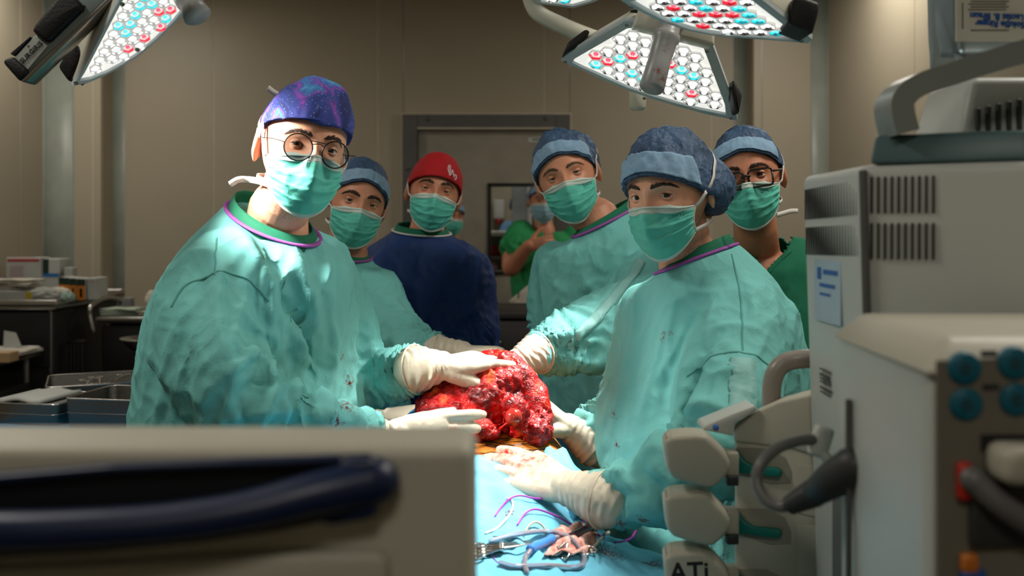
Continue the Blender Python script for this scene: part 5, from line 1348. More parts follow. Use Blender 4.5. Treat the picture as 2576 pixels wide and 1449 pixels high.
lay('thin_thread', [(1240, 1350), (1262, 1352), (1286, 1366), (1300, 1372)], .0006, M_thread, 'loose dark thread on the bright part of the drape', 'thread', 30, 6)
lay('thin_thread', [(1236, 1398), (1252, 1416), (1268, 1428), (1275, 1432)], .0007, M_cordp, 'loose purple thread below the row of clamps', 'thread', 30, 6)

def clamp(tip, hinge, r1, r2, label, ring=.011, tagd=True):
    """haemostat: two shanks crossing at the hinge, ring handles, jaws, ratchet"""
    tip, hinge, r1, r2 = (np.array(p) for p in (tip, hinge, r1, r2))
    e = empty('haemostat_clamp', hinge, label, 'clamp', 'clamps on the drape')
    up = np.array([0, 0, 1.0])
    for s, rc in ((1, r1), (-1, r2)):
        dirn = (rc - hinge); Ld = np.linalg.norm(dirn); dirn = dirn / Ld
        jaw = tube([tip, (tip + hinge) / 2 + s * .0012 * np.cross(dirn, up), hinge], [.0011, .002, .003], 8, res=10, flat=.8, up=up)
        sh = tube([hinge, hinge + dirn * Ld * .5, rc - dirn * ring], [.003, .0024, .0022], 8, res=10, flat=.8, up=up)
        a = np.linspace(0, 2 * np.pi, 25); w = np.cross(up, dirn)
        rg = tube([rc + ring * .98 * (math.cos(q) * dirn + .8 * math.sin(q) * w) for q in a], .0021, 8, cap='flat')
        v, f = join(jaw, sh, rg); obj('shank', v, f, M_instr, e)
    v, f = lathe([(0, .003), (.004, .003), (.0045, 0), (.0045, -.003)], hinge, up, 14); obj('hinge_screw', v, f, M_instr, e)
    return e
clamp(on(1440, 1352, .008), on(1430, 1372, .010), on(1398, 1396, .006), on(1420, 1402, .006), 'ring-handled clamp left of the stained gauze')
clamp(on(1450, 1350, .008), on(1462, 1370, .010), on(1486, 1392, .006), on(1470, 1398, .006), 'ring-handled clamp right of the stained gauze')
for i, (y, lab) in enumerate(((1380, 'uppermost clamp of the row under the foreground console edge'), (1388, 'middle clamp of the row under the foreground console edge'), (1396, 'lowest clamp of the row under the foreground console edge'))):
    clamp(on(1345 - 4 * i, y - 12, .006 + .002 * i), on(1262, y, .006 + .002 * i), on(1205, y + 2, .006), on(1207, y + 12, .006), lab, .009)
g = np.array([[on(1380 + 110 * u + 12 * math.sin(v * 5), 1348 + 62 * v - 18 * u * (1 - v), .004 + .008 * abs(math.sin(u * 7 + v * 5)) + .004 * math.sin(v * 13 + u * 3)) for u in np.linspace(0, 1, 22)] for v in np.linspace(0, 1, 18)])
for i in range(18):
    for j in range(22):
        u, v_ = j / 21, i / 17
        if abs(u - .55) > .45 - .25 * (1 - v_) * .6: g[i, j, 2] -= .004
V, F = sheet(g, .002); tag(obj('gauze_swab', V, F, M_gauze), 'crumpled blood-stained gauze swab on the drape between two clamps', 'gauze')
hp = empty('instrument_pouch', on(1460, 1348), 'dark blood-smeared instrument holder on the drape under the right cuff', 'holder')
a, b = np.array(on(1424, 1366, .006)), np.array(on(1496, 1334, .010)); v, f = tube([a, (a + b) / 2, b], [.008, .009, .010], 12, res=8, flat=.6, up=(0, 0, 1)); obj('sleeve', v, f, mat('dark_stained_plastic', srgb(58, 44, 56), .4, var=.4, scale=60, col2=srgb(92, 30, 34)), hp)
v, f = tube([a + (0, 0, .006), (a + b) / 2 + (0, 0, .007)], .0012, 8, res=4); obj('slot', v, f, M_instr, hp)
# blade in the near hand of the left surgeon
bl = empty('scalpel', W(1120, 1091, 1.72), 'small steel blade held in the left surgeon\'s near glove', 'scalpel')
v, f = prism([(-.028, 0), (.0, -.004), (.03, -.002), (.026, .004), (-.02, .004)], W(1120, 1091, 1.735), (1, .1, 0), (0, 0, 1), (0, 1, 0), .002, .0004, 1); obj('blade', v, f, M_instr, bl, False)
v, f = tube([W(1098, 1090, 1.736), W(1060, 1086, 1.745)], .003, 8, res=4); obj('handle', v, f, M_instr, bl)
# ------------------------------------------------------------------ operating lamps
M_rim = mat('lamp_rim_grey', srgb(186, 198, 202), 0.4); M_hous = mat('lamp_housing_cream', srgb(196, 194, 178), 0.42)
M_pad = mat('black_bumper', srgb(14, 14, 15), 0.55, bump=.2, bscale=300)
M_frost = mat('frosted_handle', srgb(150, 152, 152), 0.35, var=.08, scale=20)
M_tray = mat('lamp_light_tray', (.9, .9, .88), .4, emit=(1.0, .97, .90), estr=.62)
M_cellw = mat('cell_wall', srgb(225, 225, 220), .25, emit=(1, .97, .92), estr=.28)
M_facet = mat('cell_reflector', (.42, .43, .45), .12, metal=1.0, var=.5, scale=90)
M_led = mat('led_white', (1, 1, 1), .3, emit=(1, .97, .9), estr=5.0)
M_ledr = mat('led_red', (.9, .1, .15), .2, emit=(1, .07, .12), estr=1.6); M_ledc = mat('led_cyan', (.1, .8, .85), .2, emit=(.10, .80, .90), estr=1.3)
M_facr = mat('cell_reflector_red', (.75, .12, .16), .08, metal=1.0, emit=(1, .06, .1), estr=.22); M_facc = mat('cell_reflector_cyan', (.12, .6, .66), .08, metal=1.0, emit=(.08, .7, .8), estr=.20)

def on_plane(px, py, O, n):
    o = Vector((0, 0, CAMZ)); d = W(px, py, 1.0) - o; n = Vector(n); return o + d * ((Vector(O) - o).dot(n) / d.dot(n))

_cells = {}
def cell_mesh(kind, r):
    """hexagonal cell: raised wall, faceted reflector cup, small emitter in its floor; local +z looks out of the lamp"""
    key = (kind, round(r, 4))
    if key in _cells: return _cells[key]
    a = [math.pi / 6 + i * math.pi / 3 for i in range(6)]
    def ring(rad, z, rot=0): return [(rad * math.cos(q + rot), rad * math.sin(q + rot), z) for q in a]
    rows = [ring(r, 0), ring(r, .006), ring(r * .84, .0065), ring(r * .74, .001), ring(r * .44, -.0012, .5), ring(r * .26, .004), ring(.001, .0052)]
    V = np.array(sum(rows, [])); F = []; mi = []
    for k in range(6):
        for i in range(6):
            F.append([k * 6 + i, k * 6 + (i + 1) % 6, (k + 1) * 6 + (i + 1) % 6, (k + 1) * 6 + i]); mi.append(0 if k < 2 else 1 if k < 4 else 2)
    me = bpy.data.meshes.new('lens_cell'); me.from_pydata(V.tolist(), [], F)
    for m in ([M_cellw, M_facet, M_led] if kind == 'w' else [M_cellw, M_facr, M_ledr] if kind == 'r' else [M_cellw, M_facc, M_ledc]): me.materials.append(m)
    me.polygons.foreach_set('material_index', mi); me.update(); _cells[key] = me
    return me

def inside(poly, x, y):
    c = False; n = len(poly)
    for i in range(n):
        (x0, y0), (x1, y1) = poly[i], poly[(i + 1) % n]
        if (y0 > y) != (y1 > y) and x < (x1 - x0) * (y - y0) / (y1 - y0) + x0: c = not c
    return c

def lamp_module(root, outline_px, O, n, pitch=.030, inset=.84, depth=.05, seed=0, taper=.82, screws=()):
    """petal-shaped lamp head on the plane (O, n): rim, housing behind, light tray and its cells"""
    n = Vector(n).normalized(); P3 = [on_plane(x, y, O, n) for x, y in outline_px]
    c = sum(P3, Vector()) / len(P3); U = (P3[1] - P3[0]); U = (U - n * U.dot(n)).normalized(); Vv = n.cross(U)
    P2 = [((p - c).dot(U), (p - c).dot(Vv)) for p in P3]
    mod = empty('lamp_module', c - root_of(root)); mod.parent = root
    v, f = prism(P2, c, U, Vv, -n, depth, .005, 3, taper); obj('housing', v, f, M_hous, mod, auto=40)
    inn = [(x * inset, y * inset) for x, y in P2]
    # rim: flat ring between outline and tray
    k = len(P2); R = []
    for s, h in ((1.0, -.002), (1.0, .006), (.985, .008), (inset + .012, .008), (inset, .003), (inset, -.004)): R.append([c + U * x * s + Vv * y * s + n * h for x, y in P2])
    v, f = rings_to_mesh(np.array([[tuple(p) for p in r] for r in R]), True, False); obj('rim', v, f, M_rim, mod, auto=35)
    v, f = prism([(x * (inset + .005), y * (inset + .005)) for x, y in P2], c + n * .0015, U, Vv, -n, .003); obj('light_tray', v, f, M_tray, mod, False)
    rnd = random.Random(seed); xs = [p[0] for p in inn]; ys = [p[1] for p in inn]; r = pitch / 1.732 * .99
    M3 = Matrix((U, Vv, n)).transposed(); q = M3.to_quaternion(); j = 0
    y = min(ys)
    while y < max(ys):
        x = min(xs) + (pitch / 2 if j % 2 else 0)
        while x < max(xs):
            if all(inside([(a * .985, b * .985) for a, b in inn], x + dx, y + dy) for dx, dy in ((r * .7, 0), (-r * .7, 0), (0, r * .7), (0, -r * .7))):
                t = rnd.random(); kind = 'r' if t < .13 else 'c' if t < .30 else 'w'
                o = bpy.data.objects.new('lens_cell', cell_mesh(kind, r)); COL.objects.link(o); o.parent = mod
                o.location = (c + U * x + Vv * y + n * .0005) - root_of(mod); o.rotation_mode = 'QUATERNION'; o.rotation_quaternion = q
            x += pitch
        y += pitch * .866; j += 1
    for sx, sy in screws:
        p = on_plane(sx, sy, O, n) + n * .0075; v, f = lathe([(0, .0005), (.002, .0005), (.0022, .0015), (.004, .0015), (.004, -.001)], p, n, 14); obj('screw', v, f, M_dsteel, mod)
    return mod, c, n, U, Vv

def bumper(parent, pts, N, depth, m=None, bev=.006):
    """rubber corner block from 3-D corner points, pushed along N"""
    P = [Vector(p) for p in pts]; c = sum(P, Vector()) / len(P); U = (P[1] - P[0]).normalized(); nn = Vector(N).normalized(); U = (U - nn * U.dot(nn)).normalized(); Vv = nn.cross(U)
    v, f = prism([((p - c).dot(U), (p - c).dot(Vv)) for p in P], c, U, Vv, nn, depth, bev, 3); return obj('bumper', v, f, m or M_pad, parent, auto=40)

def spot(parent, loc, target, energy, angle, radius=.09, blend=.5, col=(1.0, .95, .88)):
    ld = bpy.data.lights.new('lamp_beam', 'SPOT'); ld.energy = energy; ld.spot_size = math.radians(angle); ld.spot_blend = blend; ld.shadow_soft_size = radius; ld.color = col
    lo = bpy.data.objects.new('lamp_beam', ld); COL.objects.link(lo); lo.parent = parent; lo.location = Vector(loc) - root_of(parent)
    lo.rotation_mode = 'QUATERNION'; lo.rotation_quaternion = (Vector(target) - Vector(loc)).to_track_quat('-Z', 'Y')

# ---- right lamp: two petals seen from below, sterile handle, bent yoke
LR = empty('operating_lamp', W(1700, 60, 2.0), 'operating lamp above the right side, lit honeycomb petals and frosted handle', 'lamp', 'operating lamps')
nA = (-.22, -.46, -.86); OA = W(1634, 168, 2.12)
arcA = [(1413, 147), (1440, 160), (1500, 187), (1570, 218), (1640, 242), (1710, 263), (1780, 282), (1855, 297)]
mA, cA, nAv, UA, VA = lamp_module(LR, arcA + [(1853, 270), (1793, 104), (1782, 95), (1586, 44), (1570, 46), (1416, 137)], OA, nA, .0315, .86, .06, 3, .80, [(1578, 56), (1779, 122), (1840, 291), (1424, 149), (1622, 241)])
bumper(mA, [on_plane(x, y, W(1450, 110, 2.11), (0, -1, 0)) for x, y in ((1414, 140), (1430, 104), (1474, 72), (1486, 78), (1462, 108))], (0, 1, 0), .05)
bumper(mA, [on_plane(x, y, W(1852, 240, 2.10), (0, -1, 0)) for x, y in ((1840, 224), (1846, 198), (1868, 238), (1860, 286), (1852, 282))], (0, 1, 0), .05)
nB = (-.16, -.18, -.97); OB = W(1800, 40, 1.52)
mB, cB, nBv, UB, VB = lamp_module(LR, [(1556, -14), (1600, 12), (1660, 42), (1730, 66), (1790, 78), (1850, 84), (1940, 90), (2036, 98), (2044, 90), (1880, -40), (1740, -62)], OB, nB, .0255, .87, .05, 9, .90, [(2017, 92), (1588, 6)])
bumper(mB, [on_plane(x, y, W(2020, 40, 1.47), (0, -1, 0)) for x, y in ((1984, 62), (1994, 0), (2010, -14), (2064, 6), (2062, 30), (2046, 86))], (0, 1, 0), .07)
bumper(mA, [on_plane(x, y, W(1690, 60, 2.02), (0, -1, 0)) for x, y in ((1584, 26), (1600, 20), (1790, 84), (1788, 104), (1700, 84))], (0, 1, 0), .04)
mC, *_ = lamp_module(LR, [(1320, -50), (1342, 1), (1440, 14), (1490, 0), (1600, -46)], W(1430, -10, 2.3), (.1, -.3, -.9), .0315, .8, .05, 12)
v, f = prism([(-.085, -.02), (.085, -.02), (.075, .03), (-.075, .03)], W(1700, 66, 1.96), (1, 0, -.25), (.2, 0, 1), (0, 1, 0), .05, .008, 3); obj('hub_plate', v, f, M_hous, LR, auto=40)
a, b = W(1690, 44, 1.955), W(1638, 226, 1.91); L = (b - a).length
v, f = lathe([(0, -.01), (.036, -.01), (.036, .002), (.030, .004), (.0235, .008), (.0235, L * .22), (.0285, L * .25), (.0285, L * .32), (.0245, L * .36), (.0235, L * .62), (.0255, L * .97), (.022, L), (0, L + .001)], a, b - a, 32)
lb = [(Vector(W(1672, 130, 1.93)) - LR.location, .05), (Vector(W(1655, 190, 1.91)) - LR.location, .05)]
obj('sterile_handle', v, f, stain(M_frost, 'frosted_handle_smeared', lb, srgb(128, 66, 56), 50, .58), LR)
v, f = tube([W(1326, -60, 2.32), W(1334, -10, 2.32), W(1352, 30, 2.32), W(1400, 58, 2.32), W(1500, 98, 2.32), W(1600, 120, 2.30)], .0205, 16, res=40); obj('yoke_tube', v, f, M_hous, LR)
v, f = lathe([(0, -.028), (.014, -.026), (.0205, -.018), (.0205, .02), (.019, .03), (0, .03)], W(1604, 250, 2.30), (0, 0, 1), 20); obj('rear_knob', v, f, M_hous, LR)
v, f = tube([W(1326, -60, 2.32), W(1500, -130, 2.2), W(1680, -160, 2.1)], .022, 16, res=24); v2, f2 = tube([W(1680, -160, 2.1), Vector((W(1680, -160, 2.1).x, 2.1, ZC))], .026, 16); J = join((v, f), (v2, f2)); obj('suspension_arm', J[0], J[1], M_hous, LR)
for m_, c_ in ((mB, cB),):
    v, f = tube([c_ + Vector((0, 0, .05)), W(1680, -160, 2.1)], .02, 12); obj('support_arm', v, f, M_hous, m_)
spot(LR, cA + nAv * .03, (-.06, 1.93, 1.10), LAMP_W['front'], 46, blend=.7)
spot(LR, cB + nBv * .03, (-.11, 1.50, 1.0), LAMP_W['upper'], 28)

# ---- left lamp
LL = empty('operating_lamp', W(330, 20, 1.8), 'operating lamp at the top left, maker name on its grey arm', 'lamp', 'operating lamps')
nL = (.46, -.52, -.72); OL = W(330, 80, 1.64)
mL, cL, nLv, UL, VL = lamp_module(LL, [(180, 210), (214, 204), (260, 185), (310, 158), (345, 136), (400, 90), (450, 40), (500, -20), (330, -60), (300, -14), (196, 186)], OL, nL, .0195, .87, .06, 5, .86, [(189, 201), (343, 118), (305, 4)])
bumper(mL, [on_plane(x, y, W(175, 160, 1.66), (0, -1, 0)) for x, y in ((144, 168), (172, 112), (186, 108), (208, 142), (176, 205), (166, 200))], (0, 1, 0), .06)
a, b = W(452, -40, 1.62), W(497, 40, 1.60); L = (b - a).length
v, f = lathe([(0, 0), (.0225, 0), (.0225, L * .55), (.020, L * .72), (.0235, L), (0, L + .001)], a, b - a, 28); obj('sterile_handle', v, f, M_frost, LL)
dL = 1.60
pl = lambda pts, d=dL: [((W(x, y, d)).x, (W(x, y, d)).z) for x, y in pts]
M_beam = mat('lamp_beam_grey', srgb(138, 150, 150), .35, metal=.2)
v, f = prism(pl([(52, 204), (22, 168), (110, 60), (240, -60), (340, -60)]), (0, dL, 0), (1, 0, 0), (0, 0, 1), (0, 1, 0), .025, .006, 3); obj('edge_on_petal', v, f, M_beam, LL, auto=40)
v, f = prism(pl([(62, 208), (56, 205), (335, -62), (350, -62), (72, 207)]), (0, dL - .006, 0), (1, 0, 0), (0, 0, 1), (0, 1, 0), .034, .002, 2); obj('rim', v, f, M_steel, LL, auto=40)
v, f = prism(pl([(12, 160), (16, 150), (35, 143), (72, 176), (72, 190), (54, 207)]), (0, dL - .008, 0), (1, 0, 0), (0, 0, 1), (0, 1, 0), .040, .005, 3); obj('end_bumper', v, f, M_pad, LL, auto=40)
v, f = prism(pl([(28, 136), (78, 92), (80, 96), (38, 142)]), (0, dL - .004, 0), (1, 0, 0), (0, 0, 1), (0, 1, 0), .03, .001, 1); obj('bumper_edge', v, f, M_pad, LL, auto=40)
v, f = prism(pl([(88, 84), (90, 70), (170, -30), (214, 18), (212, 26), (124, 112)]), (0, dL - .012, 0), (1, 0, 0), (0, 0, 1), (0, 1, 0), .046, .008, 4); obj('grip_bumper', v, f, M_pad, LL, auto=40)
v, f = prism(pl([(38, 146), (90, 90), (122, 116), (72, 176)]), (0, dL - .003, 0), (1, 0, 0), (0, 0, 1), (0, 1, 0), .01, .001, 1); obj('name_plate', v, f, mat('name_plate_grey', srgb(196, 202, 198), .4), LL, False)
v, f = text_mesh('SURGIRIS', .0118, frame4(W(79, 132, dL - .0042), (.72, 0, .70), (-.70, 0, .72)), bold=.0003); obj('maker_name', v, f, M_pad, LL, False)
v, f = prism([(-.0022, -.0012), (.0022, -.0012), (0, .0026)], W(72, 117, dL - .0045), (.72, 0, .70), (-.70, 0, .72), (0, -1, 0), .0005); obj('maker_mark', v, f, M_pad, LL, False)
hubL = W(330, -110, 1.72)
v, f = tube([cL - nLv * .06, hubL, Vector((hubL.x, 1.9, ZC))], .022, 14, res=20); obj('suspension_arm', v, f, M_hous, LL)
v, f = tube([W(300, -50, 1.62), hubL], .02, 12); obj('support_arm', v, f, M_hous, LL)
spot(LL, cL + nLv * .03, (-.40, 1.74, 1.56), LAMP_W['left'], 40, blend=.9)
# ------------------------------------------------------------------ equipment at the right and in the foreground
M_eq = mat('equipment_offwhite', srgb(186, 190, 184), 0.42, var=.03, scale=3, bump=.05, bscale=300)
M_eqw = mat('equipment_cream', srgb(176, 172, 156), 0.45, var=.03, scale=3, bump=.06, bscale=300)
M_eqd = mat('equipment_groove', srgb(70, 70, 66), .6); M_slot = mat('vent_shade', srgb(60, 62, 58), .6)
M_slab = mat('blue_grey_lid', srgb(74, 100, 104), .4); M_bar = mat('grey_handle', srgb(134, 142, 138), .32)
M_navy = mat('navy_plastic', srgb(10, 28, 62), .38, var=.1); M_lever = mat('green_lever', srgb(4, 112, 100), .4)
M_cable = mat('grey_cable', srgb(98, 98, 96), .4); M_plug = mat('dark_plug', srgb(48, 50, 50), .5)
M_teal = mat('teal_disc', srgb(8, 96, 116), .4); M_ink = mat('black_ink', (.01, .01, .012), .6)

def polybox(bot, top, z0, z1, bev, seg=3):
    """prism between two footprints (same point count)"""
    bm = bmesh.new(); a = [bm.verts.new((x, y, z0)) for x, y in bot]; b = [bm.verts.new((x, y, z1)) for x, y in top]; n = len(a)
    bm.faces.new(a[::-1]); bm.faces.new(b)
    for i in range(n): bm.faces.new((a[i], a[(i + 1) % n], b[(i + 1) % n], b[i]))
    bmesh.ops.recalc_face_normals(bm, faces=bm.faces)
    bmesh.ops.bevel(bm, geom=list(bm.edges), offset=bev, segments=seg, affect='EDGES', profile=.5); return bm_out(bm)

# ---- cart that carries the machines
e = empty('equipment_cart', (.62, 1.08, 0), 'equipment cart under the monitor, mostly hidden at the right edge', 'cart')
V, F = rbox((.66, 1.16, .93), (.54, .36, .03), .008); obj('shelf', V, F, M_eqd, e)
V, F = rbox((.66, 1.16, .12), (.54, .36, .04), .01); obj('base', V, F, M_eqd, e)
for x in (.42, .90):
    for y in (1.0, 1.32):
        V, F = tube([(x, y, .12), (x, y, .93)], .015, 12); obj('post', V, F, M_steel, e)
        V, F = lathe([(0, -.012), (.05, -.012), (.05, .012), (0, .012)], (x, y, .05), (1, 0, 0), 18); obj('castor', V, F, M_pad, e)

# ---- monitor with vents, lid and carrying handle
mo = empty('monitor_housing', (.6, 1.2, .945), 'off-white monitor seen from behind with slotted vents and grey handle', 'monitor')
bot = [(.425, 1.335), (.418, 1.105), (.56, 1.03), (.92, 1.06), (.92, 1.345)]; top = [(.405, 1.335), (.402, 1.10), (.56, 1.02), (.92, 1.05), (.92, 1.345)]
V, F = polybox(bot, top, .96, 1.572, .012); obj('shell', V, F, M_eq, mo, auto=30)
V, F = polybox([(.4165, 1.104), (.4175, 1.098), (.4225, 1.095), (.43, 1.11)], [(.4005, 1.104), (.4015, 1.096), (.4065, 1.092), (.414, 1.11)], .97, 1.566, .002); obj('corner_groove', V, F, M_eqd, mo, auto=30)
def face_box(px, py, O, n, w, h, t, m, name, parent, up=(0, 0, 1), bev=0.0006):
    p = on_plane(px, py, O, n); nn = Vector(n).normalized(); u = Vector(up); x = u.cross(nn).normalized(); u = nn.cross(x)
    v, f = prism([(-w / 2, -h / 2), (w / 2, -h / 2), (w / 2, h / 2), (-w / 2, h / 2)], p, x, u, nn, t, bev, 1); return obj(name, v, f, m, parent, False)
OLf, nLf = Vector((.4035, 1.2, 1.5)), Vector((-1, 0, -.03)).normalized()
for i in range(20):                                       # vent rows on the narrow left face: dark proud bars painted as slot shade
    y = 1.118 + .0103 * i
    for z0, z1 in ((1.514, 1.556), (1.466, 1.504)):
        x = .4035 + (1.56 - (z0 + z1) / 2) * .028
        V, F = rbox((x, y, (z0 + z1) / 2 - .004 * (i / 20)), (.0022, .0034, z1 - z0), .0008, 1); obj('vent_slot_shade', V, F, M_slot, mo, False)
d2 = np.array([.158, -.08, 0]); d2 /= np.linalg.norm(d2); n2 = np.array([d2[1], -d2[0], 0])
for i in range(10):                                       # and on the wide face
    for z0, z1 in ((1.516, 1.558), (1.464, 1.505)):
        c = np.array([.402, 1.10, (z0 + z1) / 2]) + d2 * (.012 + .0072 * i)
        V, F = rbox((0, 0, 0), (.0034, .0022, z1 - z0), .0008, 1, M=np.stack([d2, -n2, [0, 0, 1]], 1)); obj('vent_slot_shade', V + c, F, M_slot, mo, False)
# sticker and printed lines on the left face
S = empty('sticker', (0, 0, 0)); S.parent = mo; 
M_stk = mat('sticker_pale_blue', srgb(164, 184, 196), .5); M_blu = mat('sticker_blue', srgb(36, 92, 160), .5)
yp = lambda px: .408 * FPX / (px - CX)
def lf(px0, px1, z0, z1, m, name, t=.001, par=None):
    ya, yb = yp(px1), yp(px0); x = .4035 + (1.56 - (z0 + z1) / 2) * .028 - t
    V, F = rbox((x, (ya + yb) / 2, (z0 + z1) / 2), (.002, abs(yb - ya), z1 - z0), .0004, 1); return obj(name, V, F, m, par or S, False)
zl = lambda py, px: CAMZ - (py - HY) / FPX * yp(px)
lf(2052, 2118, zl(812, 2085), zl(655, 2085), M_stk, 'sheet', .0006)
lf(2061, 2070, zl(702, 2066), zl(672, 2066), M_blu, 'logo_mark')
lf(2076, 2112, zl(692, 2094), zl(680, 2094), M_blu, 'print_line')
for y0, y1, xe in ((714, 724, 2105), (738, 746, 2094), (762, 767, 2104), (774, 779, 2098), (786, 791, 2102)): lf(2066, xe, zl(y1, 2084), zl(y0, 2084), M_blu, 'print_line')
for y0, y1, xe in ((930, 934, 2086), (942, 950, 2082), (954, 958, 2084), (962, 966, 2084), (976, 982, 2086), (988, 992, 2084)): lf(2060, xe, zl(y1, 2072), zl(y0, 2072), M_eqd, 'print_line')
V, F = rbox((.4155, 1.20, 1.10), (.012, .05, .19), .006, 3); obj('side_bumper', V, F, M_cable, mo)
# lid slab and handle
V, F = polybox([(.60, 1.34), (.410, 1.098), (.56, 1.03), (.92, 1.06), (.92, 1.34)], [(.605, 1.33), (.420, 1.106), (.56, 1.04), (.91, 1.07), (.91, 1.33)], 1.5725, 1.607, .006); obj('lid', V, F, M_slab, mo, auto=30)
hp = [W(2262, 338, 1.10), W(2250, 290, 1.10), W(2252, 255, 1.10), W(2290, 222, 1.10), W(2370, 195, 1.10), W(2470, 162, 1.10), W(2600, 125, 1.10), W(2760, 100, 1.10), W(2900, 130, 1.10), W(2960, 338, 1.10)]
V, F = _rib(hp, .052, (0, 1, 0), .026, 70); V = relax(V, F, 0); hb0 = obj('carry_handle', V, F, M_bar, mo, auto=50); md = hb0.modifiers.new('soft', 'BEVEL'); md.width = .008; md.segments = 3; md.limit_method = 'ANGLE'
# vented unit on the lid, behind the handle
vu = empty('vented_unit', (.66, 1.24, 1.607), 'small slotted unit on the monitor lid behind the handle', 'device')
V, F = polybox([(.545, 1.16), (.90, 1.15), (.90, 1.31), (.545, 1.31)], [(.565, 1.17), (.90, 1.16), (.90, 1.30), (.565, 1.30)], 1.6075, 1.685, .010); obj('case', V, F, M_eq, vu, auto=30)
for i in range(9):
    z1 = 1.645 + .0028 * i; x = .566 + .0125 * i; V, F = rbox((x, 1.160 - .001 + .004 * 0, (1.618 + z1) / 2), (.0052, .006, z1 - 1.618), .001, 1); obj('vent_slot_shade', V, F, M_slot, vu, False)  # dark bars painted as the shade inside its slots

# ---- infusion bags on a pole
ip = empty('infusion_pole', (.80, 1.42, 0), 'steel infusion pole behind the monitor, carrying the fluid bags', 'pole')
V, F = tube([(.80, 1.42, .03), (.80, 1.42, 2.12)], .011, 14); obj('pole', V, F, M_steel, ip)
for k in range(5):
    a = k * 2 * math.pi / 5; V, F = tube([(.80, 1.42, .06), (.80 + .22 * math.cos(a), 1.42 + .22 * math.sin(a), .04)], .012, 10); obj('foot', V, F, M_steel, ip)
V, F = tube([(.56, 1.40, 2.09), (.60, 1.41, 2.08), (.80, 1.42, 2.08), (1.0, 1.42, 2.08), (1.04, 1.42, 2.10)], .005, 10, res=24); obj('hook_bar', V, F, M_steel, ip)
M_bag = mat('fluid_bag', srgb(192, 208, 216), .12, trans=.55, ior=1.12, var=.04, bump=.3, bscale=14)
def bag(c, w, h, d, label, yaw=0, ribs=True):
    e = empty('fluid_bag', c, label, 'infusion bag', 'infusion bags')
    u = np.linspace(0, 1, 25); a = np.linspace(0, 2 * np.pi, 32, endpoint=False); R = []
    for t in u:
        bul = math.sin(math.pi * t) ** .45; ww = w / 2 * (.80 + .20 * min(1, math.sin(math.pi * min(max(t, .02), .98)) ** .3)); dd = max(d / 2 * bul, .003)
        P = np.stack([ww * np.sign(np.cos(a)) * np.abs(np.cos(a)) ** .5, dd * np.sin(a), 0 * a + h * (t - .5)], -1); R.append(P)
    V, F = rings_to_mesh(R); t = math.radians(yaw); Rm = np.array([[math.cos(t), -math.sin(t), 0], [math.sin(t), math.cos(t), 0], [0, 0, 1]]); V = V @ Rm.T + np.array(c)
    V = V + .002 * fbm(V * 30, 2)[:, None]; obj('pouch', V, F, M_bag, e)
    v, f = rbox(np.array(c) + np.array([0, 0, h / 2 + .008]), (w * .5, .004, .03), .002); obj('hanger_tab', v, f, M_bag, e)
    v, f = tube([Vector(c) + Vector((0, 0, h / 2 + .015)), Vector((c[0], 1.415, 2.075))], .0015, 6); obj('hanger_cord', v, f, M_steel, e)
    return e
z0 = W(2450, 150, 1.30).z
b1_ = bag((W(2372, 0, 1.40).x, 1.385, W(2372, 192, 1.40).z + .13), .055, .26, .03, 'clear fluid bag hanging at the left of the infusion pole')
b2_ = bag((W(2510, 0, 1.30).x, 1.285, z0 + .135), .19, .27, .05, 'clear fluid bag with upside-down blue lettering, behind the monitor handle')
lc = W(2520, 40, 1.252); M_lab = mat('bag_label_paper', srgb(206, 204, 190), .5)
v, f = rbox((lc.x, 1.2555, lc.z), (.118, .002, .066), .0004, 1); obj('label', v, f, M_lab, b2_, False)
fx = lambda px, py: frame4(W(px, py, 1.2532), (-1, 0, .045), (-.045, 0, -1))
M_blt = mat('label_blue_ink', srgb(24, 84, 160), .5)
for s, px, py in (('Soluție Ringer', 2516, 60), ('Lactat B. Braun', 2508, 41)):
    v, f = text_mesh(s, .0115, fx(px, py), bold=.0004); obj('label_lettering', v, f, M_blt, b2_, False)
for k, py in enumerate((3, 10, 17, 24, 76)):
    v, f = rbox(W(2490 - 6 * (k % 2), py, 1.2534), (.05, .0006, .0010)); obj('label_print', v, f, M_eqd, b2_, False)
v, f = rbox(W(2422, 40, 1.2534), (.0012, .0006, .034)); obj('label_print', v, f, M_eqd, b2_, False)
v, f = tube([W(2355, -20, 1.30), W(2372, 40, 1.30), W(2396, 110, 1.29), W(2412, 146, 1.28), W(2428, 152, 1.28)], .0042, 10, res=24); obj('clear_tube', v, f, M_bag, b1_)

# ---- defibrillator-like unit in front of the monitor
db = empty('bedside_device', (.48, .88, .95), 'grey bedside device with four round teal buttons, foreground right', 'device')
V, F = polybox([(.330, .755), (.62, .735), (.64, 1.0), (.345, 1.0)], [(.330, .755), (.62, .735), (.64, 1.0), (.338, 1.0)], .96, 1.392, .016, 4); obj('case', V, F, M_eq, db, auto=30)
V, F = polybox([(.322, .748), (.63, .728), (.65, 1.005), (.335, 1.012)], [(.352, .775), (.62, .765), (.63, .985), (.358, .985)], 1.383, 1.412, .008, 3); obj('lid', V, F, M_eqw, db, auto=30)
V, F = rbox((.3335, .945, 1.15), (.006, .006, .36), .002); obj('side_groove', V, F, M_eqd, db)
OF, nF = Vector((.33, .7545, 1.2)), Vector((-.069, -1, 0)).normalized()
P = [on_plane(x, y, OF, nF) for x, y in ((2352, 905), (2352, 1460), (2900, 1460), (2900, 880))]
v, f = prism([((p - OF).dot(Vector((1, -.069, 0)).normalized()), (p - OF).z) for p in P], OF + nF * .0005, Vector((1, -.069, 0)).normalized(), (0, 0, 1), nF, .003, .001, 1); obj('control_panel', v, f, mat('dark_panel', srgb(112, 108, 96), .5), db, False)
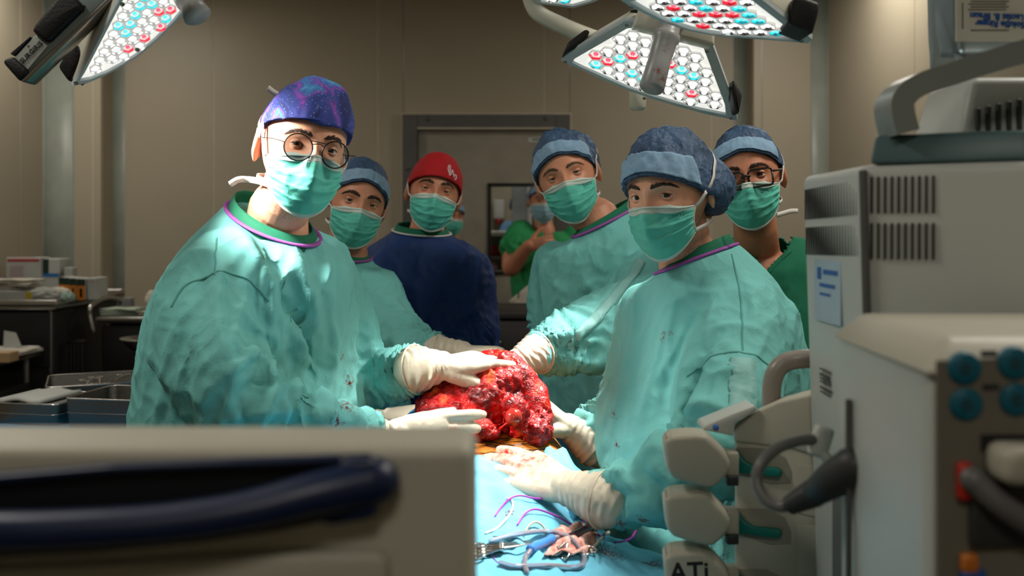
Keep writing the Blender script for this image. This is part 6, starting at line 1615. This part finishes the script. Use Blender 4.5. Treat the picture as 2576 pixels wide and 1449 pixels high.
for px, py in ((2421, 925), (2546, 912), (2425, 1015), (2550, 1003)):
    c = on_plane(px, py, OF, nF) + nF * .0035; v, f = lathe([(0, .003), (.0105, .003), (.0128, .0015), (.0132, -.002)], c, nF, 28); b_ = obj('teal_button', v, f, M_teal, db)
    for k in (-.35, 0, .35):
        v, f = rbox(c + nF * .0033 + Vector((0, 0, k * .010)), (.010 * (1 - abs(k)), .0006, .0014)); obj('button_symbol', v, f, M_plug, b_, False)
for px, py in ((2482, 888), (2488, 972)):
    c = on_plane(px, py, OF, nF) + nF * .004; v, f = rbox(c, (.013, .001, .005), .0004, 1); obj('panel_print', v, f, M_plug, db, False)
c = on_plane(2560, 1110, OF, nF); v, f = rbox(c + nF * .004 + Vector((.02, 0, 0)), (.10, .003, .012), .001); obj('slot_line', v, f, M_ink, db, False)
v, f = rbox(on_plane(2570, 1150, OF, nF) + nF * .018 + Vector((.02, 0, 0)), (.10, .04, .030), .010, 4); obj('paddle_holder', v, f, M_eqw, db)
v, f = rbox(on_plane(2418, 1205, OF, nF) + nF * .006, (.012, .012, .030), .004, 3); obj('red_clip', v, f, mat('red_clip', srgb(176, 40, 26), .4), db)
v, f = tube([on_plane(2430, 1195, OF, nF) + nF * .012, on_plane(2500, 1260, OF, nF) + nF * .02, on_plane(2600, 1320, OF, nF) + nF * .02], .010, 12, res=16); obj('grey_lead', v, f, M_cable, db)
v, f = rbox(on_plane(2560, 1290, OF, nF) + nF * .006, (.08, .008, .05), .008, 3); obj('lower_tray', v, f, M_plug, db)
v, f = rbox(on_plane(2430, 1410, OF, nF) + nF * .006, (.014, .010, .016), .004, 3); obj('orange_clip', v, f, mat('orange_clip', srgb(190, 110, 40), .4), db)
v, f = rbox(on_plane(2440, 1440, OF, nF) + nF * .006, (.020, .010, .010), .004, 3); obj('blue_clip', v, f, mat('blue_clip', srgb(40, 80, 150), .4), db)
pb = empty('device_bracket', (.50, .90, 0), 'dark bracket and post under the bedside device', 'stand')
V, F = rbox((.48, .88, .93), (.26, .22, .05), .01); obj('bracket', V, F, M_plug, pb); V, F = tube([(.48, .88, .03), (.48, .88, .93)], .025, 14); obj('post', V, F, M_steel, pb); V, F = rbox((.48, .88, .02), (.34, .24, .04), .01); obj('foot_plate', V, F, M_plug, pb)

# ---- stack of infusion pumps with hexagonal drive heads and green levers
rk = empty('infusion_pump_stack', (.36, 1.42, 0), 'stack of cream infusion pumps with rounded drive heads and green levers', 'medical pump')
OP = Vector((.320, 1.40, 1.2)); dP = Vector((.876, -.482, 0)).normalized(); nP = Vector((-.482, -.876, 0)).normalized()
pp = lambda pts: [((on_plane(x, y, OP, nP) - OP).dot(dP), (on_plane(x, y, OP, nP) - OP).z) for x, y in pts]
v, f = prism(pp([(1846, 1600), (1846, 1078), (1880, 1050), (1930, 1024), (1990, 1000), (2060, 985), (2060, 985), (2060, 1600)]), OP, dP, (0, 0, 1), -nP, .055, .006, 3); obj('case', v, f, M_eqw, rk, auto=30)
v, f = prism(pp([(1846, 1112), (1846, 1074), (1852, 1064), (1900, 1034), (1960, 1008), (2040, 990), (2060, 988), (2060, 1150), (1990, 1128)]), OP + nP * .004, dP, (0, 0, 1), -nP, .057, .005, 3); obj('lid', v, f, M_eqw, rk, auto=30)
for k in range(3):                                        # pump modules: lever, drive head, and a plate painted as a shaded hollow
    dy = 152 * k
    pm = empty('pump_module', (0, 0, 0)); pm.parent = rk
    v, f = prism(pp([(1852, 1125 + dy), (1930, 1128 + dy), (1975, 1150 + dy), (1990, 1185 + dy), (1990, 1215 + dy), (1940, 1218 + dy), (1853, 1190 + dy)]), OP + nP * .0006, dP, (0, 0, 1), nP, .001, .0004, 1); obj('recess_shade', v, f, mat('pump_recess_shade', srgb(140, 137, 122), .5), pm, False)
    v, f = prism(pp([(1854, 1130 + dy), (1860, 1132 + dy), (1876, 1155 + dy), (1898, 1168 + dy), (1960, 1174 + dy), (1969, 1180 + dy), (1969, 1194 + dy), (1960, 1197 + dy), (1854, 1184 + dy)]), OP + nP * .002, dP, (0, 0, 1), nP, .010, .0025, 3); obj('lever', v, f, M_lever, pm, auto=40)
    v, f = prism(pp([(2005, 1170 + dy), (2056, 1170 + dy), (2056, 1300 + dy), (2005, 1290 + dy)]), OP + nP * .0004, dP, (0, 0, 1), nP, .001, .0004, 1); obj('panel_inset', v, f, M_eqw, pm, False)
    hd = 1.32; oy = 147 * k
    poly = [(1668, 1118), (1676, 1104), (1692, 1096), (1750, 1092), (1778, 1096), (1812, 1128), (1834, 1152), (1840, 1172), (1832, 1194), (1806, 1222), (1788, 1230), (1770, 1228), (1706, 1210), (1688, 1202), (1674, 1178)]
    q = [(W(x, y + oy, hd).x, W(x, y + oy, hd).z) for x, y in poly]
    v, f = prism(q, (0, hd, 0), (1, 0, 0), (0, 0, 1), (.12, .99, 0), .055, .0085, 4, 1.0); hdo = obj('drive_head', v, f, M_eqw, pm, auto=45)
    c = W(1731, 1166 + oy, hd - .0002); v, f = lathe([(0, -.0015), (.0016, -.0015), (.0024, .0004), (.003, .0004), (.003, -.001)], c, (0, -1, 0), 16); obj('centre_pin', v, f, M_eqw, hdo)
    c = W(1822, 1160 + oy, 1.37); v, f = rbox(c + Vector((.004, .01, -.004)), (.034, .03, .036), .004); obj('drive_arm', v, f, M_eqw, pm)
    v, f = rbox(c + Vector((.010, -.004, -.026)), (.017, .014, .014), .002); obj('latch', v, f, M_plug, pm)
    if k == 2:
        v, f = text_mesh('ATi', .037, frame4(W(1734, 1441, hd - .0006), (1, 0, .04), (-.03, 0, 1)), bold=.0006); obj('handwriting', v, f, M_ink, hdo, False)
v, f = prism([(W(x, y, 1.37).x, W(x, y, 1.37).z) for x, y in ((1768, 1082), (1772, 1070), (1840, 1042), (1900, 1020), (1906, 1032), (1850, 1066), (1846, 1098))], (0, 1.37, 0), (1, 0, 0), (0, 0, 1), (0, 1, 0), .05, .003, 2); obj('key_panel', v, f, M_eq, rk, auto=40)
v, f = lathe([(0, .0008), (.0035, .0008), (.0045, 0), (.0045, -.001)], W(1801, 1075, 1.367), (0, -1, .4), 16); obj('round_key', v, f, M_blu, rk)
v, f = tube([W(1941, 1030, 1.42), W(1941, 975, 1.42), W(1950, 938, 1.42), W(1972, 914, 1.42), W(2010, 904, 1.415), W(2070, 904, 1.41), W(2110, 925, 1.405), W(2118, 1000, 1.40)], .0140, 16, res=44); obj('carry_handle', v, f, mat('warm_grey_handle', srgb(142, 134, 126), .3), rk)
V, F = tube([(.385, 1.43, .04), (.385, 1.43, 1.02)], .018, 14); obj('pole', V, F, M_steel, rk); V, F = rbox((.385, 1.43, .03), (.30, .20, .05), .015, 3); obj('foot', V, F, M_plug, rk)
cb = empty('pump_cable', W(1990, 1270, 1.05), 'thick grey cable looping in front of the pumps to a ribbed dark plug', 'cable')
v, f = tube([W(2066, 1106, 1.09), W(2010, 1108, 1.07), W(1955, 1128, 1.055), W(1916, 1165, 1.045), W(1904, 1210, 1.04), W(1922, 1252, 1.03), W(1955, 1272, 1.02), W(1992, 1272, 1.01)], .0064, 14, res=50); obj('cord', v, f, M_cable, cb)
a, b = W(1985, 1272, 1.012), W(2052, 1238, .985); L = (b - a).length; pr = [(0, 0), (.0085, 0)]
for k in range(6): pr += [(.0085 + .0008 * k, L * (k + .15) / 6), (.0105 + .0008 * k, L * (k + .3) / 6), (.0105 + .0008 * k, L * (k + .7) / 6), (.0085 + .0008 * k, L * (k + .85) / 6)]
pr += [(.012, L), (0, L)]; v, f = lathe(pr, a, b - a, 20); obj('strain_relief', v, f, M_plug, cb)
v, f = tube([b, W(2095, 1208, .965), W(2150, 1172, .95)], [.014, .018, .020], 16, res=10); obj('plug_body', v, f, M_plug, cb)
ck = empty('sensor_clip', W(2072, 1120, 1.08), 'pale sensor clip hanging on the monitor side near the cable', 'clip')
v, f = rbox(W(2064, 1110, 1.085), (.022, .016, .036), .005, 3, M=np.array(Matrix.Rotation(.3, 3, 'Y'))); obj('clip_body', v, f, M_eq, ck)
v, f = tube([W(2074, 1145, 1.08), W(2090, 1165, 1.075), W(2100, 1180, 1.07)], .006, 10, res=8); obj('hinge_end', v, f, M_eq, ck)

# ---- console in the very foreground with a navy carrying handle
co = empty('foreground_console', (-.34, .64, 0), 'blurred light grey console with navy handle filling the lower left foreground', 'console')
dc = .60
def cons(bot_z, top_z):
    xs = np.linspace(-.70, -.024, 20); return xs
top = [(-.75, .60), (-.024, .60), (-.024, .668), (-.35, .672), (-.75, .655)]
V, F = polybox([(-.75, .60), (-.019, .60), (-.019, .668), (-.35, .672), (-.75, .655)], top, .02, 1.362, .010, 4); obj('case', V, F, M_eqw, co, auto=30)
pc = lambda pts, d=dc: [(W(x, y, d).x, W(x, y, d).z) for x, y in pts]
arcT = [(-600, 1300), (-400, 1240), (-150, 1198), (0, 1186), (300, 1162), (600, 1150), (930, 1138)]
v, f = prism(pc(arcT + [(956, 1150), (956, 1276), (930, 1284), (700, 1332), (500, 1362), (250, 1386), (0, 1398), (-300, 1395), (-600, 1370)]), (0, dc - .0005, 0), (1, 0, 0), (0, 0, 1), (0, -1, 0), .004, .001, 1); obj('handle_recess_shade', v, f, mat('navy_recess_shade', srgb(3, 6, 14), .6), co, False)  # near-black plate: the shade of the handle opening put into its colour
hb = empty('carry_handle', (0, 0, 0)); hb.parent = co
dh = .585
bar = [(940, 1210, .592), (800, 1240, .580), (620, 1285, .570), (420, 1315, .564), (200, 1330, .560), (0, 1335, .558), (-250, 1325, .562), (-480, 1290, .58), (-600, 1240, .595)]
v, f = tube([W(*p) for p in bar], [.0165, .0145, .0130, .0125, .0125, .0125, .0125, .014, .016], 18, res=60, flat=.9, up=(0, 0, 1)); obj('bar', v, f, M_navy, hb)
v, f = prism(pc([(866, 1150), (880, 1140), (940, 1136), (958, 1148), (958, 1276), (940, 1286), (850, 1302), (800, 1290), (812, 1235)], dc), (0, dc - .003, 0), (1, 0, 0), (0, 0, 1), (0, -1, 0), .016, .004, 3); obj('end_block', v, f, M_navy, hb, auto=40)
v, f = prism(pc([(-200, 1200), (0, 1184), (300, 1158), (600, 1146), (870, 1136), (870, 1152), (600, 1164), (300, 1178), (0, 1206), (-200, 1222)], dc), (0, dc - .002, 0), (1, 0, 0), (0, 0, 1), (0, -1, 0), .012, .003, 3); obj('upper_rail', v, f, M_navy, hb, auto=40)
c = W(874, 1226, dc - .0195); v, f = lathe([(0, -.002), (.004, -.002), (.0045, .0), (.0068, .0006), (.007, -.002)], c, (0, -1, 0), 20); obj('screw_hole', v, f, M_ink, hb)
v, f = lathe([(0, .001), (.0036, .001), (.004, -.001)], c, (0, -1, 0), 16); obj('screw', v, f, mat('screw_brown', srgb(84, 76, 62), .5), hb)
v, f = prism(pc([(-700, 1600), (-700, 1404), (0, 1418), (300, 1404), (600, 1384), (940, 1376), (968, 1382), (980, 1396), (984, 1600)]), (0, dc - .0005, 0), (1, 0, 0), (0, 0, 1), (0, -1, 0), .012, .004, 3); obj('lower_panel', v, f, M_eqw, co, auto=40)
# ------------------------------------------------------------------ carts and trays at the left
M_paper = mat('paper_white', srgb(196, 190, 176), .7, var=.06, scale=30); M_card = mat('carton_white', srgb(190, 192, 188), .6)
M_orange = mat('carton_orange', srgb(208, 128, 40), .6); M_dkgreen = mat('carton_dark_green', srgb(30, 52, 42), .6); M_cred = mat('carton_red', srgb(180, 36, 40), .6); M_cblue = mat('carton_blue', srgb(40, 120, 190), .6); M_yel = mat('label_yellow', srgb(206, 180, 40), .6)
M_film = mat('clear_film', srgb(210, 212, 205), .12, trans=.5, ior=1.1, bump=.8, bscale=60)
M_mesh = mat('tray_steel', (.30, .29, .27), .25, metal=1.0, bump=.35, bscale=500)
Z1 = 1.10
def table_cart(name, label, x0, x1, y0, y1, z, lip=.03, leg=M_dsteel, shelf=None):
    e = empty(name, ((x0 + x1) / 2, (y0 + y1) / 2, 0), label, 'cart', 'carts at the left')
    V, F = rbox(((x0 + x1) / 2, (y0 + y1) / 2, z - .012), (x1 - x0, y1 - y0, .02), .006); obj('top', V, F, M_steel, e)
    for (a, b, c, d) in ((x0, x1, y0, y0 + .012), (x0, x1, y1 - .012, y1), (x0, x0 + .012, y0 + .012, y1 - .012), (x1 - .012, x1, y0 + .012, y1 - .012)):
        V, F = rbox(((a + b) / 2, (c + d) / 2, z - .008), (b - a, d - c, lip + .02), .004); obj('lip', V, F, M_steel, e)
    for x in (x0 + .05, x1 - .05):
        for y in (y0 + .05, y1 - .05):
            V, F = tube([(x, y, .09), (x, y, z - .02)], .014, 12); obj('leg', V, F, leg, e)
            V, F = lathe([(0, -.012), (.05, -.012), (.05, .012), (0, .012)], (x, y, .05), (1, 0, 0), 16); obj('castor', V, F, M_pad, e)
    if shelf:
        V, F = rbox(((x0 + x1) / 2, (y0 + y1) / 2, shelf), (x1 - x0 - .07, y1 - y0 - .07, .02), .004); obj('shelf', V, F, leg, e)
    return e
c1c = table_cart('steel_cart', 'steel cart with cartons and wrappers in the left corner', -2.98, -2.40, 5.02, 5.92, Z1, shelf=.55)
def carton(c, s, label, faces=(), yaw=0, base=M_card, name='carton', group='cartons on the steel cart'):
    """cardboard box standing on c, with printed panels as parts: (face, u0, u1, v0, v1, material)"""
    e = empty(name, c, label, 'box', group)
    t = math.radians(yaw); Rm = np.array([[math.cos(t), -math.sin(t), 0], [math.sin(t), math.cos(t), 0], [0, 0, 1]])
    V, F = rbox((0, 0, s[2] / 2), s, .0015, 1); obj('box', V @ Rm.T + np.array(c), F, base, e, False)
    for face, u0, u1, v0, v1, m in faces:
        if face == 'f': P = ((u0 + u1 - 1) / 2 * s[0], -s[1] / 2 - .0006, (v0 + v1) / 2 * s[2]); S = ((u1 - u0) * s[0], .0012, (v1 - v0) * s[2])
        elif face == 'r': P = (s[0] / 2 + .0006, (u0 + u1 - 1) / 2 * s[1], (v0 + v1) / 2 * s[2]); S = (.0012, (u1 - u0) * s[1], (v1 - v0) * s[2])
        else: P = ((u0 + u1 - 1) / 2 * s[0], (v0 + v1 - 1) / 2 * s[1], s[2] + .0006); S = ((u1 - u0) * s[0], (v1 - v0) * s[1], .0012)
        V, F = rbox(P, S); obj('printed_panel', V @ Rm.T + np.array(c), F, m, e, False)
    return e
def on_cart(px, d): return (bx(px, d), d, Z1)
M_greyc = mat('carton_grey_red_print', srgb(176, 164, 164), .6)
carton((bx(72, 5.62), 5.62, Z1 - .001), (.20, .12, .225), 'white carton with red top stripes on the steel cart', [('f', .04, .96, .90, .96, M_cred), ('t', .05, .7, .3, .6, M_cred), ('f', .1, .5, .3, .8, M_greyc)])
carton((bx(137, 5.66), 5.66, Z1 - .001), (.12, .14, .13), 'plain white carton under the orange and green carton', [('f', 0, 1, .86, 1, M_cblue)])
carton((bx(137, 5.66), 5.66, Z1 + .1295), (.13, .14, .085), 'carton with orange and dark green end, stacked on the plain one', [('f', 0, .14, 0, 1, M_orange), ('f', .14, .5, 0, 1, M_dkgreen)])
for i, (px, w, lab) in enumerate(((169, .028, 'orange and dark green carton, leftmost of the standing row'), (182, .030, 'orange and dark green carton, second of the standing row'), (198, .036, 'orange and dark green carton, third of the standing row'), (218, .046, 'orange and dark green carton, rightmost and widest of the standing row'))):
    carton((bx(px, 5.34), 5.34, Z1 - .001), (w, .14, .125 - .003 * i), lab, [('f', 0, 1, 0, .68, M_orange), ('f', 0, 1, .68, 1, M_dkgreen), ('f', .35, .65, .12, .55, M_dkgreen)])
carton((bx(242, 5.34), 5.36, Z1 - .001), (.045, .16, .12), 'narrow white carton at the end of the orange row', [('f', .2, .8, .8, .9, M_greyc)])
carton((bx(178, 5.62), 5.62, Z1 - .001), (.05, .06, .165), 'small pale carton standing behind the orange row')
carton((bx(40, 5.14), 5.14, Z1 - .001), (.30, .14, .062), 'long grey carton with yellow label at the cart front', [('f', .80, .90, .1, .95, M_yel)])
def paper_stack(c, s, label, n=5, m=M_paper, seed=0, cat='paper', name='paper_stack', group=None):
    """a few limp sheets lying crooked on one another"""
    e = empty(name, c, label, cat, group); rnd = random.Random(seed)
    for k in range(n):
        a = rnd.uniform(-.25, .25); X, Y = np.meshgrid(np.linspace(-s[0] / 2, s[0] / 2, 9), np.linspace(-s[1] / 2, s[1] / 2, 7))
        Z = s[2] * (k + .5) / n + .006 * np.sin(X * 40 + k) * np.cos(Y * 30) * (k / n); P = np.stack([X * math.cos(a) - Y * math.sin(a), X * math.sin(a) + Y * math.cos(a), Z], -1) + np.array(c)
        V, F = sheet(P, s[2] / n * .5); obj('sheet', V, F, m, e)
    return e
paper_stack((bx(38, 5.16), 5.16, Z1 + .063), (.26, .14, .06), 'crumpled white wrappers on the long grey carton', 6, seed=2)
def crumple_bag(c, r, label, seed, m=M_film, cat='wrapper', name='plastic_wrapper'):
    bm = bmesh.new(); bmesh.ops.create_icosphere(bm, subdivisions=4, radius=1); V, F = bm_out(bm)
    d = 1 + .25 * (1 - 2 * np.abs(fbm(V * 2.2 + seed, 3))); V = V * d[:, None] * np.array(r); V[:, 2] = np.maximum(V[:, 2], -r[2] * .6)
    V = V + np.array(c) + np.array([0, 0, r[2] * .6]); return tag(obj(name, V, F, m, None), label, cat)
crumple_bag((bx(112, 5.12), 5.12, Z1), (.085, .05, .045), 'shiny clear plastic wrapper at the front of the steel cart', 3)
crumple_bag((bx(160, 5.12), 5.14, Z1), (.045, .04, .03), 'pale green plastic wrapper beside the shiny one', 6, mat('green_film', srgb(160, 184, 172), .2, trans=.3, ior=1.1))
crumple_bag((bx(150, 5.26), 5.26, Z1), (.06, .03, .04), 'torn white paper wrapper before the orange cartons', 9, M_paper)

c2c = table_cart('low_cart', 'dark low cart with scattered papers, in front of the steel cart', -3.0, -2.46, 4.30, 4.98, .865, shelf=.4)
paper_stack((bx(20, 4.75), 4.75, .875), (.26, .18, .02), 'loose printed sheets on the dark low cart', 3, seed=4)
carton((bx(8, 4.45), 4.45, .875), (.10, .09, .045), 'small tan box at the left edge of the low cart', base=mat('tan_card', srgb(190, 160, 120), .6), group='boxes on the low cart')
V, F = prism([(0, 0), (.09, .012), (.05, .08), (-.01, .09)], (bx(8, 4.80), 4.80, .888), (1, 0, 0), (0, .3, 1), (0, 1, -.2), .003); tag(obj('leaflet', V, F, M_card, None, False), 'folded white leaflet leaning at the left edge of the low cart', 'leaflet')

c3c = table_cart('dressing_trolley', 'small trolley with packs and papers beside the left surgeon', -2.28, -1.86, 5.22, 5.66, 1.0, lip=.012, shelf=.5)
V, F = tube([(-2.29, 5.22, .93), (-2.31, 5.22, 1.02), (-2.31, 5.24, 1.07), (-2.30, 5.42, 1.10), (-2.31, 5.62, 1.07), (-2.31, 5.64, 1.02), (-2.29, 5.64, .93)], .012, 12, res=36); obj('push_handle', V, F, M_steel, c3c)
paper_stack((-2.16, 5.32, 1.008), (.22, .14, .045), 'pale green folded towels on the small trolley', 5, mat('green_towel', srgb(168, 182, 164), .85, bump=.4, bscale=200), 6, 'towel', 'folded_towels')
paper_stack((-1.98, 5.34, 1.008), (.18, .16, .03), 'stack of white packs on the small trolley', 4, M_paper, 8, 'pack', 'pack_stack')
carton((-1.99, 5.55, 1.008), (.20, .10, .085), 'upright printed carton on the small trolley', [('f', .25, .4, .35, .8, M_greyc)], group='boxes on the small trolley')
crumple_bag((-2.06, 5.46, 1.008), (.035, .03, .075), 'white crumpled pouch standing on the small trolley', 12, M_paper)
crumple_bag((-1.95, 5.54, 1.094), (.04, .03, .018), 'foil pouch lying on the printed carton', 15, M_film)
carton((-2.22, 5.52, 1.008), (.05, .06, .085), 'small grey box by the handle of the small trolley', base=mat('grey_card', srgb(140, 142, 140), .6), group='boxes on the small trolley')
V, F = lathe([(0, 0), (.06, 0), (.11, .05), (.118, .05), (.118, .046), (.065, -.006), (0, -.006)], (bx(368, 4.5), 4.5, 0.93), n=28)
bs = empty('basin_stand', (bx(368, 4.5), 4.5, 0), 'steel bowl on a stand behind the left surgeon', 'basin'); obj('bowl', V, F, M_steel, bs); V, F = tube([(bx(368, 4.5), 4.5, .02), (bx(368, 4.5), 4.5, .93)], .014, 10); obj('pole', V, F, M_dsteel, bs); V, F = lathe([(0, .03), (.16, .02), (.17, 0), (0, 0)], (bx(368, 4.5), 4.5, 0), n=24); obj('foot', V, F, M_dsteel, bs)

# dark lower bodies of the carts
M_under = mat('cart_dark_panel', srgb(30, 29, 28), .6)
for e_, x0, x1, y0, y1, z0, z1 in ((c1c, -2.95, -2.43, 5.06, 5.88, .12, 1.06), (c2c, -2.97, -2.49, 4.34, 4.94, .12, .70), (c3c, -2.26, -1.88, 5.25, 5.63, .12, .96)):
    V, F = rbox(((x0 + x1) / 2, (y0 + y1) / 2, (z0 + z1) / 2), (x1 - x0, y1 - y0, z1 - z0), .006); cb_ = obj('cabinet_body', V, F, M_under, e_)
    for k in range(3):
        zc = z0 + (z1 - z0) * (k + .5) / 3; V, F = rbox(((x0 + x1) / 2, y0 - .008, zc), (x1 - x0 - .03, .014, (z1 - z0) / 3 - .02), .004); dr = obj('drawer_front', V, F, M_under, cb_)
e = empty('black_rack', (-2.36, 5.30, 0), 'black slotted rack standing between the steel cart and the small trolley', 'rack')
for k in range(5):
    V, F = rbox((-2.385 + .020 * k, 5.12, .45), (.010, .02, .84), .003); obj('slat', V, F, M_pad, e)
V, F = rbox((-2.345, 5.14, .88), (.10, .03, .03), .004); obj('top_rail', V, F, M_pad, e); V, F = rbox((-2.345, 5.14, .02), (.10, .14, .03), .004); obj('foot', V, F, M_pad, e)

# instrument table under a blue cloth, with wire trays
ZT = .955
it = empty('instrument_table', (-1.25, 2.85, 0), 'instrument table under a blue cloth behind the left surgeon', 'table')
V, F = rbox((-1.08, 2.85, ZT - .02), (.64, .74, .03), .006); obj('top', V, F, M_steel, it)
for x in (-1.34, -.82):
    for y in (2.54, 3.16): V, F = tube([(x, y, .02), (x, y, ZT - .03)], .016, 12); obj('leg', V, F, M_dsteel, it)
ys = np.linspace(2.47, 3.23, 30); xs = np.linspace(-1.415, -.74, 40); X, Y = np.meshgrid(xs, ys); Z = np.full(X.shape, ZT + .004) + .003 * fbm(np.stack([X * 8, Y * 8, 0 * X], -1).reshape(-1, 3), 2).reshape(X.shape)
G = np.stack([X, Y, Z], -1); fr = []
for k in np.linspace(0, .55, 10)[1:][::-1]:
    q = G[0].copy(); q[:, 2] -= k; q[:, 1] -= .012 + .02 * k * np.sin(q[:, 0] * 34); fr.append(q)
V, F = sheet(np.vstack([np.array(fr), G]), .002); obj('cloth', V, F, mat('table_cloth_blue', srgb(28, 126, 176), .75, bump=.3, bscale=300, crumple=.12, cscale=14), it)
def wire_tray(c, w, l, h, yaw, label, seed, nin=9, cloth=False):
    """perforated steel tray: floor, walls, rolled rim, loose instruments are separate things"""
    e = empty('wire_tray', c, label, 'tray', 'instrument trays'); t = math.radians(yaw); Rm = np.array([[math.cos(t), -math.sin(t), 0], [math.sin(t), math.cos(t), 0], [0, 0, 1]])
    def rr(hw, hl, r, z): return [(sx * (hw - r) + r * math.cos(a), sy * (hl - r) + r * math.sin(a), z) for sx, sy, a0 in ((1, 1, 0), (-1, 1, 90), (-1, -1, 180), (1, -1, 270)) for a in np.radians(np.linspace(a0, a0 + 90, 6))]
    R = np.array([rr(w / 2, l / 2, .02, h), rr(w / 2 - .003, l / 2 - .003, .02, .004), rr(w / 2 - .004, l / 2 - .004, .02, .0)]); V, F = rings_to_mesh(R, True, False)
    R2 = np.array([rr(w / 2 - .002, l / 2 - .002, .02, h), rr(w / 2 - .005, l / 2 - .005, .02, .004)]); V2, F2 = rings_to_mesh(R2, True, False); V, F = join((V, F), (V2, [f[::-1] for f in F2]))
    obj('wall', V @ Rm.T + np.array(c), F, M_mesh, e)
    P = rr(w / 2 - .004, l / 2 - .004, .02, .002); n = len(P); V = np.array(P + [(x, y, .0) for x, y, z in P]); obj('floor_plate', V @ Rm.T + np.array(c), [list(range(n)), list(range(n, 2 * n))[::-1]] + [[i, n + i, n + (i + 1) % n, (i + 1) % n] for i in range(n)], M_mesh, e, False)
    for z in (h, h * .5):
        P = np.array(rr(w / 2 - .001, l / 2 - .001, .02, z)); P = np.vstack([P, P[:1]]); v, f = tube(P @ Rm.T + np.array(c), .0028 if z == h else .0014, 8, cap='flat'); obj('rim_wire', v, f, M_instr, e)
    return e, Rm
def loose(c, Rm, w, l, n, seed, z, where):
    rnd = random.Random(seed)
    for k in range(n):
        x, y = rnd.uniform(-w * .25, w * .25), rnd.uniform(-l * .2, l * .2); a = rnd.uniform(-.5, .5) + (math.pi / 2 if l > w else 0); L = rnd.uniform(.12, .16) * min(1, max(w, l) / .24)
        ctr = np.array([x, y, z + .006 * k]) @ Rm.T + np.array(c); d = np.array([math.cos(a), math.sin(a), .0]) @ Rm.T; s = np.array([-d[1], d[0], 0])
        P = [tube([ctr - d * L / 2, ctr, ctr + d * L * .28], [.0016, .0032, .0026], 7, res=8), tube([ctr - d * L / 2 + s * .002, ctr + s * .002, ctr + d * L * .28 + s * .02], [.0016, .0030, .0026], 7, res=8)]
        for kk in (0, 1):
            cc = ctr + d * L * .36 + s * (.0 if kk == 0 else .026); q = np.linspace(0, 2 * np.pi, 17); P.append(tube([cc + .0115 * (math.cos(i) * d + .8 * math.sin(i) * s) for i in q], .0022, 6, cap='flat'))
        v, f = join(*P); tag(obj('surgical_scissors', v, f, M_instr), 'ring-handled instrument lying among others in the ' + where, 'instrument', 'instruments in the ' + where)
cA_ = np.array(W(122, 1088, 2.70)); cA_[2] = ZT + .008
eA, RA = wire_tray(cA_, .205, .20, .055, -12, 'small wire tray with folded white towel, front left', 1); loose(cA_, RA, .18, .18, 5, 3, .012, 'front left tray')
ct = cA_ + np.array([-.025, 0, .03]); X, Y = np.meshgrid(np.linspace(-.07, .07, 14), np.linspace(-.085, .085, 12))
e = empty('folded_towel', ct, 'folded white towel in the front left tray', 'towel')
for k in range(3):
    P = np.stack([X, Y, .016 * k + .004 * np.sin(X * 60 + k) + 0 * X], -1) @ RA.T + ct; V, F = sheet(P, .012); obj('fold', V, F, M_card, e)
cB_ = np.array(W(318, 1092, 2.66)); cB_[2] = ZT + .008
eB, RB = wire_tray(cB_, .235, .22, .075, -10, 'deep wire tray in front, closest to the left surgeon', 2); loose(cB_, RB, .2, .2, 7, 5, .012, 'deep front tray')
cC_ = np.array(W(268, 1008, 3.02)); cC_[2] = ZT + .008
eC, RC = wire_tray(cC_, .34, .26, .06, 24, 'long wire tray behind the two front ones', 3); loose(cC_, RC, .24, .3, 9, 8, .012, 'long rear tray')

# dark trolley behind the table in the middle, sheet of paper held by the man at the door
e = empty('dark_trolley', (-.10, 3.95, 0), 'dark trolley standing behind the table in front of the door', 'trolley')
M_dk = mat('dark_trolley_paint', srgb(46, 42, 40), .5)
V, F = rbox((-.12, 3.95, .70), (.50, .40, .88), .01); obj('cabinet', V, F, M_dk, e); V, F = rbox((-.12, 3.95, 1.155), (.53, .43, .03), .006); obj('top', V, F, M_dk, e)
for k in range(4):
    V, F = rbox((-.12, 3.745, .42 + .20 * k), (.46, .012, .18), .004); dr = obj('drawer', V, F, M_dk, e); V, F = rbox((-.12, 3.733, .45 + .20 * k), (.16, .014, .014), .004); obj('drawer_pull', V, F, M_dsteel, dr)
for x in (-.33, .09):
    for y in (3.8, 4.1): V, F = lathe([(0, -.012), (.05, -.012), (.05, .012), (0, .012)], (x, y, .05), (1, 0, 0), 16); obj('castor', V, F, M_pad, e); V, F = tube([(x, y, .06), (x, y, .27)], .015, 10); obj('stem', V, F, M_dsteel, e)
O7 = W(1335, 745, 5.20); P7 = [on_plane(x, y, O7, (-.1, -1, .25)) for x, y in ((1279, 758), (1360, 690), (1400, 760), (1342, 804))]
sh7 = empty('paper_sheet', W(1342, 760, 5.2), 'white printed sheet held low by the man in bright green', 'paper')
G = np.array([[np.array(P7[0]) * (1 - u) * (1 - v) + np.array(P7[1]) * u * (1 - v) + np.array(P7[3]) * (1 - u) * v + np.array(P7[2]) * u * v + np.array([0, -.006 * math.sin(u * 3), 0]) for u in np.linspace(0, 1, 10)] for v in np.linspace(0, 1, 10)])
V, F = sheet(G, .0012); obj('sheet', V, F, M_paper, sh7)
for (u0, v0, u1, v1) in ((.25, .12, .42, .1), (.20, .8, .24, .95)):
    a = G[int(v0 * 9), int(u0 * 9)] + np.array([0, -.004, 0]); b = G[int(v1 * 9), int(u1 * 9)] + np.array([0, -.004, 0]); v, f = tube([a, (a + b) / 2 + np.array([0, 0, .01]), b], .003, 6, res=8); obj('ink_mark', v, f, M_ink, sh7)
